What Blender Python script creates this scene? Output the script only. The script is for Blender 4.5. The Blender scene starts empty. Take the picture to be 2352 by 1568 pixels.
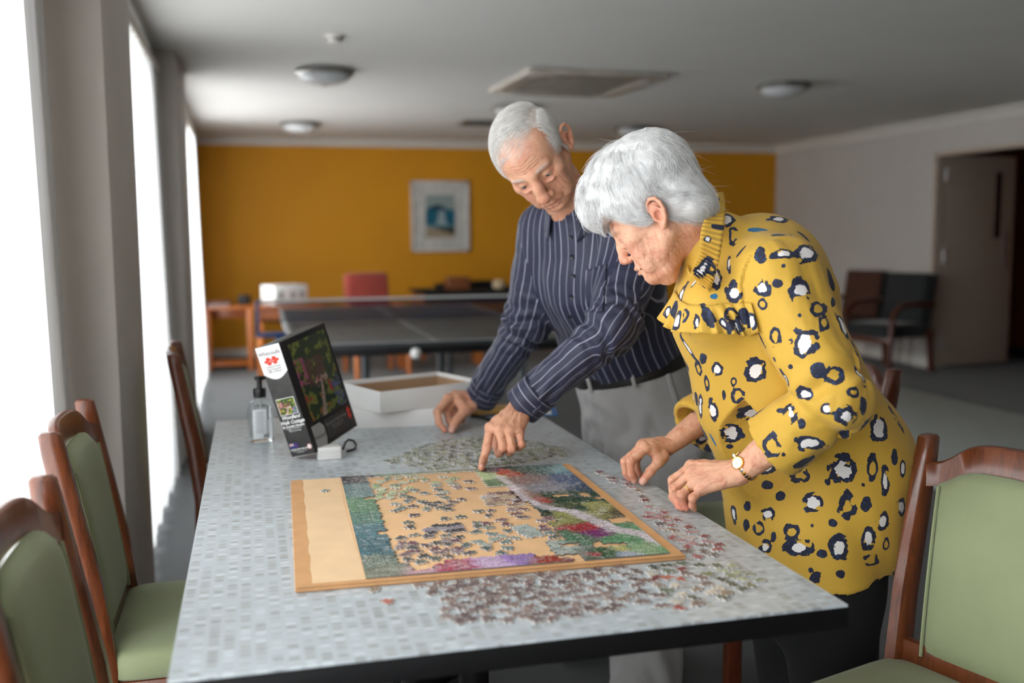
import bpy, bmesh, math, random
import numpy as np
from mathutils import Vector, Matrix, Quaternion
random.seed(7); np.random.seed(7)
sc = bpy.context.scene
COL = sc.collection

# ------------------------------------------------------------------ camera
IMG_W, IMG_H, F_PX = 2352, 1568, 2287.0
HC = 1.28
_yaw, _pitch, _roll = (math.radians(a) for a in (14.58, 6.135, -0.405))
FWD = np.array([math.sin(_yaw)*math.cos(_pitch), math.cos(_yaw)*math.cos(_pitch), -math.sin(_pitch)])
_r = np.array([math.cos(_yaw), -math.sin(_yaw), 0.0]); _u = np.cross(_r, FWD)
RGT = _r*math.cos(_roll) + _u*math.sin(_roll)
UPV = -_r*math.sin(_roll) + _u*math.cos(_roll)
CAM = np.array([0.0, 0.0, HC])
cam = bpy.data.cameras.new('camera'); camo = bpy.data.objects.new('camera', cam); COL.objects.link(camo)
camo.matrix_world = Matrix(((RGT[0], UPV[0], -FWD[0], 0), (RGT[1], UPV[1], -FWD[1], 0), (RGT[2], UPV[2], -FWD[2], HC), (0, 0, 0, 1)))
cam.sensor_width = 36.0; cam.lens = F_PX/IMG_W*36.0; cam.clip_start = 0.02
cam.dof.use_dof = True; cam.dof.focus_distance = 1.93; cam.dof.aperture_fstop = 2.0
sc.camera = camo

# ------------------------------------------------------------------ daylight and exposure
w = bpy.data.worlds.new('overcast_sky'); sc.world = w; w.use_nodes = True
bg = w.node_tree.nodes['Background']; bg.inputs[0].default_value = (0.86, 0.93, 1.0, 1); bg.inputs[1].default_value = 4.0
def area_light(name, loc, size, size_y, power, rot, color=(1, 1, 1)):
    l = bpy.data.lights.new(name, 'AREA'); l.shape = 'RECTANGLE'; l.size = size; l.size_y = size_y; l.energy = power; l.color = color
    o = bpy.data.objects.new(name, l); COL.objects.link(o); o.location = loc; o.rotation_euler = rot
    return o
R90 = math.pi/2
# daylight arriving at the three windows in the left wall (outside the glass, behind the sheer curtains)
area_light('daylight_window_near', (-1.25, 0.4, 1.2), 2.3, 3.8, 600, (0, -R90, 0), (0.95, 0.98, 1.0))
area_light('daylight_window_middle', (-1.0, 4.5, 1.2), 2.2, 1.8, 190, (0, -R90, 0), (0.95, 0.98, 1.0))
area_light('daylight_window_far', (-1.0, 8.25, 1.2), 2.2, 2.6, 480, (0, -R90, 0), (0.95, 0.98, 1.0))
vs = sc.view_settings; vs.view_transform = 'Standard'; vs.look = 'None'; vs.exposure = -0.8; vs.gamma = 1.0; vs.use_curve_mapping = False
sc.cycles.use_denoising = True
sc.cycles.max_bounces = 10; sc.cycles.transparent_max_bounces = 16; sc.cycles.sample_clamp_indirect = 6.0

# ------------------------------------------------------------------ pixel -> place
def ray(x, y): return FWD + RGT*((x-IMG_W/2)/F_PX) - UPV*((y-IMG_H/2)/F_PX)
def PY(x, y, Y): d = ray(x, y); return CAM + d*(Y/d[1])
def PX(x, y, X): d = ray(x, y); return CAM + d*(X/d[0])
def PZ(x, y, z): d = ray(x, y); return CAM + d*((z-HC)/d[2])
def depth(p): return float((np.asarray(p)-CAM) @ FWD)
def proj(p):
    q = np.asarray(p, float)-CAM; z = q @ FWD
    return np.stack([IMG_W/2+F_PX*(q @ RGT)/z, IMG_H/2-F_PX*(q @ UPV)/z], -1)
# ------------------------------------------------------------------ materials
def lin(c):
    c = c/255.0
    return c/12.92 if c <= 0.04045 else ((c+0.055)/1.055)**2.4
def rgb(r, g, b): return (lin(r), lin(g), lin(b), 1.0)
class NT:
    """small node-tree helper"""
    def __init__(s, name):
        s.m = bpy.data.materials.new(name); s.m.use_nodes = True; s.t = s.m.node_tree
        s.b = s.t.nodes['Principled BSDF']; s.out = s.t.nodes['Material Output']
    def n(s, typ, **kw):
        nd = s.t.nodes.new('ShaderNode'+typ)
        for k, v in kw.items():
            if k.startswith('i_'):
                nd.inputs[int(k[2:]) if k[2:].isdigit() else k[2:].replace('_', ' ')].default_value = v
            else: setattr(nd, k, v)
        return nd
    def l(s, a, b): s.t.links.new(a, b)
    def val(s, sock, x):
        if hasattr(x, 'links') or hasattr(x, 'is_linked'): s.l(x, sock)
        else: sock.default_value = x
    def math(s, op, a, b=None, c=None, clamp=False):
        nd = s.n('Math', operation=op, use_clamp=clamp)
        s.val(nd.inputs[0], a)
        if b is not None: s.val(nd.inputs[1], b)
        if c is not None: s.val(nd.inputs[2], c)
        return nd.outputs[0]
    def mix(s, f, a, b, blend='MIX'):
        nd = s.n('Mix', data_type='RGBA', blend_type=blend)
        s.val(nd.inputs[0], f); s.val(nd.inputs[6], a); s.val(nd.inputs[7], b)
        return nd.outputs[2]
    def ramp(s, f, stops):
        nd = s.n('ValToRGB'); e = nd.color_ramp.elements
        while len(e) > 1: e.remove(e[-1])
        e[0].position, e[0].color = stops[0]
        for p, c in stops[1:]:
            x = e.new(p); x.color = c
        s.val(nd.inputs[0], f); return nd.outputs[0]
    def step(s, x, a, b):
        nd = s.n('MapRange', interpolation_type='SMOOTHSTEP'); s.val(nd.inputs[0], x)
        s.val(nd.inputs[1], a); s.val(nd.inputs[2], b); return nd.outputs[0]
    def attr(s, name, typ='GEOMETRY'): return s.n('Attribute', attribute_name=name, attribute_type=typ)
    def obj(s): return s.n('TexCoord').outputs['Object']
    def scale(s, v, sc_):
        nd = s.n('Mapping'); s.l(v, nd.inputs[0]); nd.inputs['Scale'].default_value = sc_; return nd.outputs[0]
    def noise(s, v, scale, detail=3, rough=.5, dist=0, dim='3D'):
        nd = s.n('TexNoise', noise_dimensions=dim); s.l(v, nd.inputs['Vector'])
        nd.inputs['Scale'].default_value = scale; nd.inputs['Detail'].default_value = detail
        nd.inputs['Roughness'].default_value = rough; nd.inputs['Distortion'].default_value = dist
        return nd.outputs['Fac']
    def bump(s, h, strength=.3, dist=.001, prev=None):
        nd = s.n('Bump'); s.l(h, nd.inputs['Height']); nd.inputs['Strength'].default_value = strength; nd.inputs['Distance'].default_value = dist
        if prev is not None: s.l(prev, nd.inputs['Normal'])
        s.l(nd.outputs[0], s.b.inputs['Normal']); return nd.outputs[0]
    def col(s, c): s.val(s.b.inputs['Base Color'], c)
    def set(s, **kw):
        for k, v in kw.items(): s.b.inputs[k.replace('_', ' ')].default_value = v
        return s
def plain(name, c, rough=.5, metal=0.0, var=.12, vscale=12, bump=0, bscale=200, bdist=.0006, spec=.5, coat=0, stretch=None):
    """procedural material: base colour with slight noise variation and fine relief"""
    t = NT(name); o = t.obj()
    if stretch: o = t.scale(o, stretch)
    f = t.noise(o, vscale, 4)
    dark = tuple(x*(1-var) for x in c[:3])+(1,); lite = tuple(min(1, x*(1+var)) for x in c[:3])+(1,)
    t.col(t.ramp(f, [(.3, dark), (.7, lite)]))
    t.set(Roughness=rough, Metallic=metal)
    t.b.inputs['Specular IOR Level'].default_value = spec
    if coat: t.b.inputs['Coat Weight'].default_value = coat; t.b.inputs['Coat Roughness'].default_value = .15
    if bump: t.bump(t.noise(o, bscale, 3), bump, bdist)
    return t.m
def wood(name, c1, c2, rough=.35, coat=.3, axis=(30, 30, 3)):
    t = NT(name); o = t.scale(t.obj(), axis)
    f = t.noise(o, 2.2, 6, .6, 1.2); g = t.noise(o, 14, 3, .6, .4)
    f2 = t.math('MULTIPLY_ADD', g, .35, t.math('MULTIPLY', f, .75))
    t.col(t.ramp(f2, [(.3, c1), (.62, c2)])); t.set(Roughness=rough)
    t.b.inputs['Coat Weight'].default_value = coat; t.b.inputs['Coat Roughness'].default_value = .2
    t.bump(g, .12, .0005); return t.m
def fabric(name, c, rough=.85, weave=900, var=.15, sheen=.3, stretch=(1, 1, 1)):
    t = NT(name); o = t.obj(); f = t.noise(o, 9, 4)
    g = t.noise(t.scale(o, stretch), weave, 2)
    dark = tuple(x*(1-var) for x in c[:3])+(1,); lite = tuple(min(1, x*(1+var)) for x in c[:3])+(1,)
    t.col(t.mix(.35, t.ramp(f, [(.3, dark), (.7, lite)]), t.ramp(g, [(.25, dark), (.75, lite)])))
    t.set(Roughness=rough); t.b.inputs['Sheen Weight'].default_value = sheen; t.b.inputs['Sheen Roughness'].default_value = .5
    t.bump(g, .25, .0005); return t.m

# ------------------------------------------------------------------ mesh building
def new_obj(name, me, parent=None):
    o = bpy.data.objects.new(name, me); COL.objects.link(o)
    if parent is not None: o.parent = parent
    return o
def empty(name, loc=(0, 0, 0), rz=0.0):
    o = bpy.data.objects.new(name, None); COL.objects.link(o); o.location = loc; o.rotation_euler = (0, 0, rz); o.empty_display_size = .05
    return o
def tag(o, label=None, cat=None, group=None, kind=None):
    if label: o['label'] = label
    if cat: o['category'] = cat
    if group: o['group'] = group
    if kind: o['kind'] = kind
    return o
def shade(me, angle=40):
    me.shade_smooth()
    try: me.set_sharp_from_angle(angle=math.radians(angle))
    except Exception: pass
class MB:
    """collects shapes of ONE part and links them as one mesh object"""
    def __init__(s): s.bm = bmesh.new()
    def _xf(s, vs_, M_):
        if M_ is not None: bmesh.ops.transform(s.bm, matrix=M_, verts=vs_)
    def box(s, size, c=(0, 0, 0), bev=0.0, seg=2, rot=None, taper=None):
        r = bmesh.ops.create_cube(s.bm, size=1.0); vs_ = r['verts']
        for v in vs_:
            k = 1.0
            if taper and v.co.z > 0: k = taper
            v.co = Vector((v.co.x*size[0]*k, v.co.y*size[1]*k, v.co.z*size[2]))
        if bev:
            es = list({e for v in vs_ for e in v.link_edges})
            g = bmesh.ops.bevel(s.bm, geom=es, offset=min(bev, min(size)*.49), segments=seg, profile=.5, affect='EDGES')
            vs_ = list({v for v in g['verts']} | {v for v in vs_ if v.is_valid})
        M_ = Matrix.Translation(c)
        if rot is not None: M_ = M_ @ (rot if isinstance(rot, Matrix) else Matrix.Rotation(rot[0], 4, rot[1]))
        s._xf(vs_, M_); return s
    def cyl(s, p0, p1, r0, r1=None, n=16, caps=True):
        p0, p1 = Vector(p0), Vector(p1); d = p1-p0; r1 = r0 if r1 is None else r1
        g = bmesh.ops.create_cone(s.bm, cap_ends=caps, segments=n, radius1=r0, radius2=r1, depth=d.length)
        q = Vector((0, 0, 1)).rotation_difference(d.normalized()).to_matrix().to_4x4()
        s._xf(g['verts'], Matrix.Translation((p0+p1)/2) @ q); return s
    def tube(s, pts, r, n=8, closed=False, cap=True, flat=1.0, up=None):
        P = [Vector(p) for p in pts]; m = len(P); rings = []
        rr = r if hasattr(r, '__len__') else [r]*m
        nrm = None
        for i, p in enumerate(P):
            a = P[(i-1) % m] if (i or closed) else p; b = P[(i+1) % m] if (i < m-1 or closed) else p
            t = (b-a).normalized()
            if nrm is None:
                ref = Vector(up) if up is not None else (Vector((0, 0, 1)) if abs(t.z) < .9 else Vector((1, 0, 0)))
                nrm = (ref-t*ref.dot(t)).normalized()
            else: nrm = (nrm-t*nrm.dot(t)).normalized()
            bn = t.cross(nrm)
            rings.append([s.bm.verts.new(p+(nrm*math.cos(k*2*math.pi/n)*flat+bn*math.sin(k*2*math.pi/n))*rr[i]) for k in range(n)])
        for i in range(m if closed else m-1):
            A, B = rings[i], rings[(i+1) % m]
            for k in range(n): s.bm.faces.new((A[k], A[(k+1) % n], B[(k+1) % n], B[k]))
        if cap and not closed: s.bm.faces.new(rings[0][::-1]); s.bm.faces.new(rings[-1])
        return s
    def lathe(s, prof, n=24, c=(0, 0, 0), sx=1.0, sy=1.0):
        rings = []
        for r, z in prof:
            if r < 1e-6: rings.append([s.bm.verts.new((c[0], c[1], c[2]+z))])
            else: rings.append([s.bm.verts.new((c[0]+r*sx*math.cos(k*2*math.pi/n), c[1]+r*sy*math.sin(k*2*math.pi/n), c[2]+z)) for k in range(n)])
        for A, B in zip(rings, rings[1:]):
            for k in range(n):
                a = A[k % len(A)], A[(k+1) % len(A)]; b = B[(k+1) % len(B)], B[k % len(B)]
                f = [a[0]]+([a[1]] if a[1] != a[0] else [])+[b[0]]+([b[1]] if b[1] != b[0] else [])
                if len(set(f)) > 2: s.bm.faces.new(f)
        return s
    def grid(s, fn, nu, nv):
        V = [[s.bm.verts.new(fn(i/nu, j/nv)) for j in range(nv+1)] for i in range(nu+1)]
        for i in range(nu):
            for j in range(nv): s.bm.faces.new((V[i][j], V[i+1][j], V[i+1][j+1], V[i][j+1]))
        return s
    def prism(s, poly, z0, z1):
        a = [s.bm.verts.new((x, y, z0)) for x, y in poly]; b = [s.bm.verts.new((x, y, z1)) for x, y in poly]
        s.bm.faces.new(a[::-1]); s.bm.faces.new(b)
        for i in range(len(poly)):
            j = (i+1) % len(poly); s.bm.faces.new((a[i], a[j], b[j], b[i]))
        return s
    def build(s, name, mat, parent=None, smooth=40, M_=None, normals=True):
        if M_ is not None: bmesh.ops.transform(s.bm, matrix=M_, verts=s.bm.verts[:])
        if normals: bmesh.ops.recalc_face_normals(s.bm, faces=s.bm.faces[:])
        me = bpy.data.meshes.new(name); s.bm.to_mesh(me); s.bm.free(); me.materials.append(mat)
        if smooth: shade(me, smooth)
        return new_obj(name, me, parent)
def struct(o): o['kind'] = 'structure'; return o
def text_mesh(name, txt, size, mat, parent, M_, shear=0.0, align='CENTER', bold=0.0, spacing=1.0):
    cu = bpy.data.curves.new(name, 'FONT'); cu.body = txt; cu.size = size; cu.align_x = align; cu.align_y = 'CENTER'; cu.shear = shear
    cu.offset = bold; cu.space_character = spacing; cu.resolution_u = 3
    t = bpy.data.objects.new(name, cu); COL.objects.link(t); bpy.context.view_layer.update()
    me = bpy.data.meshes.new_from_object(t.evaluated_get(bpy.context.evaluated_depsgraph_get()))
    bpy.data.objects.remove(t); bpy.data.curves.remove(cu)
    me.transform(M_); me.name = name; me.materials.clear(); me.materials.append(mat)
    return new_obj(name, me, parent)
def frame_m(o, ex, ey, ez=None):
    """matrix with origin o and axes ex, ey, ez"""
    ex = Vector(ex).normalized(); ey = Vector(ey); ey = (ey-ex*ey.dot(ex)).normalized(); ez = ex.cross(ey)
    return Matrix(((ex.x, ey.x, ez.x, o[0]), (ex.y, ey.y, ez.y, o[1]), (ex.z, ey.z, ez.z, o[2]), (0, 0, 0, 1)))
def copy_tree(o, parent=None):
    c = o.copy(); COL.objects.link(c)
    if parent is not None: c.parent = parent
    for ch in list(o.children): copy_tree(ch, c)
    return c
# ------------------------------------------------------------------ the room
XL, XR, YN, YF, ZC = -0.55, 6.15, -5.0, 10.95, 2.31
m_wall = plain('warm_white_wall_paint', rgb(196, 190, 184), .75, var=.03, vscale=3, bump=.15, bscale=500)
m_ceil = plain('ceiling_paint', rgb(216, 214, 209), .8, var=.02, vscale=2, bump=.1, bscale=400)
m_orange = plain('mustard_wall_paint', rgb(214, 146, 8), .7, var=.03, vscale=2, bump=.15, bscale=500)
m_trim = plain('white_trim_paint', rgb(222, 218, 210), .5, var=.03)
m_hall = plain('rust_brown_hall_paint', rgb(120, 62, 34), .7, var=.05)
def carpet(name, c, sc_=700):
    t = NT(name); o = t.obj(); a = t.noise(o, sc_, 2); b = t.noise(t.scale(o, (1, 6, 1)), 45, 4)
    f = t.math('MULTIPLY_ADD', a, .6, t.math('MULTIPLY', b, .4))
    t.col(t.ramp(f, [(.3, tuple(x*.55 for x in c[:3])+(1,)), (.7, tuple(x*1.4 for x in c[:3])+(1,))]))
    t.set(Roughness=.95); t.b.inputs['Sheen Weight'].default_value = .25
    t.bump(a, .6, .003); return t.m
m_carpet = carpet('charcoal_green_carpet', rgb(52, 56, 57))
struct(MB().box((XR-XL+3.2, YF-YN+.4, .1), ((XR+XL)/2+1.4, (YF+YN)/2, -.05)).build('floor', m_carpet))
struct(MB().box((XR-XL+3.2, YF-YN+.4, .1), ((XR+XL)/2+1.4, (YF+YN)/2, ZC+.05)).build('ceiling', m_ceil))
struct(MB().box((XR-XL+.6, .12, ZC), ((XR+XL)/2, YF+.06, ZC/2)).build('wall_far', m_orange))
struct(MB().box((XR-XL+.6, .12, ZC), ((XR+XL)/2, YN-.06, ZC/2)).build('wall_near', m_hall))
# left wall: piers, the two columns that stand out into the room, lintel band over the windows
WIN = [(-1.6, 2.5), (3.6, 5.45), (6.9, 9.4)]
b = MB()
for y0, y1, x1 in [(YN, WIN[0][0], -.5), (WIN[0][1], 2.88, -.54), (2.88, 3.55, -.36), (3.55, WIN[1][0], -.54), (WIN[1][1], 6.0, -.54), (6.0, 6.85, -.375), (6.85, WIN[2][0], -.54), (WIN[2][1], YF, -.54)]:
    b.box((x1-XL+.16, y1-y0, ZC), ((x1+XL-.16)/2, (y0+y1)/2, ZC/2), .006)
b.box((.12, YF-YN, .14), (XL-.06, (YF+YN)/2, ZC-.07))
m_col = plain('greige_column_paint', rgb(206, 198, 190), .75, var=.03, vscale=3, bump=.15, bscale=500)
struct(b.build('wall_left', m_col))
# right wall with the doorway
DY0, DY1, DZ = 5.9, 8.03, 2.0
b = MB()
b.box((.12, YF-DY1, ZC), (XR+.06, (YF+DY1)/2, ZC/2)); b.box((.12, DY0-YN, ZC), (XR+.06, (DY0+YN)/2, ZC/2))
b.box((.12, DY1-DY0, ZC-DZ), (XR+.06, (DY0+DY1)/2, (ZC+DZ)/2))
struct(b.build('wall_right', m_wall))
# hallway beyond the doorway
b = MB(); b.box((.1, 6.0, ZC), (7.6, 7.4, ZC/2)); b.box((1.5, .1, ZC), (6.95, 10.3, ZC/2)); b.box((1.5, .1, ZC), (6.95, 4.4, ZC/2))
struct(b.build('wall_hall', m_hall))
m_dkb = plain('dark_skirting_paint', rgb(40, 36, 34), .5)
struct(MB().box((.015, 5.8, .1), (7.54, 7.4, .05)).build('baseboard_hall', m_dkb))
# cornices
def cornice(name, p0, p1, nrm, s=.075):
    b = MB(); p0, p1 = Vector(p0), Vector(p1); n = Vector(nrm)
    prof = [(0, 0), (0, -s*1.1), (s*.2, -s*1.05), (s*.35, -s*.6), (s*.7, -s*.28), (s*1.05, -s*.2), (s*1.1, 0)]
    V = [[b.bm.verts.new(p+n*a+Vector((0, 0, c))) for a, c in prof] for p in (p0, p1)]
    for i in range(len(prof)):
        j = (i+1) % len(prof); b.bm.faces.new((V[0][i], V[0][j], V[1][j], V[1][i]))
    b.bm.faces.new(V[0]); b.bm.faces.new(V[1][::-1])
    return struct(b.build(name, m_trim))
cornice('trim_1', (XL, YF, ZC), (XR, YF, ZC), (0, -1, 0))
cornice('trim_2', (XR, YN, ZC), (XR, YF, ZC), (-1, 0, 0))
for i, (p, q, s_) in enumerate([((XR-.008, (YF+DY1)/2, .045), YF-DY1, 0), ((XR-.008, (DY0+YN)/2, .045), DY0-YN, 0)]):
    struct(MB().box((.016, q, .09), p, .003).build('baseboard_right' if i == 0 else 'baseboard_right_near', m_trim))
struct(MB().box((XR-XL, .016, .09), ((XR+XL)/2, YF-.008, .045), .003).build('baseboard_far', m_trim))

# windows: frame, mullions and panes behind the curtains
m_alu = plain('grey_aluminium', rgb(150, 152, 154), .4, .6)
def glass_mat():
    t = NT('window_glass'); tr = t.n('BsdfTransparent'); gl = t.n('BsdfGlossy'); gl.inputs['Roughness'].default_value = .02
    mx = t.n('MixShader'); lw = t.n('LayerWeight'); lw.inputs[0].default_value = .35
    t.l(t.math('MULTIPLY', lw.outputs['Fresnel'], .5), mx.inputs[0]); t.l(tr.outputs[0], mx.inputs[1]); t.l(gl.outputs[0], mx.inputs[2])
    t.l(mx.outputs[0], t.out.inputs[0]); return t.m
m_glass = glass_mat()
for wi, (y0, y1) in enumerate(WIN):
    r = empty('window_%d' % (wi+1), (XL-.03, (y0+y1)/2, 0)); r['kind'] = 'structure'; L = y1-y0
    n = max(1, round(L/1.3))
    b = MB()
    for z in (.03, 2.14): b.box((.06, L, .06), (0, 0, z), .004)
    for k in range(n+1): b.box((.055, .05, 2.12), (0, -L/2+.025+(L-.05)*k/n, 1.085), .004)
    b.build('window_frame', m_alu, r)
    for k in range(n): MB().box((.006, (L-.05)/n-.05, 2.05), (0, -L/2+.025+(L-.05)*(k+.5)/n, 1.085)).build('pane', m_glass, r)

# the door: leaf swung into the hall, frame, narrow vision panel, plates, hinges
m_door = plain('beige_door_paint', rgb(192, 176, 160), .55, var=.03)
m_metal = plain('brushed_steel', rgb(180, 180, 180), .35, .9)
m_dark = plain('black_vision_glass', rgb(20, 20, 20), .2)
d = empty('door_1', (XR+.09, DY1-.02, 0), math.radians(5)); d['kind'] = 'structure'
lf = MB().box((.80, .04, 1.96), (.42, .0, 1.0), .003).build('door_leaf', m_door, d)
MB().box((.07, .046, .62), (.62, 0, 1.52), .002).build('vision_panel', m_dark, lf)
MB().box((.065, .05, .17), (.73, -.005, 1.19), .004).build('push_plate', m_metal, lf)
b = MB().box((.065, .05, .15), (.73, -.005, 1.0), .004); b.cyl((.73, -.03, 1.03), (.73, -.06, 1.03), .012); b.cyl((.73, -.055, 1.03), (.62, -.055, 1.03), .009)
b.build('lever_handle', m_metal, lf)
for z in (.25, 1.05, 1.8): MB().cyl((-.005, -.02, z-.06), (-.005, -.02, z+.06), .012, n=10).build('hinge', m_metal, d)
b = MB().box((.16, .035, DZ), (XR+.06, DY1-.017, DZ/2), .003); b.box((.16, .035, DZ), (XR+.06, DY0+.017, DZ/2), .003); b.box((.16, DY1-DY0, .035), (XR+.06, (DY0+DY1)/2, DZ-.017), .003)
struct(b.build('trim_3', m_door))

# sheer curtains: pleated sheets hanging from a track, spreading towards the floor
def sheer():
    t = NT('sheer_curtain_voile'); o = t.obj()
    g = t.noise(t.scale(o, (40, 90, 1)), 1.0, 3)
    c = t.ramp(g, [(.3, rgb(226, 224, 222)), (.7, rgb(246, 246, 246))])
    df = t.n('BsdfDiffuse'); tl = t.n('BsdfTranslucent'); tr = t.n('BsdfTransparent')
    t.l(c, df.inputs[0]); t.l(c, tl.inputs[0])
    m1 = t.n('MixShader'); m1.inputs[0].default_value = .5; t.l(df.outputs[0], m1.inputs[1]); t.l(tl.outputs[0], m1.inputs[2])
    m2 = t.n('MixShader'); m2.inputs[0].default_value = .14; t.l(m1.outputs[0], m2.inputs[1]); t.l(tr.outputs[0], m2.inputs[2])
    t.l(m2.outputs[0], t.out.inputs[0]); return t.m
m_sheer = sheer()
m_tape = plain('curtain_heading_tape', rgb(205, 198, 186), .8)
def curtain(label, y0, y1, x0, flare, spread, pleat=.11, amp=.026, seed=0):
    rnd = random.Random(seed); ph = [rnd.uniform(0, 6) for _ in range(6)]
    r = empty('sheer_curtain', (x0, (y0+y1)/2, 0)); L = y1-y0; nu = int(L/pleat*14)
    def f(u, v):
        z = 2.19-v*2.17; k = v**1.4
        s = (u-.5)*L; y = s + (u-.5)*spread*k*1.0 + (spread*.5*k if spread > 0 else 0)*0
        a = 2*math.pi*s/pleat
        w1 = math.sin(a+ph[0]+.8*math.sin(s*5+ph[1]))+.45*math.sin(a*.47+ph[2])*k+.3*math.sin(a*2.1+ph[3]+3*v)*(1-.5*v)
        return Vector((amp*w1*(1.05-.45*k)+flare*k*(.8+.2*math.sin(s*2.3+ph[4])), y+.012*math.sin(a*.5+ph[5]+2*v), z))
    MB().grid(f, nu, 26).build('curtain_cloth', m_sheer, r, 180)
    MB().box((.05, L, .05), (.0, 0, 2.185), .01).build('heading_tape', m_tape, r)
    tag(r, label, 'curtain', 'sheer window curtains'); return r
curtain('white sheer curtain over the window beside the two close green chairs', -1.6, 2.70, -.495, .045, .16, seed=1)
curtain('white sheer curtain hanging between the two grey columns', 3.6, 5.97, -.475, .06, .02, pleat=.15, amp=.018, seed=2)
curtain('white sheer curtain over the window next to the mustard wall', 6.93, 9.45, -.475, .06, .1, pleat=.15, amp=.018, seed=3)
b = MB()
for y0, y1 in WIN: b.box((.04, y1-y0+.02, .035), (-.48, (y0+y1)/2, 2.23), .004)
struct(b.build('trim_4', m_trim))

# ------------------------------------------------------------------ ceiling fittings
m_chrome = plain('satin_chrome', rgb(150, 148, 144), .3, .8)
m_opal = plain('opal_glass', rgb(214, 216, 216), .25, var=.02)
def ceiling_light(px, py, label):
    p = PZ(px, py, ZC); r = empty('ceiling_light', (p[0], p[1], ZC))
    MB().lathe([(0, 0), (.17, 0), (.185, -.012), (.185, -.03), (.172, -.04), (.16, -.036)], 32).build('rim', m_chrome, r)
    MB().lathe([(.165, -.03), (.16, -.045), (.135, -.068), (.09, -.086), (.045, -.095), (0, -.097)], 32).build('glass_dome', m_opal, r)
    MB().lathe([(0, -.105), (.01, -.104), (.013, -.098), (.008, -.092), (0, -.09)], 10).build('finial', m_chrome, r)
    tag(r, label, 'ceiling light', 'round ceiling lights')
ceiling_light(745, 160, 'round ceiling light nearest the smoke detector')
ceiling_light(690, 281, 'round ceiling light close to the mustard wall by the windows')
ceiling_light(1800, 193, 'round ceiling light between the air conditioner and the white side wall')
ceiling_light(1180, 243, 'round ceiling light between the air conditioner and the ceiling vent')
ceiling_light(1455, 292, 'round ceiling light near the mustard wall and the white side wall')
p = PZ(768, 82, ZC); r = empty('smoke_detector', (p[0], p[1], ZC))
MB().lathe([(0, 0), (.05, 0), (.05, -.012), (.04, -.03), (.02, -.038), (0, -.038)], 20).build('housing', m_trim, r)
MB().lathe([(.047, -.012), (.049, -.016), (.043, -.026)], 20).build('vent_ring', m_chrome, r)
tag(r, 'small white smoke detector on the ceiling', 'smoke detector')
m_acp = plain('cream_plastic', rgb(188, 180, 168), .5)
c = (PZ(1180, 190, ZC)+PZ(1470, 178, ZC)+PZ(1240, 168, ZC)+PZ(1385, 208, ZC))/4
r = empty('air_conditioner', (c[0], c[1], ZC), math.radians(2))
b = MB()
for sx, sy, w_, h_ in [(0, .41, .95, .13), (0, -.41, .95, .13), (.41, 0, .13, .7), (-.41, 0, .13, .7)]: b.box((w_, h_, .035), (sx, sy, -.017), .008)
b.build('frame_panel', m_acp, r)
b = MB()
for k in range(9): b.box((.66, .05, .006), (0, -.29+k*.0725, -.03), .002, rot=(.35, 'X'))
b.build('intake_grille', m_acp, r)
for sx, sy, w_, h_ in [(0, .43, .6, .035), (0, -.43, .6, .035), (.43, 0, .035, .6), (-.43, 0, .035, .6)]: MB().box((w_, h_, .006), (sx, sy, -.037), .002).build('louvre', m_chrome, r)
tag(r, 'square ceiling cassette air conditioner with cream frame', 'air conditioner')
p = PZ(1105, 281, ZC); r = empty('ceiling_vent', (p[0], p[1], ZC))
b = MB()
for sx, sy, w_, h_ in [(0, .18, .4, .04), (0, -.18, .4, .04), (.18, 0, .04, .32), (-.18, 0, .04, .32)]: b.box((w_, h_, .014), (sx, sy, -.007), .003)
b.build('frame', m_chrome, r)
for k in range(6): MB().box((.32, .035, .004), (0, -.13+k*.052, -.008), rot=(.5, 'X')).build('slat', m_chrome, r)
tag(r, 'small square grey vent grille in the ceiling', 'vent')

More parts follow.
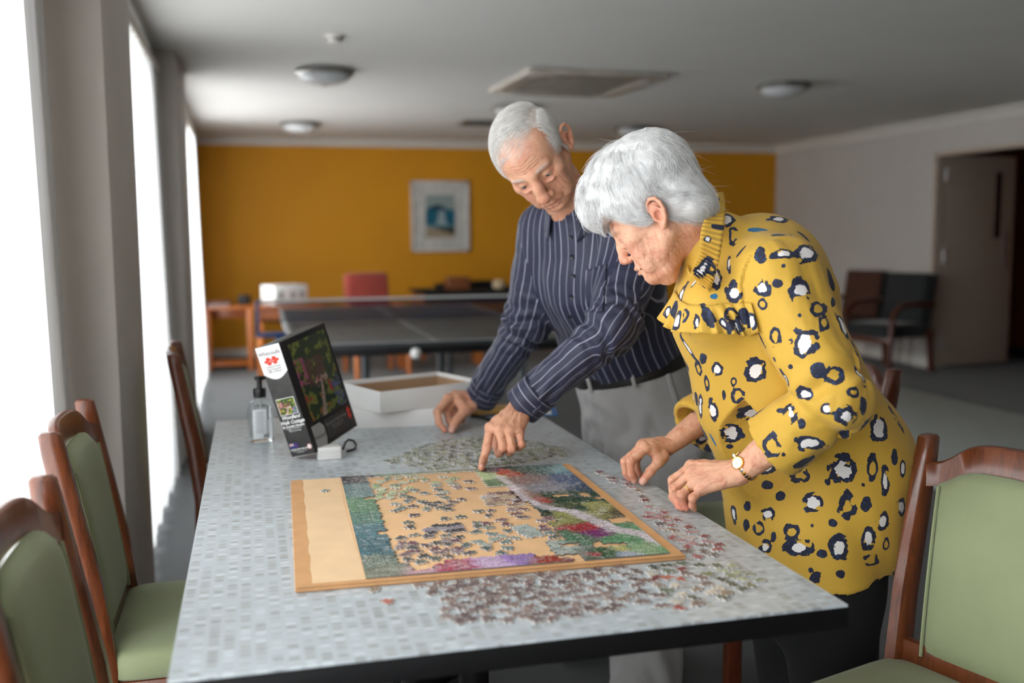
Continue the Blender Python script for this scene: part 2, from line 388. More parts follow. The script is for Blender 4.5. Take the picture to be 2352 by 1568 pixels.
# ------------------------------------------------------------------ framed picture on the mustard wall
pa, pb = PY(942, 415, YF), PY(1078, 577, YF)
r = empty('framed_picture', ((pa[0]+pb[0])/2, YF, (pa[2]+pb[2])/2)); PW, PH = pb[0]-pa[0], pa[2]-pb[2]
m_frame = plain('white_picture_frame', rgb(214, 210, 204), .4); m_mount = plain('off_white_mount_card', rgb(200, 198, 192), .8)
b = MB()
for sx, sz, w_, h_ in [(0, PH/2-.015, PW, .03), (0, -PH/2+.015, PW, .03), (PW/2-.015, 0, .03, PH), (-PW/2+.015, 0, .03, PH)]: b.box((w_, .035, h_), (sx, -.018, sz), .004)
b.build('frame', m_frame, r)
MB().box((PW-.05, .006, PH-.05), (0, -.012, 0)).build('mount', m_mount, r)
def scenery():
    t = NT('seascape_print'); s = t.n('SeparateXYZ'); t.l(t.obj(), s.inputs[0]); x, z = s.outputs[0], s.outputs[2]
    sky = t.mix(t.noise(t.obj(), 6, 3), rgb(132, 150, 148), rgb(150, 162, 158))
    hill_h = t.math('ADD', .13, t.math('MULTIPLY', -1.6, t.math('POWER', t.math('ABSOLUTE', t.math('ADD', x, .035)), 1.6)))
    hill = t.math('LESS_THAN', z, t.math('MAXIMUM', hill_h, .075))
    c1 = t.mix(hill, sky, t.mix(t.step(z, .04, .13), rgb(0, 92, 116), rgb(4, 44, 62)))
    wdt = t.math('ADD', .035, t.math('MULTIPLY', .32, t.math('MAXIMUM', 0.0, t.math('SUBTRACT', .0, z))))
    blob = t.math('MULTIPLY', t.math('LESS_THAN', t.math('ABSOLUTE', t.math('SUBTRACT', x, .012)), wdt), t.math('LESS_THAN', z, .062))
    c2 = t.mix(blob, c1, rgb(150, 168, 174))
    c3 = t.mix(t.math('LESS_THAN', z, -.09), c2, rgb(96, 132, 142))
    c4 = t.mix(t.math('LESS_THAN', z, -.125), c3, rgb(30, 34, 22))
    sand = t.math('MULTIPLY', t.math('LESS_THAN', z, t.math('SUBTRACT', -.15, t.math('MULTIPLY', x, .25))), 1.0)
    t.col(t.mix(sand, c4, rgb(158, 142, 118))); t.set(Roughness=.5); return t.m
MB().box((PW*.5, .004, PH*.6), (0, -.016, .0)).build('print', scenery(), r)
tag(r, 'white framed seascape picture hanging on the mustard wall', 'picture')

# pale floor mat running along the room
m_mat = plain('pale_grey_mat', rgb(176, 182, 178), .8, var=.04, bump=.3, bscale=300)
tag(MB().box((1.86, 5.6, .012), (4.19, 5.1, .007), .004).build('floor_mat', m_mat), 'long pale grey bowls mat lying on the dark carpet', 'mat')
# ------------------------------------------------------------------ far furniture
m_steel = plain('grey_steel_tube', rgb(96, 104, 108), .45, .5)
m_tt = plain('dark_slate_table_top', rgb(58, 62, 64), .45, var=.05, bump=.05, bscale=400)
m_line = plain('white_court_line', rgb(190, 192, 192), .6)
m_black = plain('black_plastic', rgb(18, 18, 19), .4)
m_white = plain('white_card', rgb(228, 228, 226), .6, var=.02)
m_owood = wood('orange_beech', rgb(168, 86, 36), rgb(206, 122, 62))
m_blue = plain('blue_plastic', rgb(30, 84, 150), .4)
m_red = fabric('brick_red_upholstery', rgb(140, 48, 34))
TTX, TTY0, TTZ = .955, 5.28, .71
r = empty('table_tennis_table', (TTX, TTY0+1.37, 0))
for s in (-1, 1):
    h = MB().box((1.525, 1.365, .022), (0, s*.685, TTZ-.011), .002).build('table_half', m_tt, r)
    b = MB()
    for x in (-.7525, .7525): b.box((.02, 1.365, .001), (x, s*.685, TTZ+.0003))
    b.box((1.525, .02, .001), (0, s*1.357, TTZ+.0003)); b.box((.006, 1.365, .001), (0, s*.685, TTZ+.0004))
    b.build('court_line', m_line, h)
    b = MB()
    for x in (-.74, .74): b.box((.03, 1.33, .045), (x, s*.685, TTZ-.046), .003)
    for y in (.03, 1.345): b.box((1.5, .03, .045), (0, s*y, TTZ-.046), .003)
    b.build('steel_frame', m_black if s < 0 else m_steel, h)
    for x in (-.55, .55):
        b = MB().box((.04, .04, TTZ-.07), (x, s*1.1, (TTZ-.07)/2+.03), .004)
        b.build('leg', m_steel, r)
        MB().cyl((x-.012, s*1.1, .032), (x+.012, s*1.1, .032), .032, n=16).build('castor', m_black, r)
for x in (-.25, .25): MB().box((.04, .04, TTZ-.07), (x, -.12, (TTZ-.07)/2+.01), .004).build('leg', m_steel, r)
MB().lathe([(0, -.03), (.022, -.022), (.031, 0), (.022, .022), (0, .03)], 14, (-.12, -1.39, TTZ-.06)).build('latch_knob', m_white, r)
def net_mat():
    t = NT('net_mesh'); df = t.n('BsdfDiffuse'); df.inputs[0].default_value = rgb(26, 34, 62); tr = t.n('BsdfTransparent'); mx = t.n('MixShader')
    s = t.n('SeparateXYZ'); t.l(t.scale(t.obj(), (70, 70, 70)), s.inputs[0])
    f = t.math('MAXIMUM', t.math('GREATER_THAN', t.math('FRACT', s.outputs[0]), .62), t.math('GREATER_THAN', t.math('FRACT', s.outputs[2]), .62))
    t.l(f, mx.inputs[0]); t.l(tr.outputs[0], mx.inputs[1]); t.l(df.outputs[0], mx.inputs[2]); t.l(mx.outputs[0], t.out.inputs[0]); return t.m
n = MB().grid(lambda u, v: Vector((-.915+1.83*u, 0, TTZ+.005+.14*v)), 30, 4).build('net', net_mat(), r)
MB().box((1.84, .008, .016), (0, 0, TTZ+.151), .002).build('net_tape', m_white, n)
for s in (-1, 1):
    b = MB().box((.026, .04, .235), (s*.93, 0, TTZ+.038), .004); b.box((.26, .06, .03), (s*.815, 0, TTZ-.07), .004); b.cyl((s*.80, 0, TTZ-.06), (s*.80, 0, TTZ-.12), .02)
    b.build('net_post', m_blue, r)
tag(r, 'dark table tennis table with a net stretched across it', 'table tennis table')

def stool_table(name, loc, w_, d_, h_, label, top=None, rz=0):
    r = empty(name, loc, rz)
    MB().box((w_, d_, .03), (0, 0, h_-.015), .008).build('table_top', top or m_owood, r)
    for s in (-1, 1):
        for q in (-1, 1): MB().box((.05, .045, h_-.03), (s*(w_/2-.04), q*(d_/2-.04), (h_-.03)/2), .006).build('leg', m_owood, r)
        MB().box((.03, d_-.1, .06), (s*(w_/2-.04), 0, h_-.07), .004).build('side_rail', m_owood, r)
    MB().box((w_-.1, .025, .08), (0, -(d_/2-.04), h_-.075), .004).build('apron', m_owood, r)
    tag(r, label, 'table'); return r
p = PZ(522, 852, 0)
r = empty('side_table', (p[0]+.03, p[1]+.2, 0))
MB().box((.46, .42, .03), (0, 0, .605), .008).build('table_top', m_owood, r)
for s in (-1, 1):
    b = MB().box((.05, .4, .6), (s*.195, 0, .3), .006); b.build('side_panel', m_owood, r)
MB().box((.36, .02, .1), (0, .15, .53), .004).build('apron', m_owood, r)
MB().box((.34, .38, .02), (0, 0, .06), .004).build('shelf', m_owood, r)
tag(r, 'orange wooden side table with open front beside the far window', 'side table')
sx, sy = p[0]+.03, p[1]+.2
m_paper = plain('grey_magazine_paper', rgb(150, 150, 148), .7)
r = empty('magazine_stack', (sx-.04, sy-.02, .62))
for k in range(4): MB().box((.21, .28, .008), (random.uniform(-.01, .01)-.05, random.uniform(-.01, .01), .004+k*.0082), .001, rot=(random.uniform(-.15, .15), 'Z')).build('magazine', [m_paper, m_white, m_paper, m_red][k], r)
tag(r, 'small stack of magazines on the orange side table', 'magazines')
b = MB().box((.12, .14, .09), (0, 0, .045), .012); b.cyl((0, -.07, .05), (0, -.1, .05), .035)
o = b.build('black_radio', m_black); o.location = (sx+.15, sy+.05, .62); tag(o, 'small black radio on the orange side table', 'radio')
# white carton on a low table behind the net
stool_table('low_table', (.32, 9.35, 0), .62, .55, .66, 'orange wooden low table holding a white carton')
m_cart = plain('white_carton', rgb(222, 222, 220), .6, var=.03)
r = empty('white_carton', (.28, 9.3, .66), math.radians(28))
MB().box((.34, .24, .18), (0, 0, .09), .003).build('carton_body', m_cart, r)
for x in (-.1, .02, .11): MB().box((.06, .002, .07), (x, -.121, .09)).build('printed_patch', m_paper, r)
MB().box((.02, .24, .003), (0, 0, .1815)).build('tape_strip', m_paper, r)
tag(r, 'white printed carton standing behind the table tennis net', 'carton')
# brick red armchair
def armchair(loc, rz, label, m_up, group=None, h=.9, m_side=None, w_=.52, wm=None):
    r = empty('armchair', loc, rz); m_side = m_side or m_up; wm = wm or m_owood
    MB().box((w_, .52, .13), (0, -.02, .39), .04, 3).build('seat', m_up, r)
    MB().box((w_, .11, h-.38), (0, .27, .38+(h-.38)/2), .04, 3, rot=(-.17, 'X')).build('backrest', m_side, r)
    MB().box((w_-.04, .03, h-.44), (0, .205, .41+(h-.38)/2), .014, 3, rot=(-.17, 'X')).build('back_cushion', m_up, r)
    for s in (-1, 1):
        MB().tube([(s*(w_/2+.03), -.27, .0), (s*(w_/2+.03), -.26, .42), (s*(w_/2+.03), -.24, .55), (s*(w_/2+.03), -.15, .62), (s*(w_/2+.03), .05, .635), (s*(w_/2+.03), .26, .62)], .024, 10, flat=1.0).build('arm', wm, r)
        MB().box((.04, .045, .4), (s*(w_/2+.01), .26, .2), .006, rot=(.1, 'X')).build('leg', wm, r)
    MB().box((w_, .03, .06), (0, -.24, .31), .005).build('seat_rail', wm, r)
    tag(r, label, 'armchair', group); return r
armchair((1.08, 9.15, 0), math.radians(8), 'brick red armchair with wooden arms against the mustard wall', m_red, h=.93, w_=.42)
m_dwood = wood('dark_red_wood', rgb(52, 24, 12), rgb(96, 44, 22))
m_dk = fabric('black_upholstery', rgb(22, 26, 27)); 
def striped():
    t = NT('brown_striped_upholstery'); s = t.n('SeparateXYZ'); t.l(t.obj(), s.inputs[0])
    f = t.math('FRACT', t.math('MULTIPLY', s.outputs[2], 28)); g = t.noise(t.obj(), 500, 2)
    t.col(t.mix(t.step(f, .45, .6), rgb(88, 52, 36), t.mix(g, rgb(52, 30, 22), rgb(66, 40, 30)))); t.set(Roughness=.9); return t.m
armchair((5.66, 7.98, 0), math.radians(-78), 'black upholstered armchair with wooden arms next to the doorway', m_dk, w_=.5, wm=m_dwood)
armchair((5.66, 8.66, 0), math.radians(-78), 'brown striped armchair beside the black armchair', striped(), m_side=m_dk, w_=.5, wm=m_dwood)
# dark table with bits on it along the mustard wall
m_dkt = plain('black_table_cloth', rgb(20, 18, 18), .8)
ta, tb = PY(955, 668, 10.1), PY(1300, 668, 10.1)
r = empty('long_table', ((ta[0]+tb[0])/2, 10.3, 0)); LW = tb[0]-ta[0]
MB().box((LW, .6, .03), (0, 0, .70), .005).build('table_top', m_dkt, r)
for s in (-1, 1):
    for q in (-1, 1): MB().box((.05, .05, .685), (s*(LW/2-.06), q*.24, .3425), .006).build('leg', m_owood, r)
MB().box((LW-.1, .02, .1), (0, -.25, .635), .003).build('apron', m_dkt, r)
tag(r, 'long black topped table against the mustard wall', 'table')
lt = r.location
bw = wood('brown_box_wood', rgb(96, 52, 28), rgb(140, 80, 44))
q = PY(1050, 655, 10.2)
r = empty('wooden_box', (q[0], 10.2, .715)); MB().box((.24, .18, .1), (0, 0, .05), .006).build('box_body', bw, r); MB().box((.25, .19, .03), (0, 0, .115), .006).build('lid', bw, r)
tag(r, 'brown wooden box on the black topped table', 'box')
q = PY(1143, 660, 10.2)
o = MB().lathe([(0, 0), (.05, 0), (.065, .03), (.06, .075), (.045, .09), (.04, .085), (.052, .07), (.05, .03), (0, .02)], 18).build('cream_bowl', plain('cream_ceramic', rgb(206, 184, 150), .4)); o.location = (q[0], 10.15, .715)
tag(o, 'small cream bowl on the black topped table', 'bowl')
q = PY(1095, 668, 10.15)
b = MB().box((.75, .2, .05), (0, 0, .025), .01); b.box((.6, .14, .03), (.04, .0, .06), .01)
o = b.build('folded_cloth', m_dkt); o.location = (q[0], 10.46, .715); o['label'] = 'folded black cloth lying on the long table'; o['category'] = 'cloth'
# dining chair row legs seen under the tennis table: a low bench
r = empty('wooden_bench', (1.75, 9.55, 0))
MB().box((.9, .34, .04), (0, 0, .42), .008).build('bench_seat', m_red, r)
for s in (-1, 1):
    for q in (-1, 1): MB().box((.055, .05, .4), (s*.38, q*.13, .2), .006).build('leg', m_owood, r)
MB().box((.7, .03, .07), (0, 0, .2), .005).build('stretcher', m_dkt, r)
tag(r, 'red seated wooden bench with orange legs behind the tennis table', 'bench')
# ------------------------------------------------------------------ the two laminate tables
ZT = 0.74
TX0, TX1, TY0, TYM, TY1 = -.117, .825, 1.235, 2.145, 3.02
def laminate():
    """pale blue-grey laminate printed with rows of small rounded dashes"""
    t = NT('blue_grey_printed_laminate'); s = t.n('SeparateXYZ'); t.l(t.obj(), s.inputs[0]); x, y = s.outputs[0], s.outputs[1]
    u = t.math('DIVIDE', x, .0205); ci = t.math('FLOOR', u); fu = t.math('FRACT', u)
    def layer(rowh, seed, wx, wy, sharp):
        wn = t.n('TexWhiteNoise', noise_dimensions='2D'); cv = t.n('CombineXYZ'); t.l(ci, cv.inputs[0]); cv.inputs[1].default_value = seed; t.l(cv.outputs[0], wn.inputs['Vector'])
        v = t.math('ADD', t.math('DIVIDE', y, rowh), wn.outputs[0]); ri = t.math('FLOOR', v); fv = t.math('FRACT', v)
        w2 = t.n('TexWhiteNoise', noise_dimensions='2D'); c2 = t.n('CombineXYZ'); t.l(ci, c2.inputs[0]); t.l(t.math('ADD', ri, seed*3.7), c2.inputs[1]); t.l(c2.outputs[0], w2.inputs['Vector'])
        dx = t.math('DIVIDE', t.math('ABSOLUTE', t.math('SUBTRACT', fu, .5)), wx); dy = t.math('DIVIDE', t.math('ABSOLUTE', t.math('SUBTRACT', fv, .5)), wy)
        d = t.math('ADD', t.math('POWER', dx, 2.5), t.math('POWER', dy, 2.5))
        return d, w2.outputs[0]
    base = t.mix(t.noise(t.obj(), 40, 3), rgb(176, 184, 188), rgb(186, 194, 198))
    d1, r1 = layer(.0135, 1.0, .36, .40, 1); m1 = t.math('LESS_THAN', d1, 1.0)
    c1 = t.ramp(r1, [(.0, rgb(150, 154, 154)), (.14, rgb(158, 162, 162)), (.15, rgb(178, 186, 190)), (.5, rgb(182, 190, 194)), (.51, rgb(196, 204, 208)), (.8, rgb(198, 206, 210)), (.81, rgb(166, 170, 170))])
    ramp_n = t.t.nodes[-1]; 
    k1 = t.mix(m1, base, c1)
    d2, r2 = layer(.0061, 5.0, .38, .22, 1)
    m2 = t.math('MULTIPLY', t.math('LESS_THAN', d2, 1.0), t.math('GREATER_THAN', r2, .62))
    k2 = t.mix(m2, k1, rgb(160, 166, 168))
    t.col(k2); t.set(Roughness=.32); t.bump(t.noise(t.obj(), 900, 2), .08, .0003); return t.m
m_lam = laminate()
m_edge = plain('black_edge_band', rgb(9, 9, 10), .6, spec=.25)
m_cast = plain('black_powder_coat', rgb(8, 8, 9), .6, spec=.25, bump=.2, bscale=600)
def cafe_table(y0, y1, label):
    cx, cy = (TX0+TX1)/2, (y0+y1)/2; w_, d_ = TX1-TX0, y1-y0
    r = empty('laminate_table', (cx, cy, 0))
    MB().box((w_, d_, .004), (0, 0, ZT-.002), .0003, 1).build('laminate_top', m_lam, r)
    MB().box((w_+.003, d_+.003, .032), (0, 0, ZT-.0205), .003).build('edge_band', m_edge, r)
    b = MB().box((.3, .1, .01), (-.06, -.08, ZT-.042)); b.box((.1, .3, .01), (-.06, -.08, ZT-.0425)); b.build('mounting_plate', m_cast, r)
    for x, rr in ((-.115, .02), (-.01, .026)): MB().cyl((x, -.09, .03), (x, -.09, ZT-.04), rr, n=20).build('pedestal_post', m_cast, r)
    for k in range(4):
        a = math.pi/4+k*math.pi/2
        MB().tube([(-.06, -.09, .05), (-.06+.2*math.cos(a), -.09+.2*math.sin(a), .035), (-.06+.4*math.cos(a), -.09+.4*math.sin(a), .018)], [.03, .025, .018], 10).build('foot', m_cast, r)
    tag(r, label, 'table', 'square laminate tables'); return r
cafe_table(TY0, TYM-.001, 'square laminate table carrying the puzzle board and the brown puzzle pieces')
cafe_table(TYM+.002, TY1, 'square laminate table carrying the sanitiser bottle and the white boxes')

# ------------------------------------------------------------------ chairs with green pads
m_wood = wood('red_brown_stained_wood', rgb(54, 24, 12), rgb(112, 58, 30), .3, .4)
m_green = fabric('sage_green_velour', rgb(130, 138, 102), .8, 700, .07, .2, (1, 1, .25))
def cushion(w_, d_, h_, c, crown, name, mat, parent, rot=None, nx=14, ny=14):
    """upholstered pad: superellipse plan, crowned top, rounded rim"""
    def f(u, v):
        a, b_ = 2*u-1, 2*v-1
        return a, b_
    b = MB(); rings = []; n = 48
    def se(t_, w2, d2, e=.22):
        cx, sx = math.cos(t_), math.sin(t_)
        return w2*math.copysign(abs(cx)**e, cx), d2*math.copysign(abs(sx)**e, sx)
    prof = [(.97, 0), (1, .12), (1, .55), (.985, .8), (.95, .94), (.88, 1.0), (.6, 1.0+crown*.6), (.3, 1.0+crown*.9), (0, 1+crown)]
    for s, z in prof:
        if s == 0: rings.append([b.bm.verts.new((0, 0, z*h_))]); continue
        rings.append([b.bm.verts.new((*[q*s for q in se(2*math.pi*k/n, w_/2, d_/2)], z*h_)) for k in range(n)])
    b.bm.faces.new(rings[0][::-1])
    for A, B in zip(rings, rings[1:]):
        for k in range(n):
            if len(B) == 1: b.bm.faces.new((A[k], A[(k+1) % n], B[0]))
            else: b.bm.faces.new((A[k], A[(k+1) % n], B[(k+1) % n], B[k]))
    M_ = Matrix.Translation(c)
    if rot is not None: M_ = M_ @ rot
    return b.build(name, mat, parent, 60, M_)
def dining_chair(loc, rz, label, wood_m=None, pad=None):
    wm, pm = wood_m or m_wood, pad or m_green
    r = empty('dining_chair', loc, rz)          # faces local +y
    W, D, H = .43, .43, .92
    # rear stiles: straight below the seat, raked back above
    for s in (-1, 1):
        b = MB(); x = s*(W/2-.018); rings = []
        for y, z, hw, hd in [(-.245, 0, .015, .018), (-.205, .25, .017, .022), (-.195, .45, .018, .026), (-.215, .62, .018, .025), (-.262, .88, .017, .021), (-.268, .915, .016, .019), (-.269, .92, .012, .014)]:
            rings.append([b.bm.verts.new((x+a*hw, y+c*hd, z)) for a, c in ((-1, -.6), (-.6, -1), (.6, -1), (1, -.6), (1, .6), (.6, 1), (-.6, 1), (-1, .6))])
        for A, B in zip(rings, rings[1:]):
            for k in range(8): b.bm.faces.new((A[k], A[(k+1) % 8], B[(k+1) % 8], B[k]))
        b.bm.faces.new(rings[0][::-1]); b.bm.faces.new(rings[-1])
        b.build('stile', wm, r, 50)
        MB().box((.036, .04, .40), (s*(W/2-.02), .185, .20), .005, taper=1.0).build('leg', wm, r)
        MB().box((.024, D-.06, .065), (s*(W/2-.016), -.005, .395), .004).build('seat_rail', wm, r)
    MB().box((W-.05, .024, .065), (0, .19, .395), .004).build('seat_rail', wm, r)
    MB().box((W-.05, .024, .065), (0, -.195, .395), .004).build('seat_rail', wm, r)
    # cyma top rail, slightly bowed
    b = MB(); n = 26; rings = []
    for i in range(n+1):
        u = i/n; x = (u-.5)*(W-.062); k = abs(2*u-1)
        e = 1/(1+math.exp((k-.72)*13)); top = .868+.05*e; bot = .822+.042*e; y = -.262+.012*k*k-.02*(1-k*k)
        y2 = y-(top-.82)*.06
        rings.append([b.bm.verts.new(p_) for p_ in ((x, y-.011, bot), (x, y+.011, bot), (x, y2+.011, top-.004), (x, y2+.006, top), (x, y2-.006, top), (x, y2-.011, top-.004))])
    for A, B in zip(rings, rings[1:]):
        for k in range(6): b.bm.faces.new((A[k], A[(k+1) % 6], B[(k+1) % 6], B[k]))
    b.bm.faces.new(rings[0]); b.bm.faces.new(rings[-1][::-1]); b.build('top_rail', wm, r, 50)
    MB().box((W-.06, .022, .05), (0, -.2, .50), .004).build('lower_rail', wm, r)
    # padded back panel, top follows the rail, sides taper slightly
    def back(front):
        def f(u, v):
            hw = (.145+.012*v); x = (2*u-1)*hw; k = abs(x)/(W/2-.03); e = 1/(1+math.exp((k-.72)*13))
            z = .50+(.325+.042*e)*v; yc = -.196-.064*((z-.45)/.47)**1.3-.012*(1-k*k)*v
            edge = max(0, 1-(2*u-1)**8)*max(0, 1-(2*v-1)**8)
            return Vector((x, yc+(.004+.016*edge**.5 if front else -.004-.008*edge**.5), z))
        return f
    b = MB().grid(back(True), 16, 18); b.grid(back(False), 16, 18)
    bmesh.ops.remove_doubles(b.bm, verts=b.bm.verts[:], dist=.0005)
    es = [e for e in b.bm.edges if e.is_boundary]; bmesh.ops.bridge_loops(b.bm, edges=es)
    bp = b.build('back_pad', pm, r, 60)
    for s in (-1, 1):
        MB().tube([(s*(.138+.012*v), -.196-.064*((.50+.33*v-.45)/.47)**1.3+.014-.006*v, .505+.325*v) for v in [i/12 for i in range(13)]], .0035, 6).build('piping', pm, bp)
    cushion(W-.004, D-.02, .058, (0, 0, .428), .18, 'seat', pm, r)
    tag(r, label, 'chair', 'green padded dining chairs'); return r
dining_chair((-.055, 1.413, 0), -R90-.02, 'green padded dining chair tucked under the table corner with the brown pieces')
dining_chair((-.105, 2.175, 0), -R90, 'green padded dining chair between the near curtain and the table seam')
dining_chair((.012, 3.44, 0), -R90+.05, 'green padded dining chair near the sanitiser bottle and the grey column')
o = dining_chair((1.05, 1.355, 0), math.radians(107), 'green padded dining chair turned sideways beside the black trousers'); o.scale = (1, 1, .97)
dining_chair((1.36, 2.46, 0), R90, 'dark wooden dining chair hidden behind the yellow blouse', m_dwood)
# ------------------------------------------------------------------ garden painting used by the puzzle and its box
def vnoise(p, seed=0):
    """value noise for (N,2) or (N,3) arrays, 0..1"""
    p = np.asarray(p, np.float64); i = np.floor(p).astype(np.int64); f = p-i; f = f*f*(3-2*f); D = p.shape[1]; out = 0
    for c in range(2**D):
        o = np.array([(c >> d) & 1 for d in range(D)]); q = i+o
        h = (q[:, 0]*73856093) ^ (q[:, 1]*19349663) ^ ((q[:, 2]*83492791) if D == 3 else 0) ^ (seed*2654435761)
        h = (h ^ (h >> 13))*1274126177; h = (h ^ (h >> 16)) & 0xFFFF
        w_ = np.prod(np.where(o, f, 1-f), 1); out = out + w_*(h/65535.0)
    return out
def fbm(p, seed=0, oct_=3):
    p = np.asarray(p, float); s = 0; a = .5; t = 0
    for k in range(oct_): s = s+a*vnoise(p*(2**k)+17.3*k, seed+k); t += a; a *= .5
    return s/t
def c3(cx, cy): return 650+cx/2.352, 1000+cy/2.352       # reading grid of the board close-up -> photo pixel
BO = np.array([.047, 1.5]); BANG = math.radians(-1.6)      # board near-left corner and turn
BW, BD, BT = .635, .69, .0075
BX = np.array([math.cos(BANG), math.sin(BANG)]); BY = np.array([-math.sin(BANG), math.cos(BANG)])
def to_board(px, py, z=ZT+BT+.002):
    q = PZ(px, py, z)[:2]-BO; return float(q @ BX), float(q @ BY)
DABS = []
for cx, cy, r_, c_ in [(1130, 190, 25, (62, 50, 78)), (1080, 220, 40, (176, 204, 150)), (1130, 255, 40, (62, 122, 84)), (1220, 200, 34, (176, 70, 52)), (1290, 185, 40, (28, 58, 50)),
    (1400, 170, 70, (52, 92, 92)), (1500, 175, 60, (126, 166, 176)), (1560, 195, 40, (84, 128, 150)), (1350, 240, 50, (124, 100, 98)), (1450, 270, 50, (132, 132, 144)), (1560, 245, 70, (62, 84, 124)),
    (1650, 275, 50, (52, 72, 98)), (1420, 350, 28, (160, 62, 48)), (1500, 340, 40, (40, 70, 50)), (1580, 330, 60, (40, 66, 50)), (1700, 390, 60, (156, 154, 96)), (1620, 390, 40, (46, 70, 54)),
    (1850, 420, 60, (92, 84, 62)), (1760, 440, 40, (136, 134, 82)), (1780, 350, 45, (56, 84, 66)), (1350, 400, 32, (40, 64, 50)), (1410, 440, 30, (34, 54, 42)), (1550, 450, 50, (142, 144, 84)), (1625, 500, 40, (160, 44, 52)),
    (1700, 530, 50, (116, 50, 106)), (1600, 555, 50, (72, 112, 84)), (1850, 560, 80, (92, 144, 104)), (1980, 605, 60, (146, 176, 136)), (2080, 615, 50, (102, 150, 106)), (1500, 600, 55, (168, 178, 170)),
    (1610, 620, 40, (120, 128, 120)), (1720, 625, 45, (50, 84, 56)), (1680, 640, 22, (170, 40, 60)), (1800, 612, 28, (206, 192, 116)), (1860, 640, 30, (160, 170, 190)), (1270, 655, 60, (146, 116, 176)), (1100, 680, 60, (196, 168, 200)),
    (950, 700, 60, (166, 52, 86)), (750, 735, 55, (186, 146, 156)), (600, 742, 60, (132, 136, 122)), (500, 740, 60, (120, 124, 106)), (1400, 665, 40, (150, 60, 44)), (345, 230, 40, (66, 58, 64)), (360, 300, 50, (104, 132, 132)),
    (385, 380, 50, (96, 138, 104)), (410, 450, 50, (82, 124, 110)), (440, 520, 55, (74, 116, 126)), (470, 600, 55, (62, 104, 116)), (505, 690, 50, (112, 124, 112)), (420, 222, 40, (66, 62, 70)), (600, 205, 60, (122, 142, 110)), (800, 195, 60, (142, 152, 122)), (950, 186, 60, (122, 130, 98)),
    (1170, 350, 70, (150, 122, 110)), (870, 500, 60, (148, 138, 152)), (1320, 515, 40, (168, 184, 180))]:
    u_, v_ = to_board(*c3(cx, cy)); DABS.append((u_, v_, r_/2.352/1080., tuple(lin(k) for k in c_)))
PATH = np.array([to_board(*c3(x, y)) for x, y in [(1160, 222), (1250, 280), (1320, 350), (1420, 390), (1560, 410), (1680, 460), (1800, 510), (1950, 535), (2060, 575)]])
def picture(uv):
    """linear colour of the painting at board places (N,2) in metres"""
    uv = np.asarray(uv, float); A = np.array([d_[:2] for d_ in DABS]); R_ = np.array([d_[2] for d_ in DABS]); C_ = np.array([d_[3] for d_ in DABS])
    w2 = np.stack([fbm(uv*90, 3)-.5, fbm(uv*90+40, 9)-.5], 1)*.03
    d_ = np.linalg.norm((uv+w2)[:, None]-A[None], axis=2)/R_[None]
    k = np.exp(-3*d_)+1e-9; col = (k[:, :, None]*C_[None]).sum(1)/k.sum(1)[:, None]
    jit = np.random.RandomState(12).rand(*d_.shape)*.75; near = C_[(d_+jit).argmin(1)]; col = .25*col+.75*near
    pd = np.full(len(uv), 9.); 
    for i in range(len(PATH)-1):
        a, b_ = PATH[i], PATH[i+1]; t_ = np.clip(((uv-a) @ (b_-a))/((b_-a) @ (b_-a)), 0, 1); q = np.linalg.norm(uv-a-t_[:, None]*(b_-a), axis=1)-(.008+.012*i/8)
        pd = np.minimum(pd, q)
    pm = np.clip(.5-pd*400+(fbm(uv*150, 5)-.5), 0, 1)[:, None]; col = col*(1-pm)+np.array([lin(200), lin(192), lin(200)])*pm
    sp = vnoise(uv*420, 21)[:, None]; col = np.clip(col*1.25-.02*(1-pm), 0, 1)*(.5+1.0*sp)
    hl = vnoise(uv*330, 33)[:, None]; col = np.where(hl > .86, col*.4+.45, col)
    return np.clip(col, 0, 1)
def paint_attr(me, cols):
    at = me.color_attributes.new('Col', 'FLOAT_COLOR', 'POINT')
    at.data.foreach_set('color', np.concatenate([cols, np.ones((len(cols), 1))], 1).astype(np.float32).ravel())
def print_mat(name, rough=.4, sp=900, amt=.35, coat=.0):
    t = NT(name); a = t.attr('Col'); n_ = t.noise(t.obj(), sp, 2)
    t.col(t.mix(1.0, t.mix(t.step(t.noise(t.obj(), sp*.6, 2), .60, .66), a.outputs['Color'], rgb(206, 206, 190)) if amt > .5 else a.outputs['Color'], t.ramp(n_, [(.35, (1-amt,)*3+(1,)), (.65, (1+amt*.6,)*3+(1,))]), 'MULTIPLY')); t.set(Roughness=rough)
    if coat: t.b.inputs['Coat Weight'].default_value = coat
    return t.m
def print_panel(name, M_, w_, h_, nx, ny, fn, parent, mat, off=.0006):
    b = MB().grid(lambda u, v: Vector(((u-.5)*w_, (v-.5)*h_, off)), nx, ny); o = b.build(name, mat, parent, 0, M_, normals=False)
    uv = np.array([(i/nx, j/ny) for i in range(nx+1) for j in range(ny+1)]); paint_attr(o.data, fn(uv)); return o

